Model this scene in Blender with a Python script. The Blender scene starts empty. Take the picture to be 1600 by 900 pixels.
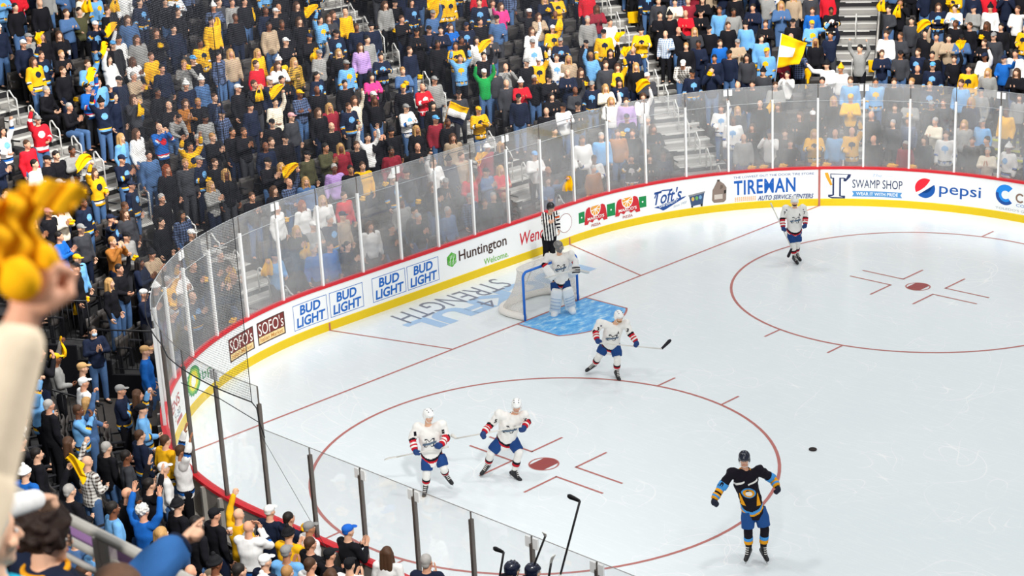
import bpy, bmesh, math, random
import numpy as np
from mathutils import Vector, Matrix
from mathutils.bvhtree import BVHTree

SC = bpy.context.scene
COL = SC.collection
R = random.Random(7)

# ------------------------------------------------------------------ camera
CAM_POS = np.array([28.42199637, -29.323856, 14.34085586])
CAM_F = np.array([-0.67534473, 0.6652856, -0.31828378])
CAM_R = np.array([0.71258462, 0.69986549, -0.04910661])
CAM_U = np.array([-0.19008591, 0.25996802, 0.94672275])
FPX = 2763.087
cam = bpy.data.cameras.new('camera')
camo = bpy.data.objects.new('camera', cam)
COL.objects.link(camo)
camo.matrix_world = Matrix(((CAM_R[0], CAM_U[0], -CAM_F[0], CAM_POS[0]),
                            (CAM_R[1], CAM_U[1], -CAM_F[1], CAM_POS[1]),
                            (CAM_R[2], CAM_U[2], -CAM_F[2], CAM_POS[2]), (0, 0, 0, 1)))
cam.sensor_width = 36.0
cam.lens = FPX / 1600 * 36.0
cam.clip_start = 0.05
cam.clip_end = 400
cam.dof.use_dof = True
cam.dof.focus_distance = 44.0
cam.dof.aperture_fstop = 4.6
SC.camera = camo

# ------------------------------------------------------------------ world, lights, exposure
SC.view_settings.view_transform = 'Standard'
SC.view_settings.look = 'None'
SC.view_settings.gamma = 1.0
SC.view_settings.use_curve_mapping = False
SC.view_settings.exposure = 0.0
SC.cycles.transparent_max_bounces = 24
SC.cycles.max_bounces = 6
SC.cycles.glossy_bounces = 3
SC.cycles.caustics_reflective = False
SC.cycles.caustics_refractive = False
world = bpy.data.worlds.new('arena_ambient')
SC.world = world
world.use_nodes = True
world.node_tree.nodes['Background'].inputs[0].default_value = (0.93, 0.97, 1.0, 1)
world.node_tree.nodes['Background'].inputs[1].default_value = 0.48
LIGHT_W = 465
for i, (lx, ly) in enumerate([(-6, -8), (-6, 8), (5, -11), (5, 11), (14, -7), (14, 7), (24, -11), (24, 9)]):
    ld = bpy.data.lights.new('arena_lamp', 'AREA')
    ld.shape = 'DISK'
    ld.size = 1.6
    ld.energy = LIGHT_W * (0.68 if lx > 20 else 0.9 if lx > 10 else 1.05)
    ld.color = (1.0, 0.985, 0.96)
    lo = bpy.data.objects.new('arena_lamp', ld)
    lo.location = (lx, ly, 17.5)
    COL.objects.link(lo)
FILL_W = 900  # unseen fill lamps, added to brighten the crowd and the upper deck
for (p, q, k) in (((3, -7, 15), (-11, -8, 4.5), 1.0), ((3, 3, 15), (-11, 4, 4.5), 1.1), ((5, 5, 15), (-5, 15, 4), 0.72), ((9, 6, 15), (6, 19, 4), 0.5), ((3, -8, 15), (-6, -16, 3), 0.7), ((20, -19, 16), (3, -16.5, 1.5), 0.72), ((26, -35, 19), (22, -26, 11), 0.28), ((27, -21, 18), (25, -28, 12), 0.18)):
    ld = bpy.data.lights.new('added_fill_lamp', 'AREA')
    ld.shape = 'DISK'
    ld.size = 1.4
    ld.energy = FILL_W * k
    ld.spread = math.radians(72)
    ld.color = (1.0, 0.985, 0.96)
    lo = bpy.data.objects.new('added_fill_lamp', ld)
    lo.location = p
    lo.rotation_euler = (Vector(q) - Vector(p)).to_track_quat('-Z', 'Y').to_euler()
    COL.objects.link(lo)

# ------------------------------------------------------------------ rays through the known camera
def ray(px, py):
    d = CAM_F * FPX + CAM_R * (px - 800) - CAM_U * (py - 450)
    return d / np.linalg.norm(d)
def at(px, py, dist):
    return CAM_POS + ray(px, py) * dist
def on_z(px, py, z=0.0):
    d = ray(px, py)
    return CAM_POS + d * ((z - CAM_POS[2]) / d[2])
def on_axis(px, py, k, val):
    d = ray(px, py)
    return CAM_POS + d * ((val - CAM_POS[k]) / d[k])
def proj(P):
    d = np.asarray(P, float) - CAM_POS
    z = d @ CAM_F
    return 800 + FPX * (d @ CAM_R) / z, 450 - FPX * (d @ CAM_U) / z, z

# ------------------------------------------------------------------ materials
def lin(h):
    h = h.lstrip('#')
    c = [int(h[i:i + 2], 16) / 255 for i in (0, 2, 4)]
    return tuple(x / 12.92 if x <= 0.04045 else ((x + 0.055) / 1.055) ** 2.4 for x in c)
MATS = {}
def mat(name, hexcol, rough=0.6, spec=0.3, metal=0.0, var=0.1, scale=9.0):
    """plain surface with a little procedural colour variation"""
    if name in MATS:
        return MATS[name]
    m = bpy.data.materials.new(name)
    m.use_nodes = True
    nt = m.node_tree
    b = nt.nodes['Principled BSDF']
    b.inputs['Roughness'].default_value = rough
    b.inputs['Specular IOR Level'].default_value = spec
    b.inputs['Metallic'].default_value = metal
    c = lin(hexcol)
    if var > 0:
        n = nt.nodes.new('ShaderNodeTexNoise')
        n.inputs['Scale'].default_value = scale
        n.inputs['Detail'].default_value = 3
        tc = nt.nodes.new('ShaderNodeTexCoord')
        nt.links.new(tc.outputs['Object'], n.inputs['Vector'])
        mx = nt.nodes.new('ShaderNodeMix')
        mx.data_type = 'RGBA'
        mx.inputs['A'].default_value = tuple(max(0, x * (1 - var)) for x in c) + (1,)
        mx.inputs['B'].default_value = tuple(min(1, x * (1 + var)) for x in c) + (1,)
        nt.links.new(n.outputs['Fac'], mx.inputs['Factor'])
        nt.links.new(mx.outputs['Result'], b.inputs['Base Color'])
    else:
        b.inputs['Base Color'].default_value = c + (1,)
    m.diffuse_color = c + (1,)
    MATS[name] = m
    return m
def plaid(name, h1, h2, sc=16.0):
    if name in MATS:
        return MATS[name]
    m = mat(name, h1)
    nt = m.node_tree
    b = nt.nodes['Principled BSDF']
    tc = nt.nodes.new('ShaderNodeTexCoord')
    sp = nt.nodes.new('ShaderNodeSeparateXYZ')
    nt.links.new(tc.outputs['Object'], sp.inputs[0])
    acc = None
    for ax in 'XZ':
        pp = nt.nodes.new('ShaderNodeMath'); pp.operation = 'PINGPONG'; pp.inputs[1].default_value = 0.032
        nt.links.new(sp.outputs[ax], pp.inputs[0])
        lt = nt.nodes.new('ShaderNodeMath'); lt.operation = 'LESS_THAN'; lt.inputs[1].default_value = 0.013
        nt.links.new(pp.outputs[0], lt.inputs[0])
        hf = nt.nodes.new('ShaderNodeMath'); hf.operation = 'MULTIPLY'; hf.inputs[1].default_value = 0.5
        nt.links.new(lt.outputs[0], hf.inputs[0])
        if acc is None: acc = hf
        else:
            ad = nt.nodes.new('ShaderNodeMath'); ad.operation = 'ADD'
            nt.links.new(acc.outputs[0], ad.inputs[0]); nt.links.new(hf.outputs[0], ad.inputs[1]); acc = ad
    mx = nt.nodes.new('ShaderNodeMix'); mx.data_type = 'RGBA'
    mx.inputs['A'].default_value = lin(h1) + (1,); mx.inputs['B'].default_value = lin(h2) + (1,)
    nt.links.new(acc.outputs[0], mx.inputs['Factor'])
    nt.links.new(mx.outputs['Result'], b.inputs['Base Color'])
    return m

WHITE = mat('white_board', '#f4f5f4', 0.35, 0.4, var=0.015, scale=1.5)
YELLOW = mat('yellow_kickplate', '#e6c400', 0.4, 0.4, var=0.04, scale=3)
RED = mat('red_cap_rail', '#d0202c', 0.4, 0.4, var=0.05)
BOARDBACK = mat('board_back_panel', '#8f8880', 0.6, 0.3, var=0.12, scale=2)
ALU = mat('aluminium_backlit_tone', '#6b625c', 0.35, 0.5, 0.5, var=0.1)  # backlit shade of the near posts is put into this colour; joint strips share it
POSTW = mat('white_post', '#f3f3f1', 0.4, 0.4, var=0.02)
STEEL = mat('brushed_steel', '#c9c4bb', 0.35, 0.5, 0.4, var=0.06)
RAILW = mat('pale_handrail', '#e4e2dd', 0.35, 0.5, 0.1, var=0.04)
CONC = mat('stand_concrete', '#302f30', 0.85, 0.15, var=0.18, scale=2)
STEP = mat('aisle_step', '#9c9994', 0.8, 0.2, var=0.12, scale=3)
STEPE = mat('aisle_nosing', '#cfcdc7', 0.7, 0.2, var=0.05)
BLACKP = mat('black_panel', '#131318', 0.6, 0.2, var=0.2)
BLACKM = mat('black_metal', '#17171b', 0.45, 0.4, var=0.1)
SEATG = mat('grey_seat', '#403c3a', 0.55, 0.3, var=0.1)
SEATD = mat('seat_bracket', '#26262a', 0.5, 0.3, var=0.1)
LINE_RED = mat('red_ice_paint', '#b96d66', 0.35, 0.3, var=0.15, scale=6)
SPOT_RED = mat('red_spot_paint', '#9a3f3c', 0.35, 0.3, var=0.12, scale=9)

def glass_mat(name, haze, tint='#ffffff'):
    m = bpy.data.materials.new(name)
    m.use_nodes = True
    nt = m.node_tree
    nt.nodes.remove(nt.nodes['Principled BSDF'])
    out = nt.nodes['Material Output']
    tr = nt.nodes.new('ShaderNodeBsdfTransparent')
    tr.inputs[0].default_value = lin(tint) + (1,)
    gl = nt.nodes.new('ShaderNodeBsdfGlossy')
    gl.inputs['Roughness'].default_value = 0.04
    di = nt.nodes.new('ShaderNodeBsdfDiffuse')
    di.inputs[0].default_value = (0.9, 0.9, 0.9, 1)
    tl = nt.nodes.new('ShaderNodeBsdfTranslucent')
    tl.inputs[0].default_value = (0.9, 0.9, 0.9, 1)
    dm = nt.nodes.new('ShaderNodeMixShader')
    dm.inputs[0].default_value = 0.5
    nt.links.new(di.outputs[0], dm.inputs[1])
    nt.links.new(tl.outputs[0], dm.inputs[2])
    # scuffed acrylic: uneven haze
    tc = nt.nodes.new('ShaderNodeTexCoord')
    nz = nt.nodes.new('ShaderNodeTexNoise')
    nz.inputs['Scale'].default_value = 1.1
    nz.inputs['Detail'].default_value = 4
    nt.links.new(tc.outputs['Object'], nz.inputs['Vector'])
    mr = nt.nodes.new('ShaderNodeMapRange')
    mr.inputs['From Min'].default_value = 0.3
    mr.inputs['From Max'].default_value = 0.7
    mr.inputs['To Min'].default_value = haze * 0.6
    mr.inputs['To Max'].default_value = haze * 1.4
    nt.links.new(nz.outputs['Fac'], mr.inputs['Value'])
    m1 = nt.nodes.new('ShaderNodeMixShader')
    nt.links.new(mr.outputs['Result'], m1.inputs[0])
    nt.links.new(tr.outputs[0], m1.inputs[1])
    nt.links.new(dm.outputs[0], m1.inputs[2])
    m2 = nt.nodes.new('ShaderNodeMixShader')
    m2.inputs[0].default_value = 0.07
    nt.links.new(m1.outputs[0], m2.inputs[1])
    nt.links.new(gl.outputs[0], m2.inputs[2])
    nt.links.new(m2.outputs[0], out.inputs['Surface'])
    MATS[name] = m
    return m
GLASS = glass_mat('scuffed_acrylic', 0.20)
GLASS_CLEAR = glass_mat('clear_acrylic', 0.05)
EDGE = mat('acrylic_edge', '#b4b8b9', 0.3, 0.5, var=0.02)
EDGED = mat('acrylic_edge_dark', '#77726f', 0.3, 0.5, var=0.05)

def net_mat(name, hexcol, cell, strand):
    """a woven net: strands are opaque, the openings are clear (UV in metres)"""
    m = bpy.data.materials.new(name)
    m.use_nodes = True
    nt = m.node_tree
    b = nt.nodes['Principled BSDF']
    b.inputs['Base Color'].default_value = lin(hexcol) + (1,)
    b.inputs['Roughness'].default_value = 0.8
    tc = nt.nodes.new('ShaderNodeTexCoord')
    sp = nt.nodes.new('ShaderNodeSeparateXYZ')
    nt.links.new(tc.outputs['UV'], sp.inputs[0])
    outs = []
    for ax in ('X', 'Y'):
        fr = nt.nodes.new('ShaderNodeMath'); fr.operation = 'PINGPONG'
        fr.inputs[1].default_value = cell / 2
        nt.links.new(sp.outputs[ax], fr.inputs[0])
        lt = nt.nodes.new('ShaderNodeMath'); lt.operation = 'LESS_THAN'
        lt.inputs[1].default_value = strand / 2
        nt.links.new(fr.outputs[0], lt.inputs[0])
        outs.append(lt)
    mx = nt.nodes.new('ShaderNodeMath'); mx.operation = 'MAXIMUM'
    nt.links.new(outs[0].outputs[0], mx.inputs[0])
    nt.links.new(outs[1].outputs[0], mx.inputs[1])
    nt.links.new(mx.outputs[0], b.inputs['Alpha'])
    MATS[name] = m
    return m
NETTING = net_mat('dark_netting', '#23262e', 0.045, 0.0050)
GOALNET = net_mat('white_goal_net', '#e9e2da', 0.045, 0.017)

def ice_mat():
    m = bpy.data.materials.new('ice_surface')
    m.use_nodes = True
    nt = m.node_tree
    b = nt.nodes['Principled BSDF']
    b.inputs['Roughness'].default_value = 0.16
    b.inputs['Specular IOR Level'].default_value = 0.35
    tc = nt.nodes.new('ShaderNodeTexCoord')
    def noise(scale, detail, sx=1, sy=1, rot=0.0, dist=0.0):
        mp = nt.nodes.new('ShaderNodeMapping')
        mp.inputs['Scale'].default_value = (sx, sy, 1)
        mp.inputs['Rotation'].default_value = (0, 0, rot)
        nt.links.new(tc.outputs['Object'], mp.inputs['Vector'])
        n = nt.nodes.new('ShaderNodeTexNoise')
        n.inputs['Scale'].default_value = scale
        n.inputs['Detail'].default_value = detail
        n.inputs['Distortion'].default_value = dist
        nt.links.new(mp.outputs[0], n.inputs['Vector'])
        return n
    def contour(n, level, width):
        s = nt.nodes.new('ShaderNodeMath'); s.operation = 'SUBTRACT'
        s.inputs[1].default_value = level
        nt.links.new(n.outputs['Fac'], s.inputs[0])
        a = nt.nodes.new('ShaderNodeMath'); a.operation = 'ABSOLUTE'
        nt.links.new(s.outputs[0], a.inputs[0])
        mr = nt.nodes.new('ShaderNodeMapRange')
        mr.inputs['From Min'].default_value = 0
        mr.inputs['From Max'].default_value = width
        mr.inputs['To Min'].default_value = 1
        mr.inputs['To Max'].default_value = 0
        nt.links.new(a.outputs[0], mr.inputs['Value'])
        return mr
    def mix(fac, ca, cb):
        x = nt.nodes.new('ShaderNodeMix'); x.data_type = 'RGBA'
        nt.links.new(fac, x.inputs['Factor'])
        for s, v in (('A', ca), ('B', cb)):
            if isinstance(v, tuple):
                x.inputs[s].default_value = v
            else:
                nt.links.new(v, x.inputs[s])
        return x.outputs['Result']
    base = mix(noise(0.25, 4).outputs['Fac'], (0.77, 0.84, 0.865, 1), (0.86, 0.91, 0.925, 1))
    brush = noise(2.2, 6, 1, 7, 0.5)
    mr = nt.nodes.new('ShaderNodeMapRange')
    mr.inputs['From Min'].default_value = 0.5
    mr.inputs['From Max'].default_value = 0.75
    mr.inputs['To Max'].default_value = 0.5
    nt.links.new(brush.outputs['Fac'], mr.inputs['Value'])
    base = mix(mr.outputs['Result'], base, (0.93, 0.955, 0.96, 1))
    mask = noise(0.5, 2)
    mk = nt.nodes.new('ShaderNodeMapRange')
    mk.inputs['From Min'].default_value = 0.45
    mk.inputs['From Max'].default_value = 0.62
    mk.inputs['To Max'].default_value = 0.85
    nt.links.new(mask.outputs['Fac'], mk.inputs['Value'])
    for (sc, sx, sy, rot, lv, w) in ((0.32, 1, 2.2, 0.3, 0.5, 0.003), (0.45, 2.5, 1, 1.2, 0.47, 0.004), (0.28, 1, 1.4, 2.1, 0.53, 0.003), (0.6, 1, 3.0, 2.6, 0.5, 0.005), (0.5, 1.7, 1, 0.9, 0.55, 0.004)):
        c = contour(noise(sc, 0, sx, sy, rot, 0.0), lv, w)
        mul = nt.nodes.new('ShaderNodeMath'); mul.operation = 'MULTIPLY'
        nt.links.new(c.outputs['Result'], mul.inputs[0])
        nt.links.new(mk.outputs['Result'], mul.inputs[1])
        base = mix(mul.outputs[0], base, (1.0, 1.0, 1.0, 1))
    nt.links.new(base, b.inputs['Base Color'])
    rg = noise(1.2, 5, 1, 3)
    m3 = nt.nodes.new('ShaderNodeMapRange')
    m3.inputs['To Min'].default_value = 0.10
    m3.inputs['To Max'].default_value = 0.30
    nt.links.new(rg.outputs['Fac'], m3.inputs['Value'])
    nt.links.new(m3.outputs['Result'], b.inputs['Roughness'])
    MATS['ice'] = m
    return m
ICE = ice_mat()

def crease_mat():
    m = mat('blue_crease_paint', '#5cb0ee', 0.3, 0.3, var=0.0)
    nt = m.node_tree
    b = nt.nodes['Principled BSDF']
    tc = nt.nodes.new('ShaderNodeTexCoord')
    mp = nt.nodes.new('ShaderNodeMapping')
    mp.inputs['Scale'].default_value = (3.5, 1.6, 1)
    mp.inputs['Rotation'].default_value = (0, 0, 0.2)
    nt.links.new(tc.outputs['Object'], mp.inputs['Vector'])
    n = nt.nodes.new('ShaderNodeTexNoise')
    n.inputs['Scale'].default_value = 1.6
    n.inputs['Detail'].default_value = 6
    n.inputs['Roughness'].default_value = 0.7
    nt.links.new(mp.outputs[0], n.inputs['Vector'])
    cr = nt.nodes.new('ShaderNodeValToRGB')
    cr.color_ramp.elements[0].position = 0.40
    cr.color_ramp.elements[0].color = lin('#3f9fe8') + (1,)
    cr.color_ramp.elements[1].position = 0.66
    cr.color_ramp.elements[1].color = lin('#d6ecf8') + (1,)
    e = cr.color_ramp.elements.new(0.53)
    e.color = lin('#70bff2') + (1,)
    nt.links.new(n.outputs['Fac'], cr.inputs[0])
    nt.links.new(cr.outputs[0], b.inputs['Base Color'])
    return m
CREASE = crease_mat()

# ------------------------------------------------------------------ mesh helpers
class MB:
    """collects vertices and faces with a material index per face"""
    def __init__(self):
        self.v, self.f, self.m, self.n = [], [], [], 0
    def add(self, vs, fs, mi=0):
        vs = np.asarray(vs, float).reshape(-1, 3)
        self.v.append(vs)
        for f in fs:
            self.f.append(tuple(int(i) + self.n for i in f))
            self.m.append(mi)
        self.n += len(vs)
        return self
    def box(self, lo, hi, mi=0, M=None):
        x0, y0, z0 = lo
        x1, y1, z1 = hi
        vs = np.array([(x0, y0, z0), (x1, y0, z0), (x1, y1, z0), (x0, y1, z0), (x0, y0, z1), (x1, y0, z1), (x1, y1, z1), (x0, y1, z1)], float)
        if M is not None:
            vs = np.array([M @ Vector(p) for p in vs])
        return self.add(vs, [(0, 3, 2, 1), (4, 5, 6, 7), (0, 1, 5, 4), (1, 2, 6, 5), (2, 3, 7, 6), (3, 0, 4, 7)], mi)
    def verts(self):
        return np.concatenate(self.v) if self.v else np.zeros((0, 3))
    def mesh(self, name, mats, smooth=False, loc=None):
        me = bpy.data.meshes.new(name)
        vs = self.verts()
        if loc is not None:
            vs = vs - np.asarray(loc, float)
        me.from_pydata([tuple(p) for p in vs], [], self.f)
        for m in (mats if isinstance(mats, (list, tuple)) else [mats]):
            me.materials.append(m)
        if len(set(self.m)) > 1:
            me.polygons.foreach_set('material_index', self.m)
        if smooth:
            me.polygons.foreach_set('use_smooth', [True] * len(me.polygons))
        me.update()
        return me
    def obj(self, name, mats, parent=None, smooth=False, loc=None):
        o = bpy.data.objects.new(name, self.mesh(name, mats, smooth, loc))
        COL.objects.link(o)
        if loc is not None:
            o.location = loc
        if parent is not None:
            o.parent = parent
        return o

def nrm(v):
    v = np.asarray(v, float)
    return v / (np.linalg.norm(v) + 1e-12)
def frame(d, hint=(0, 0, 1)):
    d = nrm(d)
    h = np.asarray(hint, float)
    if abs(d @ nrm(h)) > 0.97:
        h = np.array([0, 1.0, 0]) if abs(d[1]) < 0.9 else np.array([1.0, 0, 0])
    x = nrm(np.cross(h, d))
    y = np.cross(d, x)
    return x, y, d
def tube(mb, pts, rad, seg=8, mi=0, closed_ends=True, hint=(0, 0, 1), flat=1.0):
    """swept tube; rad may be a list; flat scales the second cross axis"""
    pts = [np.asarray(p, float) for p in pts]
    n = len(pts)
    rs = rad if isinstance(rad, (list, tuple, np.ndarray)) else [rad] * n
    vs = []
    px = None
    for i in range(n):
        d = (pts[min(i + 1, n - 1)] - pts[max(i - 1, 0)])
        if px is None:
            x, y, d = frame(d, hint)
        else:
            d = nrm(d)
            x = nrm(px - d * (px @ d))
            y = np.cross(d, x)
        px = x
        for k in range(seg):
            a = 2 * math.pi * k / seg
            vs.append(pts[i] + rs[i] * (math.cos(a) * x + math.sin(a) * flat * y))
    fs = []
    for i in range(n - 1):
        for k in range(seg):
            a, b = i * seg + k, i * seg + (k + 1) % seg
            fs.append((a, b, b + seg, a + seg))
    if closed_ends:
        fs.append(tuple(range(seg - 1, -1, -1)))
        fs.append(tuple((n - 1) * seg + k for k in range(seg)))
    return mb.add(vs, fs, mi)
def cap(mb, a, b, ra, rb, seg=12, mi=0):
    """tapered capsule"""
    a, b = np.asarray(a, float), np.asarray(b, float)
    d = nrm(b - a)
    pts, rs = [], []
    for t in (-0.98, -0.8, -0.45):
        pts.append(a + d * ra * t); rs.append(ra * math.sqrt(max(0.02, 1 - t * t)))
    pts.append(a); rs.append(ra)
    pts.append(b); rs.append(rb)
    for t in (0.45, 0.8, 0.98):
        pts.append(b + d * rb * t); rs.append(rb * math.sqrt(max(0.02, 1 - t * t)))
    return tube(mb, pts, rs, seg, mi)
def ell(mb, c, r, axes=None, seg=14, rings=9, mi=0):
    c = np.asarray(c, float)
    A = np.eye(3) if axes is None else np.array(axes, float)
    vs = [c + A[2] * r[2]]
    for i in range(1, rings):
        th = math.pi * i / rings
        for k in range(seg):
            ph = 2 * math.pi * k / seg
            vs.append(c + A[0] * r[0] * math.sin(th) * math.cos(ph) + A[1] * r[1] * math.sin(th) * math.sin(ph) + A[2] * r[2] * math.cos(th))
    vs.append(c - A[2] * r[2])
    fs = [(0, 1 + k, 1 + (k + 1) % seg) for k in range(seg)]
    for i in range(rings - 2):
        for k in range(seg):
            a, b = 1 + i * seg + k, 1 + i * seg + (k + 1) % seg
            fs.append((a, a + seg, b + seg, b))
    l = len(vs) - 1
    fs += [(l, l - seg + (k + 1) % seg, l - seg + k) for k in range(seg)]
    return mb.add(vs, fs, mi)
def loft(mb, sections, seg=18, mi=0):
    """sections: (centre, xaxis, yaxis, rx, ry)"""
    vs = []
    for c, x, y, rx, ry in sections:
        for k in range(seg):
            a = 2 * math.pi * k / seg
            ca, sa = math.cos(a), math.sin(a)
            # slightly squared ellipse
            q = (abs(ca) ** 2.4 + abs(sa) ** 2.4) ** (-1 / 2.4)
            vs.append(np.asarray(c) + x * rx * ca * q + y * ry * sa * q)
    n = len(sections)
    fs = []
    for i in range(n - 1):
        for k in range(seg):
            a, b = i * seg + k, i * seg + (k + 1) % seg
            fs.append((a, b, b + seg, a + seg))
    fs.append(tuple(range(seg - 1, -1, -1)))
    fs.append(tuple((n - 1) * seg + k for k in range(seg)))
    return mb.add(vs, fs, mi)

_tmp = []
def remesh(mb, name, voxel, smooth=2, decimate=None):
    """melt overlapping closed pieces into one continuous surface"""
    me = mb.mesh(name + '_src', [])
    o = bpy.data.objects.new('tmp', me)
    COL.objects.link(o)
    md = o.modifiers.new('r', 'REMESH')
    md.mode = 'VOXEL'
    md.voxel_size = voxel
    md.use_smooth_shade = True
    if smooth:
        s = o.modifiers.new('s', 'SMOOTH')
        s.factor = 0.5
        s.iterations = smooth
    if decimate:
        d = o.modifiers.new('d', 'DECIMATE')
        d.ratio = decimate
    dg = bpy.context.evaluated_depsgraph_get()
    dg.update()
    out = bpy.data.meshes.new_from_object(o.evaluated_get(dg))
    out.name = name
    bpy.data.objects.remove(o)
    bpy.data.meshes.remove(me)
    return out
def folds(me, amp=0.006, seed=0):
    """push cloth into soft diagonal folds"""
    n = len(me.vertices)
    v = np.zeros(n * 3); me.vertices.foreach_get('co', v); v = v.reshape(-1, 3)
    nn = np.zeros(n * 3); me.vertices.foreach_get('normal', nn); nn = nn.reshape(-1, 3)
    r = np.random.RandomState(seed + 5)
    d = np.zeros(n)
    for k in range(7):
        w = r.normal(size=3) * np.array([24, 24, 16]); 
        d += np.sin(v @ w + r.uniform(0, 6) + 1.3 * np.sin(v @ (r.normal(size=3) * 9)))
    d = d / 7 * 2.2
    v = v + nn * (np.clip(d, -1.4, 1.0) * amp)[:, None]
    me.vertices.foreach_set('co', v.astype(np.float32).ravel()); me.update()
def mesh_np(me):
    v = np.zeros(len(me.vertices) * 3)
    me.vertices.foreach_get('co', v)
    return v.reshape(-1, 3), [tuple(p.vertices) for p in me.polygons]
def finish(me, mb, mats, name):
    """append loose islands (mb) to a remeshed mesh and give it materials"""
    v, f = mesh_np(me)
    out = MB()
    out.add(v, f, 0)
    if mb is not None and mb.n:
        out.v.append(mb.verts())
        for ff, mm in zip(mb.f, mb.m):
            out.f.append(tuple(i + out.n for i in ff))
            out.m.append(mm)
        out.n += mb.n
    bpy.data.meshes.remove(me)
    return out.mesh(name, mats, True)

def tag(o, label=None, cat=None, group=None, kind=None):
    if label: o['label'] = label
    if cat: o['category'] = cat
    if group: o['group'] = group
    if kind: o['kind'] = kind
    return o
def empty(name, loc=(0, 0, 0), rz=0.0, label=None, cat=None, group=None):
    o = bpy.data.objects.new(name, None)
    o.empty_display_size = 0.2
    COL.objects.link(o)
    o.location = loc
    o.rotation_euler = (0, 0, rz)
    return tag(o, label, cat, group)
def child(name, me, parent, loc=(0, 0, 0), rot=None, mats=None):
    o = bpy.data.objects.new(name, me)
    COL.objects.link(o)
    o.parent = parent
    o.location = loc
    if rot is not None:
        o.rotation_euler = rot
    if mats:
        for i, m in enumerate(mats):
            if i < len(o.material_slots) and m is not None:
                o.material_slots[i].link = 'OBJECT'
                o.material_slots[i].material = m
    return o
# ================================================================== RINK GEOMETRY (goal line is x = 0, end boards at x = -3.35)
FT = 0.3048
CX, HALF, RC = 5.18, 12.95, 8.53
CYF = HALF - RC
ARC = RC * math.pi / 2
def board(s, d=0.0):
    """point d metres outside the inner board face at arc length s (0 = behind the goal, + = far side); also the outward normal"""
    sg = 1 if s >= 0 else -1
    a = abs(s)
    if a <= CYF:
        p, n = (CX - RC, a), (-1.0, 0.0)
    elif a <= CYF + ARC:
        t = (a - CYF) / RC
        n = (-math.cos(t), math.sin(t))
        p = (CX + RC * n[0], CYF + RC * n[1])
    else:
        p, n = (CX + a - CYF - ARC, HALF), (0.0, 1.0)
    return np.array([p[0] + n[0] * d, sg * (p[1] + n[1] * d)]), np.array([n[0], sg * n[1]])
def sd_of(X, Y):
    """inverse: arc length and offset of a plan point"""
    sg = 1 if Y >= 0 else -1
    y = abs(Y)
    if X > CX and y > 0 and (y - CYF > 0):
        return sg * (CYF + ARC + X - CX), y - HALF
    if y <= CYF:
        return sg * y, (CX - RC) - X
    t = math.atan2(y - CYF, CX - X)
    return sg * (CYF + RC * t), math.hypot(CX - X, y - CYF) - RC
def srange(s0, s1, step=0.25):
    n = max(2, int(abs(s1 - s0) / step) + 2)
    return np.linspace(s0, s1, n)
def sweep(mb, s0, s1, prof, step=0.25, mi=0, close=True, caps=True):
    """sweep a closed (d, z) profile along the boards"""
    ss = srange(s0, s1, step)
    k = len(prof)
    vs = []
    for s in ss:
        for d, z in prof:
            p, n = board(s, d)
            vs.append((p[0], p[1], z))
    fs = []
    for i in range(len(ss) - 1):
        for j in range(k if close else k - 1):
            a, b = i * k + j, i * k + (j + 1) % k
            fs.append((a, a + k, b + k, b))
    if caps and close:
        fs.append(tuple(range(k)))
        fs.append(tuple((len(ss) - 1) * k + j for j in range(k - 1, -1, -1)))
    return mb.add(vs, fs, mi)

S_NEAR = -(CYF + ARC + 16.0)      # near side boards run to x about 21
S_FAR = CYF + ARC + 13.0
ZB = 1.14                          # top of the red cap rail
BOARD_T = 0.09

# ---- ice
mb = MB()
ring = [board(s, 0.02)[0] for s in srange(-(CYF + ARC), CYF + ARC, 0.3)]
ring = [(32.0, -HALF)] + [tuple(p) for p in ring] + [(32.0, HALF)]
mb.add([(x, y, 0.0) for x, y in ring] + [(x, y, -0.3) for x, y in ring], [tuple(range(len(ring)))[::-1]] + [(i, i + 1, i + 1 + len(ring), i + len(ring)) for i in range(len(ring) - 1)], 0)
ice = mb.obj('floor', ICE)
tag(ice, 'white ice sheet of the hockey rink with skate marks', 'ice', kind='structure')
me = ice.data
if me.polygons[0].normal.z < 0:
    me.flip_normals()

def flat(name, polys, m, z=0.003, label=None):
    b = MB()
    for poly in polys:
        b.add([(x, y, z) for x, y in poly], [tuple(range(len(poly)))])
    o = b.obj(name, m, ice)
    bm = bmesh.new(); bm.from_mesh(o.data)
    for f in bm.faces:
        if f.normal.z < 0: f.normal_flip()
    bm.to_mesh(o.data); bm.free()
    if label: o['label'] = label
    return o
def strip(x0, y0, x1, y1, w):
    d = nrm((x1 - x0, y1 - y0)) ; n = np.array([-d[1], d[0]]) * w / 2
    a, b = np.array([x0, y0]), np.array([x1, y1])
    return [tuple(a + n), tuple(b + n), tuple(b - n), tuple(a - n)]
def ringpolys(cx, cy, r, w, a0=0, a1=2 * math.pi, n=96):
    o = []
    for i in range(n):
        t0, t1 = a0 + (a1 - a0) * i / n, a0 + (a1 - a0) * (i + 1) / n
        o.append([(cx + (r - w / 2) * math.cos(t0), cy + (r - w / 2) * math.sin(t0)), (cx + (r + w / 2) * math.cos(t0), cy + (r + w / 2) * math.sin(t0)),
                  (cx + (r + w / 2) * math.cos(t1), cy + (r + w / 2) * math.sin(t1)), (cx + (r - w / 2) * math.cos(t1), cy + (r - w / 2) * math.sin(t1))])
    return o
yg = CYF + RC * math.sin(math.acos((CX - 0) / RC)) if False else CYF + math.sqrt(RC ** 2 - CX ** 2)
flat('goal_line', [strip(0, -yg, 0, yg, 0.06)], LINE_RED)
flat('trapezoid_line', [strip(0, -11 * FT, -11 * FT, -14 * FT, 0.05)], LINE_RED, 0.004)
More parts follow.
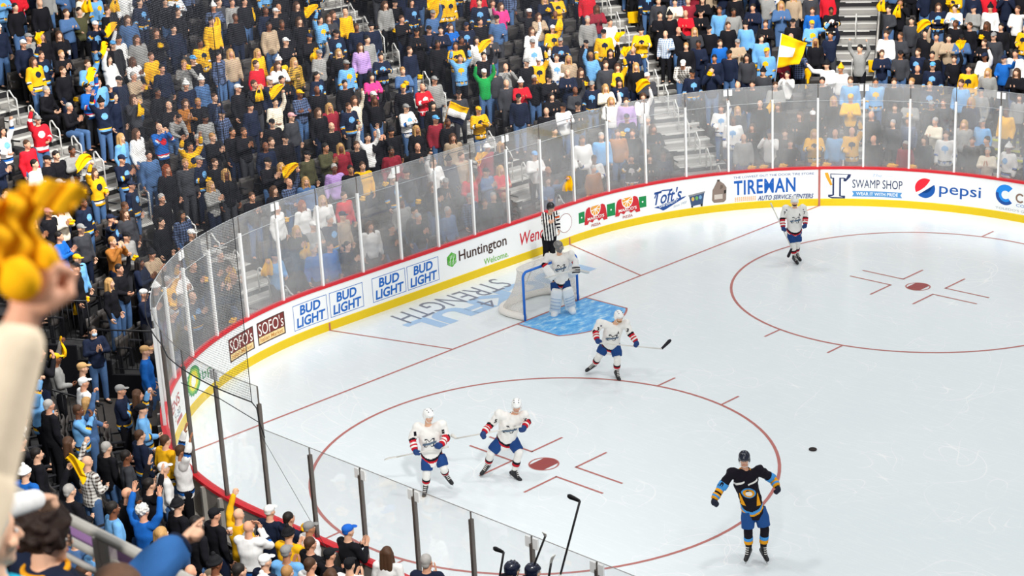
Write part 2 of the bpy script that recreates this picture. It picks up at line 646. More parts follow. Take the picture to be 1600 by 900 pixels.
flat('trapezoid_line', [strip(0, 11 * FT, -11 * FT, 14 * FT, 0.05)], LINE_RED, 0.004)
for sy in (-1, 1):
    cx, cy = 20 * FT, sy * 22 * FT
    flat('face_off_circle', ringpolys(cx, cy, 15 * FT, 0.065), LINE_RED)
    hm = []
    for e in (-1, 1):
        for q in (-1, 1):
            x = cx + q * 0.87
            y0 = cy + e * math.sqrt((15 * FT) ** 2 - 0.87 ** 2)
            hm.append(strip(x, y0, x, y0 + e * 0.6, 0.05))
    flat('hash_mark', hm, LINE_RED, 0.004)
    # spot: red bar inside a thin ring
    flat('spot_ring', ringpolys(cx, cy, 0.29, 0.035, n=40), LINE_RED, 0.004)
    bar = []
    for i in range(25):
        a = -math.radians(58) + math.radians(116) * i / 24
        bar.append((cx + 0.29 * math.sin(a) * 0.98, cy + 0.29 * math.cos(a)))
    pts = [(cx + 0.285 * math.sin(math.radians(t)), cy + 0.285 * math.cos(math.radians(t))) for t in list(range(-42, 43, 6))]
    pts += [(cx + 0.285 * math.sin(math.radians(t)), cy + 0.285 * math.cos(math.radians(t))) for t in list(range(138, 223, 6))]
    flat('face_off_spot', [pts], SPOT_RED, 0.005)
    lm = []
    for ex in (-1, 1):
        for ey in (-1, 1):
            x0, y0 = cx + ex * 0.60, cy + ey * 0.28
            lm.append(strip(x0 - ex * 0.025, y0, x0 + ex * 1.2, y0, 0.05))
            lm.append(strip(x0, y0, x0, y0 + ey * 0.9, 0.05))
    flat('face_off_mark', lm, LINE_RED, 0.004)
# crease: 8 ft wide, 4.5 ft straight sides, then an arc of 6 ft radius
hw = 4 * FT
arc_ = []
a1 = math.asin(hw / (6 * FT))
for i in range(21):
    t = -a1 + 2 * a1 * i / 20
    arc_.append((6 * FT * math.cos(t), 6 * FT * math.sin(t)))
flat('goal_crease', [[(0.03, -hw)] + arc_ + [(0.03, hw)]], CREASE, 0.002)
cr = [strip(0, -hw, arc_[0][0], -hw, 0.05), strip(0, hw, arc_[-1][0], hw, 0.05)]
cr += [strip(*arc_[i], *arc_[i + 1], 0.05) for i in range(20)]
flat('crease_outline', cr, LINE_RED, 0.004)

# ---- boards
b = MB()
sweep(b, S_NEAR, S_FAR, [(0, 0.2), (0, ZB - 0.06), (BOARD_T, ZB - 0.06), (BOARD_T, 0.2)], mi=0)
boards = b.obj('wall_boards', [WHITE])
tag(boards, 'white dasher boards around the ice covered in advertisements', 'rink boards', kind='structure')
b = MB()
sweep(b, S_NEAR, S_FAR, [(-0.012, 0.0), (-0.012, 0.2), (0.0, 0.215), (BOARD_T, 0.215), (BOARD_T, 0.0)])
o = b.obj('kickplate', YELLOW, boards); o['label'] = 'yellow kickplate along the foot of the boards'
b = MB()
sweep(b, S_NEAR, S_FAR, [(-0.015, ZB - 0.06), (-0.015, ZB), (0.13, ZB), (0.13, ZB - 0.06)])
o = b.obj('cap_rail', RED, boards); o['label'] = 'red cap rail on top of the boards'
b = MB()
for sg in (-1, 1):
    s = sg * (CYF + RC * math.acos(CX / RC))
    sweep(b, s - 0.03, s + 0.03, [(-0.016, 0.0), (-0.016, ZB - 0.06), (-0.001, ZB - 0.06), (-0.001, 0.0)])
    s = sg * 14 * FT
    sweep(b, s - 0.025, s + 0.025, [(-0.016, 0.0), (-0.016, 0.2), (-0.001, 0.2), (-0.001, 0.0)])
o = b.obj('goal_line_stripe', LINE_RED, boards)
# outside of the near boards: grey panels, frames and a low ledge
b = MB()
sweep(b, S_NEAR, -(CYF + ARC * 0.55), [(BOARD_T, 0.05), (BOARD_T, ZB - 0.06), (BOARD_T + 0.02, ZB - 0.06), (BOARD_T + 0.02, 0.05)], mi=0)
s = -(CYF + ARC * 0.55)
while s > S_NEAR:
    sweep(b, s - 0.035, s + 0.035, [(BOARD_T, 0.02), (BOARD_T, ZB - 0.06), (BOARD_T + 0.1, ZB - 0.06), (BOARD_T + 0.1, 0.02)], mi=1)
    s -= 0.64
sweep(b, S_NEAR, -(CYF + ARC * 0.55), [(BOARD_T, 0.30), (BOARD_T, 0.36), (BOARD_T + 0.16, 0.36), (BOARD_T + 0.16, 0.30)], mi=1)
o = b.obj('outer_panel', [BOARDBACK, STEEL], boards); o['label'] = 'grey outer side of the boards with steel ribs'

# ---- glass: one window per panel, a post on its first edge
PITCH = 1.27
Z_POST, Z_TALL, Z_LOW, Z_SEAM = 3.14, 3.54, 2.77, 3.06
LOW_S = -(CYF + ARC + 0.46)        # from here on the near side glass is lower
edges = []
s = LOW_S
while s > S_NEAR + 1.3:
    edges.append(s); s -= PITCH
edges = edges[::-1]
s = LOW_S + PITCH
while s < S_FAR - 0.2:
    edges.append(s); s += PITCH
bracket_at = set(range(0, len(edges), 3))
def ordinal(n):
    return ['zeroth', 'first', 'second', 'third', 'fourth', 'fifth', 'sixth', 'seventh', 'eighth', 'ninth', 'tenth', 'eleventh', 'twelfth', 'thirteenth', 'fourteenth', 'fifteenth', 'sixteenth', 'seventeenth', 'eighteenth', 'nineteenth', 'twentieth', 'twenty-first', 'twenty-second', 'twenty-third', 'twenty-fourth', 'twenty-fifth', 'twenty-sixth', 'twenty-seventh', 'twenty-eighth', 'twenty-ninth', 'thirtieth'][n] if n <= 30 else str(n) + 'th'
GD = 0.05
for i in range(len(edges) - 1):
    s0, s1 = edges[i], edges[i + 1]
    low = s1 <= LOW_S + 0.01
    near = s1 <= -(CYF + ARC * 0.62)
    zt = Z_LOW if low else Z_TALL
    g = MB()
    sweep(g, s0 + 0.012, s1 - 0.012, [(GD - 0.006, ZB), (GD - 0.006, zt), (GD + 0.006, zt), (GD + 0.006, ZB)], step=0.2)
    w = g.obj('window_%d' % (i + 1), GLASS_CLEAR if low or near else GLASS, smooth=False)
    tag(w, 'clear acrylic panel on the boards, the %s of the near side from the corner' % ordinal(len([e for e in edges if e <= LOW_S]) - i) if low else 'clear tall acrylic panel on the boards, the %s one from the near side step' % ordinal(i - len([e for e in edges if e <= LOW_S]) + 2), 'glass panel', kind='structure')
    e = MB()
    sweep(e, s0 + 0.01, s1 - 0.01, [(GD - 0.007, zt - 0.001), (GD - 0.007, zt + 0.004), (GD + 0.007, zt + 0.004), (GD + 0.007, zt - 0.001)], step=0.3)
    if not low and not near:
        sweep(e, s0 + 0.01, s1 - 0.01, [(GD - 0.008, Z_SEAM), (GD - 0.008, Z_SEAM + 0.007), (GD + 0.008, Z_SEAM + 0.007), (GD + 0.008, Z_SEAM)], step=0.3)
    e.obj('glass_edge', EDGED if low or near else EDGE, w)
    p = MB()
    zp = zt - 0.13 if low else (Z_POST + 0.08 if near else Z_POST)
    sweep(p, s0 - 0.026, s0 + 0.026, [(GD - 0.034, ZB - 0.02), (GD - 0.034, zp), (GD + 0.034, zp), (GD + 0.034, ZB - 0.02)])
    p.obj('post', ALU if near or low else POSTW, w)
    k = MB()
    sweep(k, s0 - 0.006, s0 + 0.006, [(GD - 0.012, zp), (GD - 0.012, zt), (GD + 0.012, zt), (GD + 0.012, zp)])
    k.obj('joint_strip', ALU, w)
    if i in bracket_at or (low and i % 3 != 1):
        q = MB()
        for sg in (-1, 1):
            sweep(q, s0 + sg * 0.075 - 0.05, s0 + sg * 0.075 + 0.05, [(GD - 0.016, zt - 0.2), (GD - 0.016, zt - 0.03), (GD + 0.016, zt - 0.03), (GD + 0.016, zt - 0.2)])
        q.obj('bracket', POSTW, w)

# ---- protective netting behind the goal, hung from the roof
b = MB()
ss = srange(-(CYF + ARC + 0.42), 5.9, 0.3)
zb = []
for s in ss:
    zb.append(3.28 if s < -(CYF + ARC * 0.8) else 3.42)
vs, uv = [], []
for s, z0 in zip(ss, zb):
    for z in (z0, 16.5):
        p, n = board(s, 0.16)
        vs.append((p[0], p[1], z)); uv.append((s, z))
b.add(vs, [(2 * i, 2 * i + 2, 2 * i + 3, 2 * i + 1) for i in range(len(ss) - 1)])
net = b.obj('safety_netting', NETTING)
ul = net.data.uv_layers.new(name='UVMap')
for l in net.data.loops:
    ul.data[l.index].uv = uv[l.vertex_index]
tag(net, 'dark safety netting hanging above the glass behind the goal', 'netting')
b = MB()
tube(b, [(board(s, 0.16)[0][0], board(s, 0.16)[0][1], z) for s, z in zip(ss, zb)], 0.012, 5)
b.obj('hem_rope', BLACKM, net)
b = MB()
p, n = board(ss[0], 0.16)
tube(b, [(p[0], p[1], 3.28), (p[0], p[1], 10), (p[0], p[1], 16.5)], 0.006, 5)
b.obj('edge_rope', BLACKM, net)
# guy ropes of the netting
b = MB()
p1, _ = board(LOW_S, 0.1)
p0, _ = board(ss[0], 0.16)
tube(b, [(p0[0], p0[1], 3.28), (p0[0] + 0.12, p0[1], 3.2), (p0[0] + 0.16, p0[1], 2.95), (p1[0] + 0.14, p1[1], 2.66)], 0.011, 5)
tube(b, [on_axis(283, 598, 1, -13.1), on_axis(342, 622, 1, -13.1), on_axis(403, 659, 1, -13.1)], 0.008, 5)
q = on_axis(510, 857, 1, -13.3)
tube(b, [(p1[0] + 0.02, p1[1], 2.7), tuple(q)], 0.004, 5)
o = b.obj('net_rope', BLACKM)
tag(o, 'thin dark rope tying the netting down to the near glass post', 'rope')

# ---- goal
goal = empty('hockey_goal', (0, 0, 0), 0, 'blue framed hockey goal with white netting behind the goaltender', 'goal')
BLUE = mat('blue_goal_frame', '#1f6fd0', 0.35, 0.4, var=0.06)
GW, GH = 0.945, 1.22
b = MB()
pts = [(0, -GW, 0), (0, -GW, GH - 0.14)] + [(0, -GW + 0.14 - 0.14 * math.cos(t), GH - 0.14 + 0.14 * math.sin(t)) for t in np.linspace(0.2, math.pi / 2, 6)]
pts = pts + [(x, -y, z) for x, y, z in pts[::-1]]
tube(b, pts, 0.032, 10)
b.obj('post_frame', BLUE, goal, True)
NETW = mat('white_net_frame', '#eee9e2', 0.6, 0.2, var=0.05)
def base_curve(n=30):
    o = []
    for i in range(n + 1):
        t = math.pi * i / n
        y = -math.cos(t)
        x = math.sin(t)
        o.append((-1.12 * (x ** 0.62), 1.02 * math.copysign(abs(y) ** 0.75, y) * (0.92 + 0.2 * x)))
    return o
bc = base_curve()
b = MB()
tube(b, [(x, y, 0.09) for x, y in bc], 0.085, 8)
b.obj('base_pad', NETW, goal, True)
topc = []
for (x, y) in bc:
    topc.append((x * 0.42, y * 0.89))
b = MB()
tube(b, [(x, y, GH - 0.01) for x, y in topc], 0.02, 8)
tube(b, [(topc[15][0], 0, GH - 0.01), (bc[15][0] * 0.75, 0, 0.55), (bc[15][0] * 0.92, 0, 0.12)], 0.016, 6)
b.obj('back_frame', NETW, goal, True)
b = MB()
vs, uv, fs = [], [], []
acc = 0
nr = 10
for i, ((x0, y0), (x1, y1)) in enumerate(zip(bc, topc)):
    if i: acc += math.hypot(bc[i][0] - bc[i - 1][0], bc[i][1] - bc[i - 1][1])
    for j in range(nr + 1):
        t = j / nr
        sag = 1 - 0.28 * math.sin(math.pi * t)
        w = t * sag
        vs.append((x0 + (x1 - x0) * (1 - (1 - t) ** 1.7), y0 + (y1 - y0) * (1 - (1 - t) ** 1.7), 0.1 + (GH - 0.12) * t))
        uv.append((acc, t * 1.35))
for i in range(len(bc) - 1):
    for j in range(nr):
        a = i * (nr + 1) + j
        fs.append((a, a + 1, a + nr + 2, a + nr + 1))
k = len(vs)
for i, (x, y) in enumerate(topc):      # the roof of the net
    vs.append((x, y, GH - 0.005)); uv.append((x, y))
    vs.append((0, max(-GW + .02, min(GW - .02, y * 1.06)), GH)); uv.append((0, y))
for i in range(len(topc) - 1):
    fs.append((k + 2 * i, k + 2 * i + 1, k + 2 * i + 3, k + 2 * i + 2))
b.add(vs, fs)
gn = b.obj('net', GOALNET, goal, True)
ul = gn.data.uv_layers.new(name='UVMap')
for l in gn.data.loops:
    ul.data[l.index].uv = uv[l.vertex_index]

# ---- puck
b = MB()
pk = on_z(1270, 703)
tube(b, [(0, 0, 0.004), (0, 0, 0.01), (0, 0, 0.022), (0, 0, 0.0265)], [0.075, 0.0785, 0.0785, 0.075], 20)
o = b.obj('puck', mat('black_rubber', '#2a2020', 0.6, 0.2, var=0.1), loc=None)
o.location = (pk[0], pk[1], 0)
tag(o, 'black rubber puck alone on the ice right of the near circle', 'puck')
# ================================================================== LETTERING
_font_cache = {}
def text2d(txt, bold=0.0, shear=0.0, res=3, spacing=1.0):
    """outline lettering as flat triangles/quads, normalised to its own bounding box"""
    key = (txt, bold, shear, spacing)
    if key in _font_cache:
        return _font_cache[key]
    cu = bpy.data.curves.new('lettering', 'FONT')
    cu.body = txt
    cu.offset = bold
    cu.shear = shear
    cu.resolution_u = res
    cu.space_character = spacing
    cu.fill_mode = 'FRONT'
    o = bpy.data.objects.new('lettering', cu)
    COL.objects.link(o)
    dg = bpy.context.evaluated_depsgraph_get()
    dg.update()
    me = bpy.data.meshes.new_from_object(o.evaluated_get(dg))
    v, f = mesh_np(me)
    bpy.data.objects.remove(o)
    bpy.data.curves.remove(cu)
    bpy.data.meshes.remove(me)
    v = v[:, :2].copy()
    lo, hi = v.min(0), v.max(0)
    v = (v - lo) / (hi - lo)
    _font_cache[key] = (v, f, (hi - lo)[0] / (hi - lo)[1])
    return _font_cache[key]

class Ad:
    """flat vinyl artwork laid on the inner face of the boards, in (s, z) coordinates"""
    def __init__(self):
        self.mb = MB()
        self.mats = []
        self.layer = 0
    def mi(self, m):
        if m not in self.mats:
            self.mats.append(m)
        return self.mats.index(m)
    def put(self, pts, faces, m):
        self.layer += 1
        d = -(0.0016 + 0.0005 * self.layer)
        ss = [p[0] for p in pts]
        if max(ss) - min(ss) > 0.16:
            # slice the artwork so that it bends with the boards
            bm = bmesh.new()
            bv = [bm.verts.new((p[0], p[1], 0)) for p in pts]
            for f in faces:
                try: bm.faces.new([bv[i] for i in f])
                except ValueError: pass
            bmesh.ops.triangulate(bm, faces=[f for f in bm.faces if len(f.verts) > 4])
            k = math.ceil(min(ss) / 0.12)
            while k * 0.12 < max(ss):
                bmesh.ops.bisect_plane(bm, geom=bm.verts[:] + bm.edges[:] + bm.faces[:], plane_co=(k * 0.12, 0, 0), plane_no=(1, 0, 0))
                k += 1
            bm.verts.index_update()
            pts = [(v.co.x, v.co.y) for v in bm.verts]
            faces = [tuple(v.index for v in f.verts) for f in bm.faces]
            bm.free()
        vs = []
        for s, z in pts:
            p, n = board(s, d)
            vs.append((p[0], p[1], z))
        self.mb.add(vs, faces, self.mi(m))
    def poly(self, pts, m):
        # fan of slices so that it follows the curve of the boards
        self.put(pts, [tuple(range(len(pts)))], m)
    def rect(self, s0, z0, s1, z1, m):
        ss = srange(s0, s1, 0.2)
        pts = [(s, z0) for s in ss] + [(s, z1) for s in ss]
        n = len(ss)
        self.put(pts, [(i, i + 1, n + i + 1, n + i) for i in range(n - 1)], m)
    def disc(self, s, z, rs, rz, m, n=28, a0=0, a1=2 * math.pi):
        self.poly([(s + rs * math.cos(a0 + (a1 - a0) * i / n), z + rz * math.sin(a0 + (a1 - a0) * i / n)) for i in range(n + (1 if a1 - a0 < 6.2 else 0))], m)
    def line(self, pts, w, m):
        for (x0, y0), (x1, y1) in zip(pts[:-1], pts[1:]):
            d = nrm((x1 - x0, y1 - y0)); n = np.array([-d[1], d[0]]) * w / 2
            e = d * w * 0.3
            self.layer -= 1
            self.poly([(x0 - e[0] + n[0], y0 - e[1] + n[1]), (x1 + e[0] + n[0], y1 + e[1] + n[1]), (x1 + e[0] - n[0], y1 + e[1] - n[1]), (x0 - e[0] - n[0], y0 - e[1] - n[1])], m)
        self.layer += 1
    def text(self, txt, s0, z0, s1, z1, m, bold=0.0, shear=0.0, slope=0.0, spacing=1.0):
        v, f, asp = text2d(txt, bold, shear, 3, spacing)
        pts = [(s0 + x * (s1 - s0), z0 + y * (z1 - z0) + slope * x * (s1 - s0)) for x, y in v]
        self.put(pts, f, m)
    def done(self, label):
        o = self.mb.obj('advertisement', self.mats, boards)
        o['label'] = label
        bm = bmesh.new(); bm.from_mesh(o.data)
        bmesh.ops.triangulate(bm, faces=[f for f in bm.faces if len(f.verts) > 4])
        bm.to_mesh(o.data); bm.free()
        return o
def ink(h):
    return mat('ink_' + h.strip('#'), h, 0.4, 0.3, var=0.02)

# bp sunflower
a = Ad()
cx, cz = -9.63, 0.655
def star(rs, rz, k, inner, m, rot=0.0):
    a.poly([(cx + rs * (1 if i % 2 == 0 else inner) * math.cos(math.pi * i / k + rot), cz + rz * (1 if i % 2 == 0 else inner) * math.sin(math.pi * i / k + rot)) for i in range(2 * k)], m)
star(0.44, 0.335, 18, 0.86, ink('#2f9b48'))
star(0.36, 0.275, 18, 0.86, ink('#8cc63f'), 0.09)
star(0.29, 0.22, 18, 0.86, ink('#f5e31a'))
star(0.15, 0.13, 18, 0.8, ink('#fdfdf0'))
a.text('bp', -9.12, 0.42, -8.62, 0.70, ink('#1f8a45'), 0.0)
a.done('green and yellow sunflower emblem with bp lettering')
# Sofo's
for s0, s1 in ((-7.77, -6.77), (-6.63, -5.65)):
    a = Ad()
    a.rect(s0, 0.36, s1, 0.91, ink('#4a2a20'))
    a.rect(s0 + 0.03, 0.55, s1 - 0.03, 0.885, ink('#7a2f2c'))
    a.rect(s0 + 0.04, 0.39, s1 - 0.04, 0.54, ink('#f2d59a'))
    a.text("SOFO's", s0 + 0.05, 0.57, s1 - 0.05, 0.87, ink('#fbf6ee'), 0.0)
    a.text('Italian Market', s0 + 0.09, 0.42, s1 - 0.09, 0.515, ink('#c5812f'), 0.012)
    a.done("brown SOFO's Italian Market sign, " + ('the left one of two' if s0 < -7 else 'the right one of two'))
# Bud Light
bl = ink('#1667c0')
for k, (s0, s1) in enumerate(((-5.36, -4.28), (-4.20, -3.14), (-2.84, -1.74), (-1.68, -0.60))):
    a = Ad()
    z0, z1 = 0.30, 0.925
    w = 0.014
    for r in ((s0, z0, s1, z0 + w), (s0, z1 - w, s1, z1), (s0, z0, s0 + w, z1), (s1 - w, z0, s1, z1)):
        a.rect(*r, bl)
    a.text('BUD', s0 + 0.22, 0.635, s1 - 0.20, 0.875, bl, 0.028, 0.1)
    a.text('LIGHT', s0 + 0.09, 0.345, s1 - 0.07, 0.59, bl, 0.028, 0.1)
    a.done('white BUD LIGHT sign with blue letters, the %s from the left' % ordinal(k + 1))
# Huntington
a = Ad()
gr = ink('#5bb53c')
cx, cz, r = -0.13, 0.71, 0.2
hexa = [(cx + r * math.sin(math.pi / 3 * i) * 0.95, cz + r * math.cos(math.pi / 3 * i)) for i in range(6)]
a.poly(hexa, gr)
wh = ink('#f6f7f4')
for k in range(-3, 4):
    x = cx + k * 0.052
    h = 0.16 - abs(k) * 0.018
    if k % 2:
        a.line([(x, cz - h), (x, cz + 0.02), (x + 0.052, cz + 0.06), (x + 0.052, cz + h * 0.8)], 0.013, wh)
    else:
        a.line([(x, cz - h * 0.9), (x, cz - 0.06), (x + 0.05, cz - 0.02), (x + 0.05, cz + h * 0.9)], 0.010, wh)
a.text('Huntington', 0.12, 0.52, 1.86, 0.88, ink('#473028'), 0.012)
a.text('Welcome.', 1.0, 0.27, 1.90, 0.43, ink('#76bf3f'), 0.004)
a.done('Huntington Welcome. sign with green hexagon emblem')
# Wendy's: the lettering, and only the ring of the round picture
a = Ad()
rd = ink('#cf2436')
a.text("Wendy's", 2.36, 0.33, 3.70, 0.80, rd, 0.012, 0.18)
a.disc(4.13, 0.64, 0.27, 0.27, ink('#8c2a2e'))
a.disc(4.13, 0.64, 0.255, 0.255, ink('#fafafa'))
a.done("red Wendy's lettering with an empty round ring beside it")
# Marco's Pizza
a = Ad()
g2 = ink('#158a4a')
for r in ((4.67, 0.48, 4.90, 0.79), (5.73, 0.44, 6.02, 0.80), (6.84, 0.48, 7.08, 0.80)):
    a.rect(*r, g2)
    a.disc((r[0] + r[2]) / 2, (r[1] + r[3]) / 2, 0.026, 0.026, wh)
red2 = ink('#cc2531')
for x in (5.31, 6.44):
    shp = [(-0.43, 0.39), (-0.38, 0.72), (-0.34, 0.82), (-0.26, 0.865), (-0.17, 0.85), (0.17, 0.85), (0.26, 0.865), (0.34, 0.82), (0.38, 0.72), (0.43, 0.39), (0.30, 0.38), (0.24, 0.46), (0.12, 0.40), (0.05, 0.47), (-0.05, 0.47), (-0.12, 0.40), (-0.24, 0.46), (-0.30, 0.38)]
    a.poly([(x + p, z) for p, z in shp], red2)
    a.disc(x, 0.80, 0.195, 0.235, wh, 30, math.pi - 0.35, 2 * math.pi + 0.35)
    a.disc(x, 0.80, 0.17, 0.205, ink('#f0a22a'), 30, math.pi - 0.3, 2 * math.pi + 0.3)
    for t in (-0.3, 0.32, 0.95, 1.57, 2.2, 2.83, 3.44):
        a.line([(x, 0.775), (x - 0.18 * math.cos(t), 0.80 - 0.21 * math.sin(t))], 0.022, wh)
    a.text("MARCO'S", x - 0.31, 0.485, x + 0.31, 0.575, wh, 0.02)
    a.text('PIZZA', x - 0.17, 0.285, x + 0.17, 0.355, ink('#b03a34'), 0.01)
a.done("two red MARCO'S PIZZA arches with green tabs")
# Toft's
a = Ad()
nb = ink('#1d4a93')
a.text("Toft's", 7.34, 0.46, 8.22, 0.86, nb, 0.014, 0.3, 0.05)
a.line([(7.36, 0.68), (7.42, 0.80), (7.62, 0.86), (7.9, 0.84)], 0.035, nb)
a.poly([(7.33, 0.40), (8.36, 0.60), (8.30, 0.55), (7.72, 0.30), (7.62, 0.27), (7.50, 0.35)], nb)
a.text('"ONE QUALITY"', 7.48, 0.345, 8.10, 0.43, wh, 0.02, 0.2, 0.19)
a.text('Since 1900', 7.95, 0.30, 8.36, 0.37, ink('#9aa7bd'), 0.0, 0.2, 0.2)
br = ink('#8c7a70')
tb = ink('#3e5478')
a.poly([(8.42, 0.60), (8.94, 0.66), (8.92, 0.61), (8.44, 0.55)], ink('#8f8f92'))
a.poly([(8.45, 0.55), (8.91, 0.61), (8.86, 0.30), (8.51, 0.26)], tb)
for x, c in ((8.56, '#d8b45a'), (8.68, '#6fae5c'), (8.79, '#7aa7cf')):
    a.disc(x, 0.47 + (x - 8.56) * 0.12, 0.045, 0.06, ink(c), 14)
a.poly([(8.50, 0.27), (8.56, 0.27), (8.56, 0.22), (8.50, 0.24)], ink('#1c1c22'))
a.poly([(8.79, 0.30), (8.86, 0.30), (8.85, 0.22), (8.80, 0.23)], ink('#1c1c22'))
a.poly([(9.14, 0.36), (9.16, 0.66), (9.24, 0.80), (9.29, 0.90), (9.39, 0.90), (9.50, 0.82), (9.58, 0.70), (9.56, 0.34), (9.50, 0.28), (9.20, 0.28)], br)
a.rect(9.30, 0.90, 9.38, 0.955, ink('#4c423c'))
a.rect(9.21, 0.38, 9.46, 0.52, ink('#cfc4bb'))
a.poly([(9.50, 0.62), (9.57, 0.64), (9.57, 0.54), (9.50, 0.52)], ink('#2c2624'))
a.poly([(9.38, 0.66), (9.47, 0.70), (9.47, 0.78), (9.40, 0.80)], ink('#6c5d55'))
a.done("blue Toft's script with an ice cream tub and a brown milk jug")
# Tireman
a = Ad()
tbl = ink('#0f5cb6')
tn = ink('#2a4d8f')
a.text('THE LOWEST OUT THE DOOR TIRE STORE', 9.79, 0.925, 12.1, 0.99, tn, 0.006)
a.text('TIREMAN', 9.80, 0.435, 11.58, 0.865, tbl, 0.022, 0.0, 0.0, 1.08)
for row in range(3):
    for k in range(11):
        x = 9.81 + k * 0.058
        z = 0.245 + row * 0.048
        a.poly([(x, z), (x + 0.03, z), (x + 0.052, z + 0.036), (x + 0.022, z + 0.036)], ink('#f3b878'))
a.text('AUTO SERVICE CENTERS', 10.49, 0.235, 12.09, 0.37, ink('#1f3f7f'), 0.012, 0.3)
a.done('blue TIREMAN AUTO SERVICE CENTERS sign behind the far white player')
# Swamp Shop: the block letter, the name and the ribbon
a = Ad()
dk = ink('#26345e')
lb = ink('#4f93cf')
a.poly([(12.56, 0.95), (13.14, 0.93), (13.12, 0.85), (13.0, 0.72), (12.93, 0.72), (12.93, 0.80), (12.86, 0.80), (12.86, 0.30), (12.98, 0.30), (12.98, 0.21), (12.62, 0.21), (12.50, 0.26), (12.50, 0.33), (12.62, 0.33), (12.62, 0.80), (12.56, 0.80)], dk)
a.poly([(12.58, 0.925), (13.05, 0.915), (13.0, 0.80), (12.95, 0.83), (12.81, 0.83), (12.81, 0.28), (12.92, 0.25), (12.55, 0.26), (12.67, 0.31), (12.67, 0.83), (12.60, 0.83)], ink('#f3f5f8'))
a.poly([(12.40, 0.97), (12.49, 0.98), (12.52, 0.90), (12.62, 0.62), (12.56, 0.60), (12.44, 0.84)], ink('#e8a82c'))
a.text('The', 13.74, 0.87, 14.0, 0.955, ink('#a9bcd6'), 0.0, 0.25)
a.rect(13.45, 0.905, 13.70, 0.912, ink('#bccbe0'))
a.rect(14.05, 0.905, 14.30, 0.912, ink('#bccbe0'))
a.text('SWAMP SHOP', 13.18, 0.53, 14.58, 0.78, dk, 0.0)
a.poly([(13.17, 0.44), (13.87, 0.445), (14.58, 0.44), (14.53, 0.36), (14.58, 0.28), (13.87, 0.285), (13.17, 0.28), (13.22, 0.36)], lb)
a.text('WEAR IT WITH PRIDE', 13.29, 0.315, 14.46, 0.41, wh, 0.012)
a.done('SWAMP SHOP sign with big outlined letter and blue ribbon')
# Pepsi
a = Ad()
cx, cz, r = 15.22, 0.62, 0.285
pr_, pb_ = ink('#ee2336'), ink('#0d57ab')
up = [(cx + r * math.cos(t), cz + r * math.sin(t)) for t in np.linspace(math.radians(60), math.radians(208), 24)]
up += [(cx - 0.13, cz - 0.065), (cx - 0.01, cz + 0.03), (cx + 0.07, cz + 0.13)]
a.poly(up, pr_)
lo_ = [(cx + r * math.cos(t), cz + r * math.sin(t)) for t in np.linspace(math.radians(226), math.radians(385), 24)]
lo_ += [(cx + 0.215, cz - 0.02), (cx + 0.13, cz - 0.12), (cx - 0.02, cz - 0.175)]
a.poly(lo_, pb_)
a.text('pepsi', 15.62, 0.40, 16.82, 0.80, pb_, 0.006)
a.done('pepsi sign with red, white and blue globe')
# the last sign, cut by the picture edge
a = Ad()
def carc(cx, cz, r0, r1, a0, a1, m, n=24):
    o = [(cx + r1 * math.cos(t), cz + r1 * math.sin(t)) for t in np.linspace(a0, a1, n)]
    o += [(cx + r0 * math.cos(t), cz + r0 * math.sin(t)) for t in np.linspace(a1, a0, n)]
    for i in range(n - 1):
        if i: a.layer -= 1
        a.poly([o[i], o[i + 1], o[2 * n - 2 - i], o[2 * n - 1 - i]], m)
carc(17.54, 0.70, 0.12, 0.29, math.radians(45), math.radians(315), ink('#1b8be8'))
carc(17.54, 0.70, 0.20, 0.29, math.radians(170), math.radians(312), ink('#1a4e9c'))
carc(17.98, 0.67, 0.085, 0.135, math.radians(40), math.radians(320), ink('#8a6f5f'))
a.text('CO', 17.87, 0.42, 18.12, 0.50, ink('#3a7cc4'), 0.0)
a.text("TOLEDO'S GE", 17.26, 0.275, 18.20, 0.34, ink('#a7acb3'), 0.0)
a.done("sign with a thick blue ring letter C and TOLEDO'S lettering")
# near corner sign, seen very obliquely
a = Ad()
a.text('ENS', -11.50, 0.62, -10.66, 0.86, ink('#b8474a'), 0.02)
a.text('5-30', -11.30, 0.40, -10.70, 0.56, ink('#6b6f78'), 0.01)
a.rect(-11.15, 0.26, -10.62, 0.36, ink('#b63a3e'))
a.done('corner sign with red and grey lettering next to the bp sign')

# ---- lettering painted in the ice behind the goal (read from the end boards)
def ice_text(name, txt, x0, x1, y0, y1, m, z, bold=0.0, shear=0.0, wob=0.0):
    """baseline runs towards -y, letter tops towards +x"""
    v, f, asp = text2d(txt, bold, shear)
    b = MB()
    b.add([(x0 + (x1 - x0) * q + wob * math.sin(7 * p), y0 + (y1 - y0) * p, z) for p, q in v], f)
    o = b.obj(name, m, ice)
    bm = bmesh.new(); bm.from_mesh(o.data)
    for fc in bm.faces:
        if fc.normal.z < 0: fc.normal_flip()
    bm.to_mesh(o.data); bm.free()
    return o
ice_text('ice_lettering', 'LUCKFUL', -2.22, -1.30, 3.1, -2.95, mat('pale_blue_ice_paint', '#a8c9ea', 0.35, 0.3, var=0.05), 0.003, 0.05)['label'] = 'pale blue block letters in the ice'
ice_text('ice_handwriting', 'STRENGTH', -2.95, -2.15, 0.9, -2.75, mat('grey_ice_marker', '#7a8194', 0.35, 0.3, var=0.1), 0.005, -0.005, 0.1, 0.05)['label'] = 'dark handwritten capitals over the blue letters'
ice_text('ice_handwriting', '4', -1.95, -1.35, -0.35, -0.75, mat('grey_ice_marker', '#7a8194'), 0.005, -0.005)
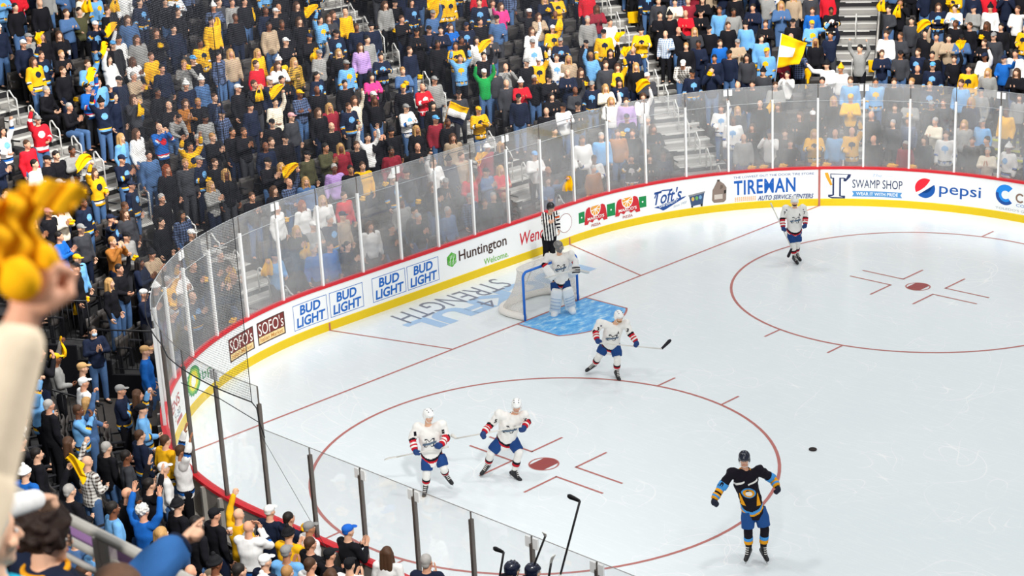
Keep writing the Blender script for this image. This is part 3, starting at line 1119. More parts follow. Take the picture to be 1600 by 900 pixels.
# ================================================================== STANDS
T_ROW, R_ROW, D0, Z0 = 0.78, 0.33, 0.8, 0.20
def row_z(n): return Z0 + n * R_ROW
def row_d(n): return D0 + n * T_ROW
TUN_A, TUN_B = math.radians(33), math.radians(51)      # tunnel mouth in the near corner
S_TA, S_TB = -(CYF + RC * TUN_A), -(CYF + RC * TUN_B)
N_NEAR, N_MAX = 8, 20
# name, point on its middle line, outward direction
AISLES = [('first', (-11.13, -5.87), (-0.989, -0.151)), ('second', (-11.84, 5.93), (-0.990, 0.141)), ('third', (-6.54, 11.89), (-0.887, 0.462)), ('fourth', (-3.6, 18.3), (-0.52, 0.854)), ('fifth', (3.4, 16.2), (-0.05, 0.999))]
def aisle_at(k, d):
    """plan point of an aisle at board offset d"""
    _, p, v = AISLES[k]
    p, v = np.array(p), np.array(v)
    lo, hi = -30.0, 30.0
    for _ in range(40):
        mid = (lo + hi) / 2
        q = p + v * mid
        if sd_of(q[0], q[1])[1] < d: lo = mid
        else: hi = mid
    return p + v * mid
def aisle_dist(P):
    best = (9.0, None)
    for k, (_, p, v) in enumerate(AISLES):
        w = np.array([P[0] - p[0], P[1] - p[1]])
        c = abs(w[0] * v[1] - w[1] * v[0])
        if c < best[0]: best = (c, k)
    return best
def rows_for(s):
    return N_NEAR if s < S_TB else N_MAX
b = MB()
for n in range(N_MAX + 1):
    segs = [(S_TA, CYF + ARC + 15)] if n < 6 else [(S_TA - 0.0, CYF + ARC + 15)]
    if n <= N_NEAR:
        segs.append((-(CYF + ARC + 8.5), S_TB))
    d0, d1 = row_d(n) - T_ROW / 2, row_d(n) + T_ROW / 2
    if n == 0: d0 = 0.16
    for s0, s1 in segs:
        sweep(b, s0, s1, [(d0, -0.2), (d0, row_z(n)), (d1, row_z(n)), (d1, -0.2)], step=0.5)
o = b.obj('floor_stands', CONC)
tag(o, 'stepped dark concrete rows of the stands around the rink', 'stands', kind='structure')
b = MB()
# floor around the rink outside the boards, and the dark back of the tunnel
b.box((-40, -45, -0.35), (30, 45, -0.21))
b.obj('floor_hall', CONC)['kind'] = 'structure'

# aisle stairs: two pale steps per row
for k, (nm, p, v) in enumerate(AISLES):
    b = MB()
    v3 = Vector((v[0], v[1], 0)).normalized()
    side = Vector((-v3.y, v3.x, 0))
    for n in range(0, 19 if k < 4 else 6):
        for h in (0, 1):
            d = row_d(n) - T_ROW + h * T_ROW / 2
            if n == 0 and h == 0: continue
            z = row_z(n) - (R_ROW / 2 if h == 0 else 0) + 0.008
            if n == 0: d = 0.3
            q = aisle_at(k, d)
            nb = board(sd_of(q[0], q[1])[0])[1]
            M = Matrix.Translation((q[0], q[1], 0)) @ Matrix(((nb[0], -nb[1], 0, 0), (nb[1], nb[0], 0, 0), (0, 0, 1, 0), (0, 0, 0, 1)))
            L = T_ROW / 2
            w = 0.62 if k == 3 else 0.72
            b.box((0, -w, z - 0.3), (L + 0.02, w, z), 0, M)
            b.box((-0.012, -w, z - 0.045), (0.05, w, z + 0.004), 1, M)
    o = b.obj('trim_%d' % (k + 1), [STEP, STEPE if k < 4 else mat('yellow_nosing', '#cfd03a', 0.6, 0.2)])
    tag(o, 'pale concrete stairs of the %s aisle from the left' % nm, 'stairs', kind='structure')
# loop handrails in the aisles, one per row
def handrail(q, v3, z, hgt=0.92):
    b = MB()
    o = Vector((q[0], q[1], z))
    L = 0.34
    pts = [o - v3 * L / 2]
    pts += [o - v3 * L / 2 + Vector((0, 0, hgt - 0.1 - 0.17))]
    for t in np.linspace(0, 1, 7):
        pts.append(o + v3 * (-L / 2 + (1 - math.cos(t * math.pi / 2)) * 0.1) + Vector((0, 0, hgt - 0.27 + 0.1 * math.sin(t * math.pi / 2))))
    pts2 = []
    for t in np.linspace(0, 1, 7):
        pts2.append(o + v3 * (L / 2 - 0.1 + 0.1 * math.sin(t * math.pi / 2)) + Vector((0, 0, hgt - 0.1 + 0.1 * math.cos(t * math.pi / 2) + 0.0)))
    pts = pts + pts2 + [o + v3 * L / 2 + Vector((0, 0, R_ROW))]
    tube(b, pts, 0.021, 7)
    tube(b, [o - v3 * L / 2 + Vector((0, 0, 0.5)), o + v3 * L / 2 + Vector((0, 0, 0.55))], 0.014, 6)
    return b
for k in range(4):
    v3 = Vector((AISLES[k][2][0], AISLES[k][2][1], 0)).normalized()
    for n in range(0, 18):
        q = aisle_at(k, row_d(n))
        if k == 3:
            if n % 3: continue
        x, y, _ = proj((q[0], q[1], row_z(n) + 0.6))
        if not (-20 < x < 1620 and -30 < y < 920): continue
        o = handrail((0, 0), v3, 0).obj('aisle_handrail', RAILW, smooth=True)
        o.location = (q[0], q[1], row_z(n))
        tag(o, 'pale loop handrail in the %s aisle from the left, %s one up from the glass' % (AISLES[k][0], ordinal((n if k != 3 else n // 3) + 1)), 'handrail', 'loop handrails in the aisles')
# side rail of the fourth aisle
b = MB()
pts = []
for n in range(1, 16):
    q = aisle_at(3, row_d(n))
    v = np.array(AISLES[3][2]); sd_ = np.array([v[1], -v[0]])
    pts.append((q[0] + sd_[0] * 0.72, q[1] + sd_[1] * 0.72, row_z(n) + 0.95))
tube(b, pts, 0.035, 8)
for p in pts[::2]:
    tube(b, [p, (p[0], p[1], p[2] - 0.95)], 0.025, 6)
    tube(b, [(p[0], p[1], p[2] - 0.45), (p[0] + 0.01, p[1], p[2] - 0.1)], 0.03, 6)
o = b.obj('aisle_side_rail', STEEL, smooth=True)
tag(o, 'long sloping steel rail along the right edge of the fourth aisle', 'handrail')

# ---- tunnel in the near corner: dark walls, landing, steps and black railings
def radial(ang, d):
    c, s_ = math.cos(ang), math.sin(ang)
    return np.array([CX - (RC + d) * c, -(CYF + (RC + d) * s_)])
b = MB()
for ang, nmax in ((TUN_A, 8), (TUN_B, N_NEAR)):
    for n in range(0, nmax + 1):
        d0, d1 = row_d(n) - T_ROW / 2, row_d(n) + T_ROW / 2
        e = 0.006 if ang == TUN_A else -0.006
        zt = row_z(n) + (0.12 if ang == TUN_A else 0.05)
        p = [radial(ang, d0), radial(ang, d1), radial(ang + e, d1), radial(ang + e, d0)]
        b.add([(q[0], q[1], -0.2) for q in p] + [(q[0], q[1], zt) for q in p], [(0, 3, 2, 1), (4, 5, 6, 7), (0, 1, 5, 4), (1, 2, 6, 5), (2, 3, 7, 6), (3, 0, 4, 7)])
o = b.obj('wall_tunnel', BLACKP)
tag(o, 'black side walls of the tunnel in the near corner', 'tunnel wall', kind='structure')
b = MB()
sweep(b, S_TB, S_TA, [(0.2, -0.2), (0.2, 0.10), (7.5, 0.10), (7.5, -0.2)], step=0.4)
for i in range(3):
    sweep(b, S_TB + 0.25, S_TA - 1.1, [(0.25 + i * 0.3, 0.1), (0.25 + i * 0.3, 0.55 - i * 0.15), (0.55 + i * 0.3, 0.55 - i * 0.15), (0.55 + i * 0.3, 0.1)], step=0.4, mi=0)
o = b.obj('floor_tunnel', mat('tunnel_floor', '#3a3633', 0.7, 0.3, var=0.2))
tag(o, 'dark landing and steps of the tunnel in the near corner', 'landing', kind='structure')
b = MB()
sweep(b, S_TB, S_TA, [(7.2, -0.2), (7.2, 3.2), (7.4, 3.2), (7.4, -0.2)], step=0.4)
o = b.obj('wall_tunnel_back', BLACKP)
tag(o, 'black back wall of the tunnel in the near corner', 'tunnel wall', kind='structure')
def railing(pts_bot, hgt, label, step=0.12):
    """balustrade standing on a polyline of 3-D points"""
    b = MB()
    P = [np.array(p, float) for p in pts_bot]
    up = np.array([0, 0, hgt])
    tube(b, [P[0]] + [p + up for p in P] + [P[-1]], 0.022, 7)
    tube(b, [p + np.array([0, 0, 0.08]) for p in P], 0.015, 6)
    for a, c in zip(P[:-1], P[1:]):
        L = np.linalg.norm(c - a)
        for i in range(1, int(L / step)):
            q = a + (c - a) * i * step / L
            tube(b, [q + np.array([0, 0, 0.08]), q + up], 0.008, 5)
    o = b.obj('metal_railing', BLACKM, smooth=True)
    return tag(o, label, 'railing', 'black railings around the tunnel')
def r3(ang, d, z):
    q = radial(math.radians(ang), d)
    return (q[0], q[1], z)
for i, (n0, n1) in enumerate(((0.2, 1.9), (2.1, 3.9), (4.1, 6.0))):
    zz = row_z(int(n1)) + 0.12
    railing([r3(32.4, row_d(n0), zz), r3(32.4, row_d(n1), zz)], 0.98, 'black railing above the dark tunnel wall, ' + ('the one nearest the glass', 'the middle one of three', 'the one farthest from the glass')[i])
railing([r3(51.5, row_d(0.6), row_z(0) + 0.1), r3(51.5, row_d(4.5), row_z(4) + 0.1)], 0.95, 'black sloping railing on the near side of the tunnel', 0.14)

# ---- upper deck in the foreground with its silver rail
b = MB()
treads = [(-25.45, -26.45, 9.75), (-26.45, -27.3, 10.15), (-27.3, -28.1, 10.6), (-28.1, -28.75, 11.6), (-28.75, -31, 12.5)]
for y0, y1, z in treads:
    b.box((14, y1, z - 0.9), (32, y0, z))
o = b.obj('floor_deck', CONC)
tag(o, 'stepped floor of the upper deck in the foreground', 'deck', kind='structure')
rail = empty('deck_railing', (20, -25.5, 9.75), 0, 'silver metal railing with a purple panel in the bottom left foreground', 'railing')
def rel(b):
    b.v = [v - np.array([20, -25.5, 9.75]) for v in b.v]
    return b
zr = on_axis(124, 819, 1, -25.5)[2]
b = MB(); tube(b, [(14, -25.5, zr), (30, -25.5, zr)], 0.027, 10, flat=1.0)
rel(b).obj('top_rail', STEEL, rail, True)
z2 = on_axis(124, 852, 1, -25.5)[2]
b = MB(); tube(b, [(14, -25.5, z2), (30, -25.5, z2)], 0.02, 8)
rel(b).obj('lower_rail', STEEL, rail, True)
z3 = on_axis(124, 879, 1, -25.5)[2] + 0.05
b = MB(); tube(b, [(14, -25.5, z3 - 0.05), (30, -25.5, z3 - 0.05)], 0.016, 8)
rel(b).obj('lower_rail', STEEL, rail, True)
xpost = on_axis(166, 850, 1, -25.5)[0]
for i, x in enumerate((xpost - 4.4, xpost - 2.2, xpost, xpost + 2.2, xpost + 4.4)):
    b = MB()
    b.box((x - 0.05, -25.52, 9.7), (x + 0.05, -25.48, zr))
    b.box((x - 0.055, -25.54, 9.7), (x - 0.04, -25.46, zr))
    rel(b).obj('rail_post', STEEL, rail)
za = on_axis(124, 834, 1, -25.38)[2]
b = MB(); b.box((14, -25.39, za - 0.036), (30, -25.37, za + 0.036))
o = rel(b).obj('purple_panel', mat('purple_panel', '#a77fb4', 0.4, 0.3, var=0.05), rail)
o['label'] = 'lilac purple panel below the top rail'
b = MB(); b.box((14, -25.45, 7.6), (32, -25.30, za - 0.30))
o = b.obj('wall_deck', BLACKP)
tag(o, 'dark front wall of the upper deck below the silver railing', 'deck wall', kind='structure')
# ================================================================== PEOPLE
V = lambda *a: np.array(a, float)
def head_axes(J):
    f = nrm(J.get('hdir', (0, -1, 0)))
    u0 = np.asarray(J.get('hup', (0, 0, 1)), float)
    x = nrm(np.cross(-f, u0))
    u = nrm(np.cross(x, -f))
    return np.array([x, -f, u])          # x (to his left), back, up
def spine(J):
    pel, che, nek = (np.asarray(J[k], float) for k in ('pel', 'che', 'nek'))
    xs = nrm(np.asarray(J['sh'][1], float) - np.asarray(J['sh'][0], float))
    xh = nrm(np.asarray(J['hp'][1], float) - np.asarray(J['hp'][0], float))
    return pel, che, nek, xs, xh
def sec(c, x, up, rx, ry):
    x = nrm(x)
    y = nrm(np.cross(nrm(up), x))
    return (c, x, y, rx, ry)
def torso(mb, J, e=0.0, top=True, hem=0.0, slim=1.0, mi=0):
    pel, che, nek, xs, xh = spine(J)
    u1, u2 = nrm(che - pel), nrm(nek - che)
    w = pel * 0.45 + che * 0.55
    S = [sec(pel - u1 * (0.10 + hem), xh, u1, 0.150 * slim + e * 1.1, 0.105 + e * 1.1),
         sec(pel - u1 * 0.02, xh, u1, 0.162 * slim + e, 0.115 + e),
         sec(pel * 0.7 + che * 0.3, xh + xs, u1, 0.145 * slim + e, 0.105 + e),
         sec(w, xh * 0.7 + xs, u1, 0.145 * slim + e, 0.108 + e),
         sec(che, xs, u2 + u1, 0.165 * slim + e, 0.118 + e),
         sec(che * 0.55 + nek * 0.45, xs, u2, 0.168 * slim + e * 0.9, 0.105 + e * 0.8),
         sec(che * 0.2 + nek * 0.8, xs, u2, 0.12 + e * 0.7, 0.078 + e * 0.6),
         sec(nek, xs, u2, 0.065 + e * 0.4, 0.060 + e * 0.4)]
    loft(mb, S, 20, mi)
def hand(mb, w, d, n, right, kind='relax', sc=1.0, fat=1.0, seg=7, mi=0):
    d = nrm(d)
    n = nrm(np.asarray(n, float) - d * np.dot(n, d))
    t = np.cross(d, n) * (1 if right else -1)
    w = np.asarray(w, float)
    ell(mb, w + d * 0.052 * sc, (0.041 * sc * fat ** 0.3, 0.0165 * sc * fat, 0.056 * sc), [t, n, d], 10, 7, mi)
    cu = {'open': (0.08, 0.1, 0.1), 'relax': (0.45, 0.5, 0.35), 'fist': (1.45, 1.55, 1.1), 'grip': (1.15, 1.25, 0.8)}
    for i in range(4):
        k = kind
        if kind == 'point': k = 'open' if i == 0 else 'fist'
        c = cu[k]
        L = (0.95, 1.05, 1.0, 0.8)[i] * sc
        p = w + d * (0.094 if i in (1, 2) else 0.088) * sc + t * (0.030 - 0.0205 * i) * sc
        sp = (0.10, 0.03, -0.04, -0.12)[i] * (1.4 if k == 'open' else 0.6)
        q0 = nrm(d + t * sp)
        a = 0.0
        rr = (0.0098, 0.0102, 0.0097, 0.0085)[i] * sc * fat
        for j, sl in enumerate((0.043, 0.028, 0.022)):
            a += c[j]
            dd = q0 * math.cos(a) + n * math.sin(a)
            e = p + dd * sl * L
            cap(mb, p, e, rr * (1 - 0.06 * j), rr * (0.94 - 0.06 * j), seg, mi)
            p = e
    if kind in ('fist', 'grip', 'point'): ell(mb, w + d * 0.088 * sc + n * 0.030 * sc - t * 0.012 * sc, (0.034 * sc, 0.026 * sc * fat ** 0.5, 0.026 * sc), [t, n, d], 8, 6, mi)
    p = w + d * 0.026 * sc + t * 0.030 * sc + n * 0.006 * sc
    if kind in ('fist', 'grip', 'point'):
        e1 = p + nrm(d * 0.75 + t * 0.35 + n * 0.55) * 0.042 * sc
        e2 = e1 + nrm(d * 0.55 - t * 0.55 + n * 0.45) * 0.034 * sc
    else:
        e1 = p + nrm(d * 0.62 + t * 0.75 + n * 0.2) * 0.042 * sc
        e2 = e1 + nrm(d * 0.85 + t * 0.4 + n * 0.12) * 0.032 * sc
    cap(mb, p, e1, 0.0125 * sc * fat, 0.011 * sc * fat, seg, mi)
    cap(mb, e1, e2, 0.011 * sc * fat, 0.0088 * sc * fat, seg, mi)
def hand_dir(J, i):
    el, wr = np.asarray(J['el'][i], float), np.asarray(J['wr'][i], float)
    d = J.get('hd', [None, None])[i]
    d = nrm(wr - el) if d is None else nrm(d)
    n = J.get('hn', [None, None])[i]
    if n is None:
        mid = (np.asarray(J['che'], float) - wr)
        n = mid - d * (mid @ d)
        if np.linalg.norm(n) < 1e-3: n = V(0, -1, 0)
    return d, n
def body_mb(J, islands, fingers_in=False, hair_cut=False):
    m = MB()
    torso(m, J)
    c = np.asarray(J['hed'], float)
    A = head_axes(J)
    P = lambda x, b, u: c + A[0] * x + A[1] * b + A[2] * u
    ell(m, P(0, 0.010, 0.025), (0.075, 0.094, 0.090), A)
    ell(m, P(0, -0.020, -0.040), (0.060, 0.070, 0.072), A)
    ell(m, P(0, -0.062, -0.088), (0.028, 0.024, 0.022), A, 8, 6)
    cap(m, P(0, -0.084, 0.012), P(0, -0.100, -0.022), 0.010, 0.0155, 8)
    for s in (-1, 1):
        ell(m, P(s * 0.077, 0.008, -0.008), (0.012, 0.021, 0.031), A, 8, 6)
        ell(m, P(s * 0.045, -0.058, -0.022), (0.024, 0.022, 0.022), A, 8, 6)
    cap(m, np.asarray(J['nek'], float) - V(0, 0, 0.03), P(0, 0.015, -0.05), 0.062, 0.055, 12)
    for i in (0, 1):
        sh, el, wr = (np.asarray(J[k][i], float) for k in ('sh', 'el', 'wr'))
        cap(m, np.asarray(J['che'], float) * 0.4 + np.asarray(J['nek'], float) * 0.6, sh, 0.060, 0.062)
        cap(m, sh, sh * 0.5 + el * 0.5, 0.062, 0.050)
        cap(m, sh * 0.5 + el * 0.5, el, 0.050, 0.040)
        cap(m, el, el * 0.65 + wr * 0.35, 0.041, 0.042)
        cap(m, el * 0.65 + wr * 0.35, wr, 0.042, 0.027)
        d, n = hand_dir(J, i)
        cap(m, wr, wr + d * 0.02, 0.027, 0.024)
        hand(m if fingers_in else islands, wr, d, n, i == 0, J.get('hk', ['relax', 'relax'])[i], 1.0)
        if not fingers_in:
            t = np.cross(nrm(d), nrm(n))
            ell(m, wr + d * 0.05, (0.04, 0.022, 0.055), [nrm(t), nrm(np.cross(t, d)), nrm(d)], 10, 7)
        hp, kn, an = (np.asarray(J[k][i], float) for k in ('hp', 'kn', 'an'))
        cap(m, hp, kn, 0.088, 0.055)
        cap(m, kn, kn * 0.6 + an * 0.4, 0.053, 0.052)
        cap(m, kn * 0.6 + an * 0.4, an, 0.052, 0.036)
        toe = np.asarray(J['toe'][i], float)
        if J.get('skates'): cap(m, an, an * 0.75 + toe * 0.25, 0.036, 0.03)
        else: cap(m, an - V(0, 0, 0.03), toe, 0.040, 0.034)
    # features
    ii = islands
    for s in (-1, 1):
        ell(ii, P(s * 0.030, -0.0775, 0.008), (0.0125, 0.008, 0.0075), A, 8, 5, 3)
        ell(ii, P(s * 0.030, -0.0835, 0.008), (0.0062, 0.004, 0.0062), A, 8, 5, 1)
        ell(ii, P(s * 0.031, -0.0800, 0.027), (0.019, 0.006, 0.0045), A, 8, 5, 1)
    if J.get('mouth', 'open') == 'open':
        ell(ii, P(0, -0.084, -0.057), (0.020, 0.009, 0.013), A, 10, 6, 1)
        ell(ii, P(0, -0.0875, -0.050), (0.015, 0.006, 0.004), A, 8, 5, 3)
    else:
        ell(ii, P(0, -0.0865, -0.055), (0.023, 0.006, 0.006), A, 10, 6, 2)
    return m
def top_mb(J, e=0.022, sleeve=1.0, hem=0.03, arm=0.014, pad=0.0, cuff=0.0):
    m = MB()
    torso(m, J, e, hem=hem)
    for i in (0, 1):
        sh, el, wr = (np.asarray(J[k][i], float) for k in ('sh', 'el', 'wr'))
        cap(m, np.asarray(J['che'], float) * 0.45 + np.asarray(J['nek'], float) * 0.55, sh, 0.062 + e * 0.7, 0.064 + arm + pad)
        if pad:
            ell(m, sh + V(0, 0, 0.015), (0.10, 0.095, 0.085))
        e2 = sh + (el - sh) * min(1, sleeve * 2)
        cap(m, sh, e2, 0.063 + arm + pad * 0.6, 0.046 + arm * 1.2 + pad * 0.8)
        if sleeve > 0.5:
            w2 = el + (wr - el) * (0.97 if cuff == 0 else cuff)
            cap(m, el, w2, 0.046 + arm * 1.2 + pad * 0.8, 0.033 + arm + pad * 0.6)
    return m
def legs_mb(J, e=0.016, shoes=None):
    m = MB()
    pel, che, nek, xs, xh = spine(J)
    u1 = nrm(che - pel)
    loft(m, [sec(pel - u1 * 0.11, xh, u1, 0.13, 0.10), sec(pel - u1 * 0.03, xh, u1, 0.165 + e * 0.6, 0.118 + e * 0.6), sec(pel + u1 * 0.06, xh, u1, 0.155 + e * 0.4, 0.110 + e * 0.4)])
    for i in (0, 1):
        hp, kn, an = (np.asarray(J[k][i], float) for k in ('hp', 'kn', 'an'))
        cap(m, hp, kn, 0.092 + e, 0.060 + e)
        cap(m, kn, an + (kn - an) * 0.04, 0.058 + e, 0.045 + e)
        if shoes is not None:
            toe = np.asarray(J['toe'][i], float)
            d = toe - an; d[2] = 0; d = nrm(d)
            base = V(an[0], an[1], an[2] - 0.045)
            cap(shoes, base - d * 0.045, V(toe[0], toe[1], base[2] - 0.008) + d * 0.02, 0.045, 0.038, 9, 1)
    return m
def pose(name, female=False):
    J = dict(pel=V(0, 0, 0.96), che=V(0, 0.005, 1.25), nek=V(0, 0.015, 1.47), hed=V(0, -0.01, 1.625), hdir=V(0, -1, 0),
             sh=[V(-0.175, 0.01, 1.415), V(0.175, 0.01, 1.415)],
             hp=[V(-0.092, 0, 0.92), V(0.092, 0, 0.92)], kn=[V(-0.105, -0.02, 0.49), V(0.105, -0.02, 0.49)],
             an=[V(-0.11, 0.02, 0.085), V(0.11, 0.02, 0.085)], toe=[V(-0.13, -0.15, 0.04), V(0.13, -0.15, 0.04)],
             el=[V(-0.245, 0.035, 1.13), V(0.245, 0.035, 1.13)], wr=[V(-0.25, -0.05, 0.885), V(0.25, -0.05, 0.885)], hk=['relax', 'relax'], hd=[None, None], hn=[None, None])
    sit = name in 'de'
    if sit:
        J.update(pel=V(0, 0.08, 0.55), che=V(0, 0.06, 0.85), nek=V(0, 0.03, 1.07), hed=V(0, -0.01, 1.22), sh=[V(-0.175, 0.04, 1.015), V(0.175, 0.04, 1.015)],
                 hp=[V(-0.095, 0.03, 0.53), V(0.095, 0.03, 0.53)], kn=[V(-0.13, -0.38, 0.53), V(0.13, -0.38, 0.53)], an=[V(-0.13, -0.36, 0.09), V(0.13, -0.36, 0.09)], toe=[V(-0.14, -0.53, 0.04), V(0.14, -0.53, 0.04)],
                 el=[V(-0.25, 0.0, 0.76), V(0.25, 0.0, 0.76)], wr=[V(-0.12, -0.24, 0.68), V(0.12, -0.24, 0.68)], mouth='shut')
    dz = -0.40 if sit else 0.0
    def arm(i, el, wr, d=None, n=None, k=None):
        s = -1 if i == 0 else 1
        f = lambda p: V(p[0] * s, p[1], p[2] + dz)
        g = lambda p: None if p is None else V(p[0] * s, p[1], p[2])
        J['el'][i], J['wr'][i], J['hd'][i], J['hn'][i] = f(el), f(wr), g(d), g(n)
        if k: J['hk'][i] = k
    if name in 'ce':
        for i in (0, 1): arm(i, (0.25, -0.09, 1.18), (0.055, -0.29, 1.25), (-0.12, -0.45, 0.88), (-1, 0.1, 0), 'open')
    elif name == 'u':
        arm(0, (0.25, -0.06, 1.62), (0.20, -0.14, 1.87), None, (0, -1, 0), 'grip'); arm(1, (0.255, -0.03, 1.15), (0.13, -0.22, 1.10))
    elif name == 'U':
        for i in (0, 1): arm(i, (0.29, -0.04, 1.60), (0.26, -0.12, 1.85), None, (0, -1, 0), 'open')
    elif name == 'p':
        for i in (0, 1): arm(i, (0.25, -0.17, 1.27), (0.075, -0.24, 1.49), (-0.25, -0.15, 1), (-0.3, 1, 0), 'relax')
    elif name == 'h':
        arm(0, (0.25, 0.0, 1.15), (0.16, -0.25, 1.17), (-0.3, -1, 0.15), (-1, 0, 0), 'grip')
    elif name == 'x':
        arm(0, (0.245, -0.06, 1.15), (-0.06, -0.19, 1.19), (-1, -0.1, 0.1), (0, 1, 0)); arm(1, (0.245, -0.06, 1.13), (-0.04, -0.235, 1.14), (-1, 0, 0.15), (0, 1, 0))
    elif name == 'w':
        arm(0, (0.36, -0.12, 1.44), (0.47, -0.24, 1.64), None, (0, -1, 0), 'grip'); arm(1, (0.25, -0.02, 1.15), (0.11, -0.22, 1.13))
    elif name == 'f':
        q = math.radians(38)
        for k in ('che', 'nek', 'hed'):
            p = J[k]; J[k] = V(p[0], p[1] - (p[2] - 0.96) * math.sin(q), 0.96 + (p[2] - 0.96) * math.cos(q))
        for i in (0, 1):
            p = J['sh'][i]; J['sh'][i] = V(p[0], p[1] - (p[2] - 0.96) * math.sin(q), 0.96 + (p[2] - 0.96) * math.cos(q))
        J['hdir'] = V(0, -1, -0.35)
        for i in (0, 1): arm(i, (0.23, -0.34, 1.08), (0.13, -0.52, 1.0))
    elif name == 'a':
        arm(0, (0.22, -0.26, 1.36), (0.15, -0.50, 1.46), None, (-1, 0, 0), 'point')
    return J

SKIN = [mat('skin_light', '#e2b091', 0.55, 0.3, var=0.06, scale=14), mat('skin_rosy', '#d99f80', 0.55, 0.3, var=0.06, scale=14), mat('skin_tan', '#b97f5c', 0.55, 0.3, var=0.06, scale=14), mat('skin_brown', '#7d4e36', 0.5, 0.3, var=0.06, scale=14)]
EYE = mat('dark_eye', '#2a1d18', 0.4, 0.4, var=0.0)
LIP = mat('lip', '#b0615a', 0.5, 0.3, var=0.05)
EYEW = mat('eye_white', '#ece6df', 0.4, 0.4, var=0.0)
SHOE = mat('dark_shoe', '#1d1c1f', 0.6, 0.3, var=0.1)
FAB = {'k': ('#17171c', 'black'), 'n': ('#1b2338', 'navy'), 'c': ('#3c3d42', 'charcoal'), 'g': ('#93928f', 'grey'), 'w': ('#efedea', 'white'), 'y': ('#f4b41a', 'yellow'), 'b': ('#6fa9dc', 'light blue'),
       'B': ('#1c62b4', 'royal blue'), 'r': ('#cf1f2e', 'red'), 'm': ('#8c2634', 'maroon'), 'p': ('#e23f86', 'pink'), 'P': ('#b695cf', 'lilac'), 't': ('#b09a80', 'tan'), 'e': ('#1f9a4a', 'green'), 'v': ('#4b4a33', 'olive'),
       'd': ('#4b6a94', 'denim blue'), 'o': ('#a5692f', 'brown'), 'l': ('#e7dcc6', 'cream')}
def fab(c):
    return mat('cloth_' + FAB[c][1].replace(' ', '_'), FAB[c][0], 0.85, 0.15, var=0.16, scale=18)
JERSEY = {'y': ('w', 'n', 'n'), 'n': ('b', 'y', 'b'), 'b': ('y', 'n', 'y'), 'w': ('B', 'n', 'b'), 'r': ('w', 'w', 'w'), 'k': ('y', 'w', 'w'), 'B': ('w', 'r', 'r'), 'g': ('w', 'k', 'k'), 'c': ('y', 'w', 'w')}
HAIRC = {'k': '#1f1a18', 'o': '#4a3222', 'l': '#4f3524', 'L': '#201a18', 'y': '#b98f58', 'Y': '#a87d4b', 'g': '#a9a5a0', 'G': '#d9d4cc', 'r': '#8a4526'}
HAIRN = {'k': 'dark-haired', 'o': 'brown-haired', 'l': 'long brown-haired', 'L': 'long dark-haired', 'y': 'blond long-haired', 'Y': 'sandy-haired', 'g': 'grey-haired', 'G': 'white-haired', 'r': 'red-haired', 'b': 'bald'}
CAPC = {'k': ('#18181c', 'black'), 'n': ('#1d2740', 'navy'), 'w': ('#eceae6', 'white'), 'y': ('#f2b31c', 'yellow'), 'b': ('#5aa3dd', 'light blue'), 'g': ('#8d8c8a', 'grey'), 'r': ('#e0a0a0', 'pale pink'), 't': ('#c9a06c', 'tan'), 'B': ('#1e63c4', 'blue')}
def hairm(c): return mat('hair_' + HAIRN[c].replace('-', '_').replace(' ', '_'), HAIRC[c], 0.6, 0.3, var=0.25, scale=40)
def capm(c): return mat('hat_' + CAPC[c][1].replace(' ', '_'), CAPC[c][0], 0.8, 0.2, var=0.1, scale=20)

def head_gear(vox=0.012):
    """hair and hats around a head whose centre is the origin, facing -y"""
    out = {}
    def done(key, m, isl=None, mats=None, v=vox):
        me = remesh(m, key, v, 2)
        out[key] = finish(me, isl, mats or [hairm('k')], key)
    m = MB(); ell(m, (0, 0.022, 0.040), (0.083, 0.098, 0.090)); ell(m, (0, 0.075, -0.02), (0.06, 0.035, 0.055)); done('short', m)
    m = MB(); ell(m, (0, 0.022, 0.040), (0.086, 0.100, 0.092))
    for x in (-0.05, 0, 0.05): cap(m, (x, 0.06, 0.03), (x * 1.3, 0.085, -0.23), 0.055, 0.045)
    for s in (-1, 1): cap(m, (s * 0.075, -0.005, 0.02), (s * 0.085, -0.015, -0.20), 0.026, 0.032)
    done('long', m)
    m = MB(); ell(m, (0, 0.022, 0.045), (0.09, 0.105, 0.095))
    for k in range(70):
        a = R.uniform(0, 6.28); u = R.uniform(-0.02, 0.13)
        r = 0.088 * math.sqrt(max(0.05, 1 - ((u - 0.045) / 0.1) ** 2))
        y = 0.022 + math.sin(a) * r * 1.1
        if y < -0.05 and u < 0.06: continue
        ell(m, (math.cos(a) * r * 1.04, y * 1.04, u), (0.020, 0.020, 0.018), None, 7, 5)
    done('curly', m, v=0.008)
    m = MB(); ell(m, (0, 0.014, 0.058), (0.086, 0.102, 0.070)); ell(m, (0, 0.06, 0.01), (0.066, 0.045, 0.05)); ell(m, (0, -0.118, 0.050), (0.068, 0.058, 0.011)); done('cap', m)
    m = MB(); ell(m, (0, 0.014, 0.052), (0.087, 0.103, 0.096)); tube(m, [(0.088 * math.cos(t), 0.014 + 0.104 * math.sin(t), 0.035 + 0.01 * math.sin(t) * -1) for t in np.linspace(0, 6.28, 25)], 0.022, 8); ell(m, (0, 0.02, 0.165), (0.035, 0.035, 0.033)); done('beanie', m)
    return out
HEADGEAR = head_gear()

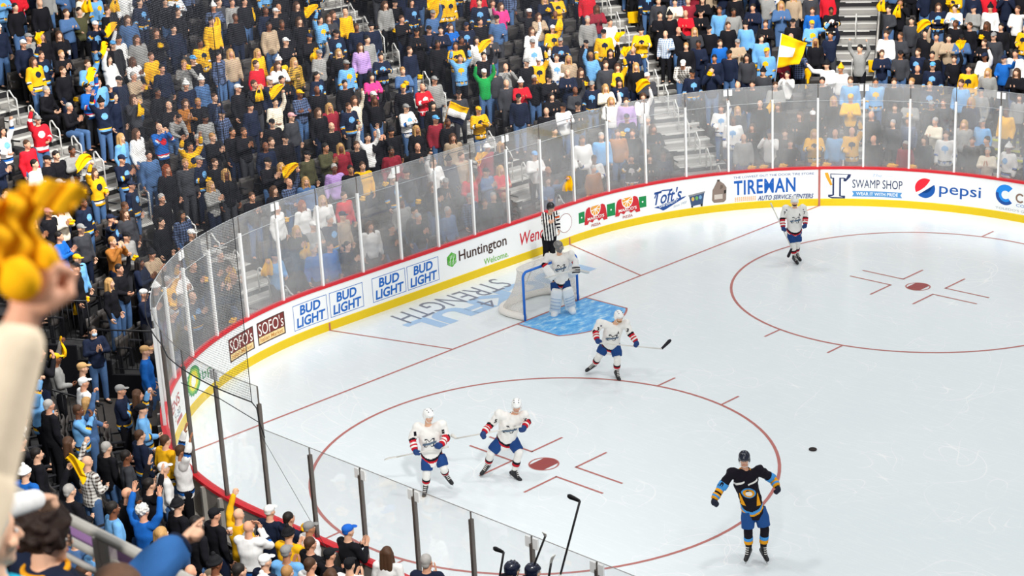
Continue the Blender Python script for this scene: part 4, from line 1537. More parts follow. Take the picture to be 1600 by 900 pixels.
# ---- prototypes for the crowd: one of each pose, shared by the copies
PROTO = {}
def jersey_faces(me, J):
    """stripe and emblem faces of a jersey"""
    n = len(me.polygons)
    c = np.zeros(n * 3); me.polygons.foreach_get('center', c); c = c.reshape(-1, 3)
    nr = np.zeros(n * 3); me.polygons.foreach_get('normal', nr); nr = nr.reshape(-1, 3)
    mi = np.zeros(n, int)
    pel, che, nek, xs, xh = spine(J)
    u = nrm(che - pel)
    h = (c - pel) @ u
    trunk = np.abs((c - pel) @ xs) < 0.24
    arm = np.zeros(n, bool)
    for i in (0, 1):
        el, wr = np.asarray(J['el'][i], float), np.asarray(J['wr'][i], float)
        d = wr - el; L = np.linalg.norm(d); d = d / L
        t = (c - el) @ d / L
        r = np.linalg.norm((c - el) - np.outer(t * L, d), axis=1)
        near = (r < 0.075) & (t > 0.12)
        arm |= near
        near &= np.abs((c - pel) @ xs) > 0.11
        mi[near & (t > 0.16) & (t < 0.30)] = 1
        mi[near & (t > 0.30) & (t < 0.44)] = 2
    tr = trunk & ~arm
    mi[tr & (h > -0.08) & (h < -0.035)] = 1
    mi[tr & (h > -0.035) & (h < 0.005)] = 2
    back = nrm(np.cross(u, xs))
    q = c - (che + u * 0.02)
    front = (nr @ back < -0.25) & (np.hypot(q @ xs, q @ u) < 0.088)
    mi[tr & front] = 3
    me.polygons.foreach_set('material_index', mi.astype(np.int32))
def build_proto(name, lod):
    J = pose(name)
    vox, dec = (0.017, None) if not lod else (0.026, 0.35)
    isl = MB()
    bm_ = body_mb(J, isl)
    if lod: isl = MB()
    P = {'J': J}
    P['body'] = finish(remesh(bm_, 'person_body', vox, 1, dec), isl, [SKIN[0], EYE, LIP, EYEW], 'person_body')
    me = remesh(top_mb(J), 'top', vox, 2, dec); folds(me, 0.006 if not lod else 0.0); me.materials.append(fab('k')); P['top'] = me
    me = remesh(top_mb(J, 0.032, 1.0, 0.06, 0.02), 'jersey', vox if not lod else 0.024, 2, None if not lod else 0.5)
    folds(me, 0.007 if not lod else 0.0)
    for k in 'kwww': me.materials.append(fab(k))
    jersey_faces(me, J); P['jersey'] = me
    sh = MB()
    P['legs'] = finish(remesh(legs_mb(J, shoes=sh), 'trousers', vox, 1, dec), sh, [fab('c'), SHOE], 'trousers')
    PROTO[(name, lod)] = P
    return P
def proto(name, lod=False):
    return PROTO.get((name, lod)) or build_proto(name, lod)
# ================================================================== TOWELS, CUPS, SEATS
TOWEL = mat('yellow_towel', '#f6b90f', 0.9, 0.1, var=0.12, scale=12)
TOWEL_INK = mat('towel_print', '#5a4a1c', 0.9, 0.1, var=0.1)
def towel_mesh(kind, seed):
    r = random.Random(seed)
    nx, ny = 12, 16
    top, bot = [], []
    ph = r.uniform(0, 6)
    for j in range(ny + 1):
        for i in range(nx + 1):
            a, b_ = i / nx - 0.5, j / ny
            if kind == 'hang':
                w = 0.10 + 0.20 * min(1, b_ * 1.6)
                x = a * w + 0.03 * math.sin(b_ * 5 + ph)
                z = -0.42 * b_ + 0.05
                y = 0.035 * math.sin(a * 13 + ph) * (0.4 + b_) + 0.02 * math.sin(b_ * 7)
            elif kind == 'wave':
                w = 0.06 + 0.24 * min(1, b_ * 1.8)
                x = -0.42 * b_ + 0.03 * math.sin(b_ * 6 + ph)
                z = a * w * 1.1 + 0.09 * math.sin(b_ * 4.2 + ph) + 0.05
                y = 0.04 * math.sin(a * 9 + b_ * 6 + ph)
            elif kind == 'up':
                w = 0.07 + 0.22 * min(1, b_ * 1.7)
                x = a * w + 0.10 * b_ * math.sin(ph) + 0.03 * math.sin(b_ * 7 + ph)
                z = 0.30 * b_ + 0.02
                y = 0.05 * math.sin(a * 11 + b_ * 4 + ph)
            elif kind == 'ball':
                u, v = a * 6.28, (b_ - 0.5) * 2.6
                rr = 0.075 * (1 + 0.22 * math.sin(3 * u + ph) * math.cos(2 * v) + 0.15 * math.sin(5 * v + u))
                x, y, z = rr * math.cos(u) * math.cos(v) * 1.2, rr * math.sin(u) * math.cos(v), rr * math.sin(v)
            else:       # drape over a seat back
                x = a * 0.36
                if b_ < 0.25: y, z = 0.05 - 0.0 * b_, -0.22 + b_ * 0.88
                else: y, z = -0.045 - 0.02 * math.sin(a * 9), 0.0 - (b_ - 0.25) * 0.5
                if 0.2 < b_ < 0.3: y, z = 0.0, 0.012
                x += 0.01 * math.sin(b_ * 9 + ph)
            top.append((x, y, z))
    m = MB()
    fs = []
    for j in range(ny):
        for i in range(nx):
            k = j * (nx + 1) + i
            fs.append((k, k + 1, k + nx + 2, k + nx + 1))
    m.add(top, fs)
    me = m.mesh('rally_towel_src', [TOWEL], True)
    o = bpy.data.objects.new('tmp', me); COL.objects.link(o)
    s = o.modifiers.new('s', 'SOLIDIFY'); s.thickness = 0.006
    q = o.modifiers.new('q', 'SUBSURF'); q.levels = 1
    dg = bpy.context.evaluated_depsgraph_get(); dg.update()
    out = bpy.data.meshes.new_from_object(o.evaluated_get(dg))
    out.name = 'rally_towel'
    bpy.data.objects.remove(o); bpy.data.meshes.remove(me)
    return out
TOWELS = {k: [towel_mesh(k, 11 * i + 3) for i in range(2)] for k in ('hang', 'wave', 'up', 'ball', 'drape')}
def cup_mesh():
    m = MB()
    tube(m, [(0, 0, -0.07), (0, 0, -0.068), (0, 0, 0.05), (0, 0, 0.055)], [0.028, 0.03, 0.042, 0.043], 14)
    return m.mesh('drink_cup', [mat('white_cup', '#f1efec', 0.5, 0.3, var=0.03)], True)
CUP = cup_mesh()
def seat_meshes():
    m = MB()
    vs = []
    for j in range(7):
        for i in range(7):
            a, t = i / 6 - 0.5, j / 6
            w = 0.44 * (1 - 0.16 * max(0, t - 0.7) / 0.3)
            vs.append((a * w, 0.03 + 0.06 * t - 0.05 * (1 - 4 * a * a), 0.36 + 0.46 * t))
    m.add(vs, [(j * 7 + i, j * 7 + i + 1, j * 7 + i + 8, j * 7 + i + 7) for j in range(6) for i in range(6)])
    def solid(m, name, th, mt):
        me = m.mesh(name, [mt], True)
        o = bpy.data.objects.new('tmp', me); COL.objects.link(o)
        s = o.modifiers.new('s', 'SOLIDIFY'); s.thickness = th
        dg = bpy.context.evaluated_depsgraph_get(); dg.update()
        out = bpy.data.meshes.new_from_object(o.evaluated_get(dg)); out.name = name
        bpy.data.objects.remove(o); bpy.data.meshes.remove(me)
        return out
    back = solid(m, 'backrest', 0.03, SEATG)
    m = MB(); vs = []
    for j in range(6):
        for i in range(7):
            a, t = i / 6 - 0.5, j / 5
            vs.append((a * 0.43, 0.02 - 0.06 * t + 0.02 * (1 - 4 * a * a), 0.40 + 0.36 * t))
    m.add(vs, [(j * 7 + i, j * 7 + i + 1, j * 7 + i + 8, j * 7 + i + 7) for j in range(5) for i in range(6)])
    up = solid(m, 'seat_pan', 0.035, SEATG)
    m = MB(); vs = []
    for j in range(6):
        for i in range(7):
            a, t = i / 6 - 0.5, j / 5
            vs.append((a * 0.43, 0.02 - 0.40 * t, 0.42 - 0.02 * (1 - 4 * a * a) + 0.03 * t))
    m.add(vs, [(j * 7 + i, j * 7 + i + 1, j * 7 + i + 8, j * 7 + i + 7) for j in range(5) for i in range(6)])
    down = solid(m, 'seat_pan', 0.035, SEATG)
    m = MB()
    for s in (-1, 1):
        m.box((s * 0.235 - 0.012, -0.06, 0.0), (s * 0.235 + 0.012, 0.08, 0.42))
        m.box((s * 0.235 - 0.02, -0.30, 0.60), (s * 0.235 + 0.02, 0.05, 0.63))
    m.box((-0.24, 0.0, 0.30), (0.24, 0.04, 0.34))
    for s in (-1, 1): m.box((s * 0.235 - 0.012, 0.02, 0.34), (s * 0.235 + 0.012, 0.06, 0.62))
    fr = m.mesh('seat_frame', [SEATD])
    return back, up, down, fr
SEAT_BACK, SEAT_UP, SEAT_DOWN, SEAT_FRAME = seat_meshes()
# ================================================================== THE CROWD
# head position (quarter pixels inside a 400 x 225 tile), pose, clothing, hair or hat, what is held
TILES = {(0, 0): """75 45 h k k C|205 15 s k b|300 80 c d o|410 70 u v k T|480 -30 s l y|485 155 p nJ cw|592 92 s k l|702 120 s d l|655 -20 s bJ o|720 70 u k o T|55 232 s g cg|190 225 s k l|165 275 s n cw|245 265 s B y|370 220 h k l C|210 345 u nJ o T|268 385 s yJ l T|385 340 c k Y|495 400 u bJ o|608 370 u w L T|672 365 U c bw|655 242 u w bk T|730 280 s k cb|578 550 u BJ k T|610 515 s b o|290 565 d k g|440 670 e k g|632 640 U nJ bk|663 605 s n k|716 600 s bJ bw|765 625 s n k|727 860 s b y|800 830 s w l|45 820 u wJ L|160 815 U r cr|235 750 u rJ cg|15 590 s yJ Y|855 245 s g l|945 205 c k l T|1030 180 s n k|1160 200 p kJ k T|1240 130 s y k|1250 270 s yJ k|1388 330 s t y|1330 350 s n# k|935 385 c w l|1015 355 s y o|1100 370 s k cb|1145 400 p g Y T|1228 395 s bJ ck|1008 430 s n k|1490 400 s r o|1545 400 u r k|1585 500 s n cw|1410 550 s k cw|1505 525 p k o T|1025 580 s k k|905 620 p c l T|1035 660 c k b|945 795 p BJ b|1160 645 c o l|1165 750 f g k|1250 640 s k Y|1340 610 s n o|1435 615 s nJ cn|1540 665 s n bk|1525 825 c k o|1180 865 s n g|1450 825 s k k|870 15 s nJ k|1100 75 u k o T|1160 15 s k k|1240 10 s c o|1370 15 s k g|1450 15 s g o|1540 10 s k k|1450 110 s k o|1585 65 s n o|1560 160 s t k""",
(400, 0): """35 45 s k b|125 75 h k cw|240 35 s k l T|85 150 s k o|15 180 s w# g|150 260 c k cw|95 330 s y y T|95 380 s yJ bw|210 130 s k l T|310 150 s k b|405 125 u bJ k T|470 115 c c l|520 75 s y b|440 90 s n l|500 210 s nJ ck|560 245 s g k|620 170 s n o|625 240 c d k|725 165 s n bk|590 330 h k y C|695 295 s P l T|760 355 c nJ k|515 400 s bJ cg|265 385 h y# y|175 410 c w l|395 335 u g cg|435 475 s nJ k|155 500 c k k|75 520 s k l|215 585 x n# cy|295 590 c n o|330 560 s k b|440 670 s m y|390 700 s k l T|120 640 u l k T|205 730 s c cr|285 745 s wJ l|435 790 s k b|485 790 s k cg|145 865 s k ck|50 885 s k o|235 870 s k y|100 770 s k ck|675 480 c p L|540 525 s k k|565 625 u l l|615 610 s k k|680 595 s k cw|630 670 h nJ o|695 640 c nJ l|800 630 U k l|875 550 s k cy|950 550 s g cw T|1045 545 c rJ b|1110 565 c l o|1060 500 s g cg|1160 660 s k L|930 675 c wJ cg|1075 745 s m cb|1035 810 s k y|800 820 s k bk|855 815 x c k|685 840 p k b|730 830 s n cg|660 860 U w k|1260 590 s c ck|1275 365 U bJ o|1425 455 U e cw|1515 450 s c o|1540 520 s c b|1585 610 s n ck|1390 690 c yJ cy T|1300 770 s k o|1230 860 s t l T|945 315 s n o T|1100 275 h k k C|910 120 c k o|995 200 c k ck|1070 185 w n ck|1175 190 c n k|1215 170 c B l|1330 180 s c o|1400 135 s k k|1470 150 c m k T|1490 240 c c o|1380 250 s w L|1325 290 c yJ o|1260 250 p k k|1435 350 u k k T|1560 420 p g b|785 30 s g l T|690 10 s k k|880 20 d k ck|970 15 s nJ L|1020 10 s rJ k|1110 -30 s yJ o|1200 -30 s yJ o|1290 10 s nJ o|1355 5 s n o|1460 20 s g o|1575 40 w p l""",
(800, 0): """60 75 w k cw|125 75 s c k|205 105 c t l|300 90 c n b|260 180 u yJ cw T|420 120 s g g|430 165 f g o|500 150 c d l|620 140 s w k|525 205 s yJ ck|785 190 c yJ bk|755 310 c n b|615 330 u k L T|660 420 u yJ l T|775 415 s k y|800 475 x c cw|815 605 u w l T|610 630 u w y|715 635 s P o|500 350 u b Y|525 400 s c o|365 370 s t y|265 360 u wJ o|160 380 u yJ cw|75 390 s k cg|335 455 c n b|230 490 c k ck|430 450 c k l T|480 465 c k o|30 435 p b y|65 265 s wJ cg|125 290 s k g|600 550 c l y|465 530 s nJ cg|270 605 c k L|370 615 s n cb|185 580 p k k|255 665 c w ck|390 660 c k ck|180 695 s k b|525 275 s k ck|565 290 s k y|920 95 h k k C|985 95 s k bk|1085 85 c r b|1030 15 c l k|1180 80 c k ck|985 215 h b# b C|1040 190 s k b|1155 195 w c y|1240 185 s k ck|1290 65 s b o|1350 160 s k o|1385 75 s g k|1495 45 c n k|1460 155 s b bk|1585 150 c k o|1555 240 s b k T|1165 275 h n k C|1215 275 s k l|1095 290 s k Y|1300 270 s B o|1265 365 s n k|1340 335 s n ck|1380 330 s k k|1470 360 s c L|1435 385 s k l T|1580 320 s bJ cy|1022 385 f w# cw|1105 455 s nJ ck|1210 430 p n k T|1305 495 u b g T|1390 530 s k b|1485 525 s k k|1570 450 s c bk|920 760 s g g|840 800 c k l|1000 862 s nJ cw|1310 680 u wJ o|1430 690 s c y|1550 650 s k b|1365 750 s wJ o|1440 860 s g b|1525 800 c k l|1595 830 p w cn|730 830 s k o|595 830 s o o|490 850 s b g|350 870 s w o""",
(1200, 0): """65 15 c d y|165 -20 s t y|155 140 s k ck|280 70 s B o|395 70 c kJ k|275 150 w bJ cy|390 220 u n k|140 230 s bJ b|300 265 s k y T|345 230 s k bk|365 400 w w bk|455 430 s w by|335 490 s k k|130 470 p w k|520 490 s b o|580 300 U g k|750 60 u c k T|745 215 h w o C|830 225 h c o C|680 510 s bJ k|800 510 s k o|845 5 p k o T|900 130 s c k|940 115 u rJ k T|1010 200 s k k|1055 230 u t k T|1130 240 c t k|1210 240 c d ck|1170 150 s k o|1245 165 s k o|1330 270 c k o|1360 160 c k l T|1440 170 s k k|1480 150 s k k|1440 225 s c cg|1560 60 w w o|1585 180 u yJ g T|1590 330 s w k|1025 345 s k k T|1050 410 s nJ cb|1130 380 u k o T|1355 355 u w cn|1270 430 s yJ k|1375 450 s g y|1465 370 w B cn|1575 450 c k l|935 430 s k b T|915 510 s k Y|1245 515 s b o|1320 575 s g cn|70 670 s k l|190 720 c k l|270 700 s k cw|410 625 s k y|520 610 c y cy|655 715 s k b|775 680 s c o|770 775 s c g|1020 655 s k cg|1105 640 s c o|1045 760 c l g|1225 775 s g y|1320 620 s n y|1360 765 s b cg|1475 700 s y o|1510 620 s g l|1590 630 s c k|95 830 s k o|150 815 s c cw|165 850 s k ck|285 830 c yJ y|420 830 s b b|530 815 u yJ b|660 870 s k b|1280 880 s k o|1395 875 s k k""",
(0, 225): """15 80 c n g|195 125 s w k|255 70 s k k|285 100 s k ck|370 40 c g k|710 95 c nJ cn|600 180 u yJ l T|690 390 s k o|580 370 s nJ k T|725 470 w nJ cn|820 435 s c l|845 260 s nJ cn|370 400 c l r T|300 430 s k cr|505 530 s c cg|575 530 s k l|365 580 c B k|695 610 p o Y|790 580 h g ck T|405 720 s b cy T|550 775 s k ck T|650 780 u k k|740 870 s k y|800 880 w k k|990 155 s k r|1095 120 s c Y|1190 100 h nJ cg T|1305 180 s k y|1345 260 c g y|1400 120 s k o|1340 110 s b o|1485 210 c nJ cy|1235 20 U yJ k|1010 340 s k g|1005 490 s k k|1085 560 s k cw|1560 110 c k ck|930 70 s d k|1585 330 c k o|975 60 s k cy""",
(400, 225): """60 15 s n b|95 120 c k g|205 145 c k y|345 20 c v k|315 70 s v ck|440 150 s P g|490 50 u r k|620 160 s k k T|120 290 s k l T|10 330 s k y|745 40 s m k T|650 10 s k o|700 140 s y o|860 50 w c o|1010 20 c k b|60 700 w b ck T|100 400 s w o|290 380 s w r|430 350 s w y|500 360 s wJ o|655 510 s w l|655 640 c k k|360 660 s B g|460 640 s B o|600 700 s k o T|560 690 w k o|640 330 s r o|775 510 s k l|850 530 c k k|920 420 s k k|1010 370 s g k|1015 460 c k g|1210 420 s d g|1050 110 u w o|1545 160 x r y|1500 330 s k g|1590 380 s k o""",
(800, 225): """135 70 c w cb|180 165 c k b|280 230 w d l T|60 330 s c b|500 95 w wJ o|595 160 s o g T|760 90 p kJ k|850 100 s b b|955 105 c k l|1040 95 c n o|5 390 s w o""",
(1200, 225): """800 55 s m g|1145 -60 s wJ o|1285 70 c l g|1380 0 s d o|150 0 h k o C|600 -10 s g o""",
(0, 450): """905 390 s B ct|870 670 p k l|905 760 u bJ ck|520 595 s wJ cw|545 720 u d y|455 415 s k ct|320 260 u g cy T|270 380 p k o|305 735 s k g|420 770 p bJ o|225 640 u bJ k|700 20 s k k|240 420 c w k|610 20 s B y""",
(0, 675): """120 60 s k k|225 140 s k k|430 70 s k l|525 35 s B cn|650 100 s k g|530 190 u w# b|765 60 w bJ bw|1065 55 s yJ o|1235 115 U wJ o|1125 160 s w bk|130 260 s B bw|435 370 u k g T|705 480 s b k|795 390 s k b|865 500 U B G|1110 460 s k bk|1340 520 h k ck C|1490 520 u y b|1555 600 p wJ b|1010 640 s k y|1190 880 c B b|935 330 U k k|1225 570 s k k|690 60 s w cg|1010 230 s w cw""",
(400, 675): """600 620 c k cB|490 670 s g k|820 760 s w l|895 740 c g g|1160 800 c n g"""}
def rowhit(px, py, h):
    d = ray(px, py)
    best = None
    for n in range(0, N_MAX + 1):
        z = row_z(n) + h
        k = (z - CAM_POS[2]) / d[2]
        if k < 0: continue
        P = CAM_POS + d * k
        s, o = sd_of(P[0], P[1])
        if o < 0.2 and n > 0: continue
        e = o - row_d(n)
        if n == 0: e = max(0, abs(e) - 0.1)
        if s < S_TB and n > N_NEAR: continue
        if best is None or abs(e) < abs(best[0]): best = (e, n, s, o)
    return best
crowd = []       # dicts
used = []
def add_person(px, py, po, top, hair, item, real=True):
    h = 1.22 if po in 'de' else (1.42 if po == 'f' else 1.625)
    e, n, s, o = rowhit(px, py, h)
    dd = max(-0.16, min(0.10, e))
    z = row_z(n)
    # a taller or shorter person takes up part of what the row cannot
    d = row_d(n) + dd
    if n == 0: d = max(0.50, min(1.0, o))
    if n < 8:
        if S_TA - 0.32 < s < S_TA + 0.4: s = S_TA + 0.4 if s > S_TA - 0.1 else S_TA - 0.36
        if S_TB - 0.4 < s < S_TB + 0.32: s = S_TB - 0.4 if s < S_TB + 0.1 else S_TB + 0.36
    p, nv = board(s, d)
    in_tun = S_TB - 0.05 < s < S_TA + 0.05 and n < 8
    if in_tun: z = 0.10
    for q in used:
        if (q[0] - p[0]) ** 2 + (q[1] - p[1]) ** 2 < (0.30 if real else 0.42) ** 2: return None
    x, y, depth = proj((p[0], p[1], z + h))
    sc = 1.0 + max(-0.07, min(0.07, (y - py) / FPX * depth / 1.9))
    used.append((p[0], p[1]))
    rec = dict(p=p, z=z, n=n, s=s, d=d, nv=nv, pose=po, top=top, hair=hair, item=item, depth=depth, sc=sc, px=px, py=py, real=real)
    crowd.append(rec)
    return rec
for (ox, oy), txt in TILES.items():
    for line in txt.split('|'):
        q = line.split()
        add_person(ox + float(q[0]) / 4, oy + float(q[1]) / 4, q[2], q[3], q[4], q[5] if len(q) > 5 else '')
heads = [(c['px'], c['py']) for c in crowd]
R2 = random.Random(21)
POSES = 'sssssccccuhxp'
TOPS = ['k'] * 7 + ['n'] * 5 + ['c'] * 2 + ['g', 'd', 'w', 'nJ', 'nJ', 'nJ', 'yJ', 'bJ', 'bJ', 'wJ', 'm', 'n#', 'r', 't']
HAIRS = ['k', 'k', 'o', 'o', 'l', 'L', 'y', 'b', 'g', 'Y', 'ck', 'cn', 'cw', 'cg', 'bk', 'bw']
FREE_SEATS = []
for n in range(0, N_MAX + 1):
    s = -(CYF + ARC + 7.0)
    while s < CYF + ARC + 14.5:
        dtheta = 0.50
        p, nv = board(s, row_d(n))
        rad = 1.0
        if CYF < abs(s) < CYF + ARC: rad = RC / (RC + row_d(n))
        s += dtheta * rad
        if S_TB - 0.3 < s < S_TA + 0.3 and n < 8: continue
        if s < S_TB and n > N_NEAR: continue
        p, nv = board(s, row_d(n))
        if aisle_dist(p)[0] < 0.85: continue
        x, y, dep = proj((p[0], p[1], row_z(n) + 1.62))
        if not (-25 < x < 1880 and -150 < y < 915): continue
        FREE_SEATS.append((n, s, p, nv, dep))
        sp = dep / FPX
        if any(abs(hx - x) < 0.34 / sp and abs(hy - y) < 0.42 / sp for hx, hy in heads): continue
        if R2.random() < 0.05: continue
        it = 'T' if R2.random() < 0.24 else ''
        po = R2.choice(POSES)
        if po == 'h': it = 'C'
        if s < S_TB and dep < 31: po = R2.choice('ssc')
        add_person(x + R2.uniform(-3, 3), y + R2.uniform(-3, 3), po, R2.choice(TOPS), R2.choice(HAIRS), it, False)
crowd.sort(key=lambda c: c['depth'])
print('crowd', len(crowd), 'seats', len(FREE_SEATS))

SECTION_S = []
def section(c):
    if c['s'] < S_TB: return 'by the near boards'
    P = c['p']
    if S_TB - 0.05 < c['s'] < S_TA + 0.05 and c['n'] < 8: return 'in the dark tunnel'
    c_s = c['s']
    a = [sd_of(*aisle_at(k, c['d']))[0] for k in range(5)]
    nm = ['one', 'two', 'three', 'four', 'five']
    if c_s < a[0]: return 'left of aisle one'
    for k in range(4):
        if c_s < a[k + 1]:
            return 'right of aisle %s' % nm[k] if abs(c_s - a[k]) < abs(a[k + 1] - c_s) else 'left of aisle %s' % nm[k + 1]
    return 'right of aisle five'
POSE_TXT = {'s': 'standing', 'c': 'clapping', 'u': 'arm up', 'U': 'arms up', 'p': 'hands raised', 'h': 'with cup', 'x': 'arms crossed', 'd': 'sitting', 'e': 'sitting clapping', 'f': 'leaning forward', 'w': 'reaching out', 'a': 'pointing'}
def top_txt(t):
    nm = FAB[t[0]][1]
    return nm + (' jersey' if t.endswith('J') else ' plaid shirt' if t.endswith('#') else ' top')
def hair_txt(h):
    if h[0] == 'c' and len(h) == 2: return CAPC[h[1]][1].replace(' ', '-') + '-capped'
    if h[0] == 'b' and len(h) == 2: return {'w': 'white', 'k': 'black', 'b': 'blue', 'y': 'yellow'}[h[1]] + '-beanied'
    return HAIRN[h]
def person_mats(c):
    r = random.Random(int(c['px'] * 7 + c['py'] * 13))
    sk = SKIN[r.choice([0, 0, 0, 1, 1, 2, 0, 1, 0, 3])]
    t = c['top']
    if t.endswith('J'):
        base = fab(t[0]); st = JERSEY.get(t[0], ('w', 'w', 'w'))
        tm = [base, fab(st[0]), fab(st[1]), fab(st[2])]
        key = 'jersey'
    elif t.endswith('#'):
        pal = {'w': ('#e8e4dc', '#4a3b34'), 'n': ('#1d2438', '#5d6f94'), 'y': ('#c79a2c', '#26221e'), 'b': ('#dfe6ee', '#4d6f9c')}[t[0]]
        tm = [plaid('plaid_' + FAB[t[0]][1], pal[0], pal[1])]; key = 'top'
    else:
        tm = [fab(t[0])]; key = 'top'
    lm = fab(r.choice(['k', 'n', 'd', 'd', 'c', 'k', 'n', 'd']))
    h = c['hair']
    if len(h) == 2 and h[0] == 'c': hk, hm = 'cap', capm(h[1])
    elif len(h) == 2: hk, hm = 'beanie', capm({'w': 'w', 'k': 'k', 'b': 'b', 'y': 'y'}[h[1]])
    elif h == 'b': hk, hm = None, None
    elif h in 'lLyGr': hk, hm = ('long' if h != 'G' else 'curly'), hairm(h)
    else: hk, hm = 'short', hairm(h)
    return sk, key, tm, lm, hk, hm
def facing(c):
    # people look towards the play in front of the goal
    tgt = np.array([5.0, -3.0]) if c['n'] >= 0 else None
    v = tgt - c['p']
    v = nrm(v) * 0.6 + nrm(-c['nv']) * 0.4
    r = random.Random(int(c['px'] * 3 + c['py'] * 5))
    return math.atan2(v[0], -v[1]) + r.uniform(-0.35, 0.35)
def hand_world(c, rz, mir):
    P = proto(c['pose'])['J']
    w, e = P['wr'][0], P['el'][0]
    d, n = hand_dir(P, 0)
    q = (w + d * 0.085) * c['sc']
    x = -q[0] if mir else q[0]
    return Vector((c['p'][0] + x * math.cos(rz) - q[1] * math.sin(rz), c['p'][1] + x * math.sin(rz) + q[1] * math.cos(rz), c['z'] + q[2]))
N_SINGLE = 285
labels = {}
def unique(label):
    k = labels.get(label, 0)
    labels[label] = k + 1
    return label
people = []
for i, c in enumerate(crowd[:N_SINGLE]):
    base = '%s person in %s %s, row %s' % (hair_txt(c['hair']), top_txt(c['top']), POSE_TXT[c['pose']], ['one', 'two', 'three', 'four', 'five', 'six', 'seven', 'eight', 'nine', 'ten', 'eleven', 'twelve', 'thirteen', 'fourteen', 'fifteen', 'sixteen', 'seventeen', 'eighteen', 'nineteen', 'twenty', 'twenty-one'][c['n']])
    if section(c) == 'in the dark tunnel': base = base.split(', row')[0]
    base += ' ' + section(c)
    c['base'] = base
    c['nopose'] = base.replace(' ' + POSE_TXT[c['pose']], '', 1)
by = {}
for c in crowd[:N_SINGLE]: by.setdefault(c['base'], []).append(c)
for base, cs in by.items():
    cs.sort(key=lambda c: c['px'])
    for j, c in enumerate(cs):
        pre = '' if len(cs) == 1 else ('left ' if j == 0 else 'right ' if j == len(cs) - 1 else 'middle ' if len(cs) == 3 else ordinal(j + 1) + ' ')
        c['short'] = pre + c['nopose']
        c['label'] = base if len(cs) == 1 else ('left ' if j == 0 else 'right ' if j == len(cs) - 1 else 'middle ' if len(cs) == 3 else ordinal(j + 1) + ' ') + base
def place_person(c):
    sk, key, tm, lm, hk, hm = person_mats(c)
    P = proto(c['pose'])
    J = P['J']
    rz = facing(c)
    mir = random.Random(int(c['px'])).random() < 0.5
    root = empty('person', (c['p'][0], c['p'][1], c['z']), rz, c['label'], 'person', 'spectators in the stands')
    sc = c['sc']
    root.scale = (-sc if mir else sc, sc, sc)
    child('body', P['body'], root, mats=[sk])
    child('jersey' if key == 'jersey' else 'shirt', P[key], root, mats=tm)
    child('trousers', P['legs'], root, mats=[lm])
    if hk:
        A = head_axes(J)
        o = child({'cap': 'cap', 'beanie': 'beanie'}.get(hk, 'hair'), HEADGEAR[hk], root, mats=[hm])
        M = Matrix(((A[0][0], A[1][0], A[2][0], J['hed'][0]), (A[0][1], A[1][1], A[2][1], J['hed'][1]), (A[0][2], A[1][2], A[2][2], J['hed'][2]), (0, 0, 0, 1)))
        o.matrix_local = M
    return rz, mir
def place_item(c, rz, mir):
    who = c['short'].replace(',', '')
    hw = hand_world(c, rz, mir)
    if 'C' in c['item']:
        o = bpy.data.objects.new('drink_cup', CUP); COL.objects.link(o); o.location = hw
        tag(o, 'white cup, ' + who, 'cup', 'drink cups held by spectators')
    if 'T' in c['item']:
        r = random.Random(int(c['px'] + c['py']))
        k = {'u': ['wave', 'up', 'hang', 'wave'], 'U': ['up', 'hang'], 'w': ['hang', 'wave']}.get(c['pose'], ['ball', 'hang', 'ball'])
        o = bpy.data.objects.new('rally_towel', r.choice(TOWELS[r.choice(k)])); COL.objects.link(o); o.location = hw
        o.rotation_euler = (0, 0, rz + r.uniform(-0.6, 0.6))
        tag(o, 'yellow towel, ' + who, 'towel', 'yellow rally towels held by spectators')
for c in crowd[:N_SINGLE]:
    rz, mir = place_person(c)
    if c['item']: place_item(c, rz, mir)

# everybody farther away is one mass
def np_faces(me):
    nl = len(me.loops)
    vi = np.zeros(nl, np.int32); me.loops.foreach_get('vertex_index', vi)
    ls = np.zeros(len(me.polygons), np.int32); me.polygons.foreach_get('loop_start', ls)
    lt = np.zeros(len(me.polygons), np.int32); me.polygons.foreach_get('loop_total', lt)
    mi = np.zeros(len(me.polygons), np.int32); me.polygons.foreach_get('material_index', mi)
    v = np.zeros(len(me.vertices) * 3); me.vertices.foreach_get('co', v)
    return v.reshape(-1, 3), vi, ls, lt, mi
_npc = {}
def npm(me):
    if me.name not in _npc: _npc[me.name] = np_faces(me)
    return _npc[me.name]
class Mass:
    def __init__(self): self.V, self.L, self.LS, self.LT, self.MI, self.nv, self.nl, self.mats = [], [], [], [], [], 0, 0, []
    def slot(self, m):
        if m not in self.mats: self.mats.append(m)
        return self.mats.index(m)
    def add(self, me, M, mats):
        v, vi, ls, lt, mi = npm(me)
        Mn = np.array(M)
        self.V.append(v @ Mn[:3, :3].T + Mn[:3, 3]); self.L.append(vi + self.nv); self.LS.append(ls + self.nl); self.LT.append(lt)
        lut = np.array([self.slot(m) for m in mats], np.int32)
        self.MI.append(lut[np.minimum(mi, len(lut) - 1)])
        self.nv += len(v); self.nl += len(vi)
    def obj(self, name):
        me = bpy.data.meshes.new(name)
        V_, L, LS, MI = np.concatenate(self.V), np.concatenate(self.L), np.concatenate(self.LS), np.concatenate(self.MI)
        me.vertices.add(len(V_)); me.vertices.foreach_set('co', V_.astype(np.float32).ravel())
        me.loops.add(len(L)); me.loops.foreach_set('vertex_index', L)
        me.polygons.add(len(LS)); me.polygons.foreach_set('loop_start', LS); me.polygons.foreach_set('loop_total', np.concatenate(self.LT))
        for m in self.mats: me.materials.append(m)
        me.polygons.foreach_set('material_index', MI)
        me.polygons.foreach_set('use_smooth', np.ones(len(LS), bool))
        me.update(calc_edges=True); me.validate()
        o = bpy.data.objects.new(name, me); COL.objects.link(o)
        return o
MASS = Mass()
MTOW = Mass()
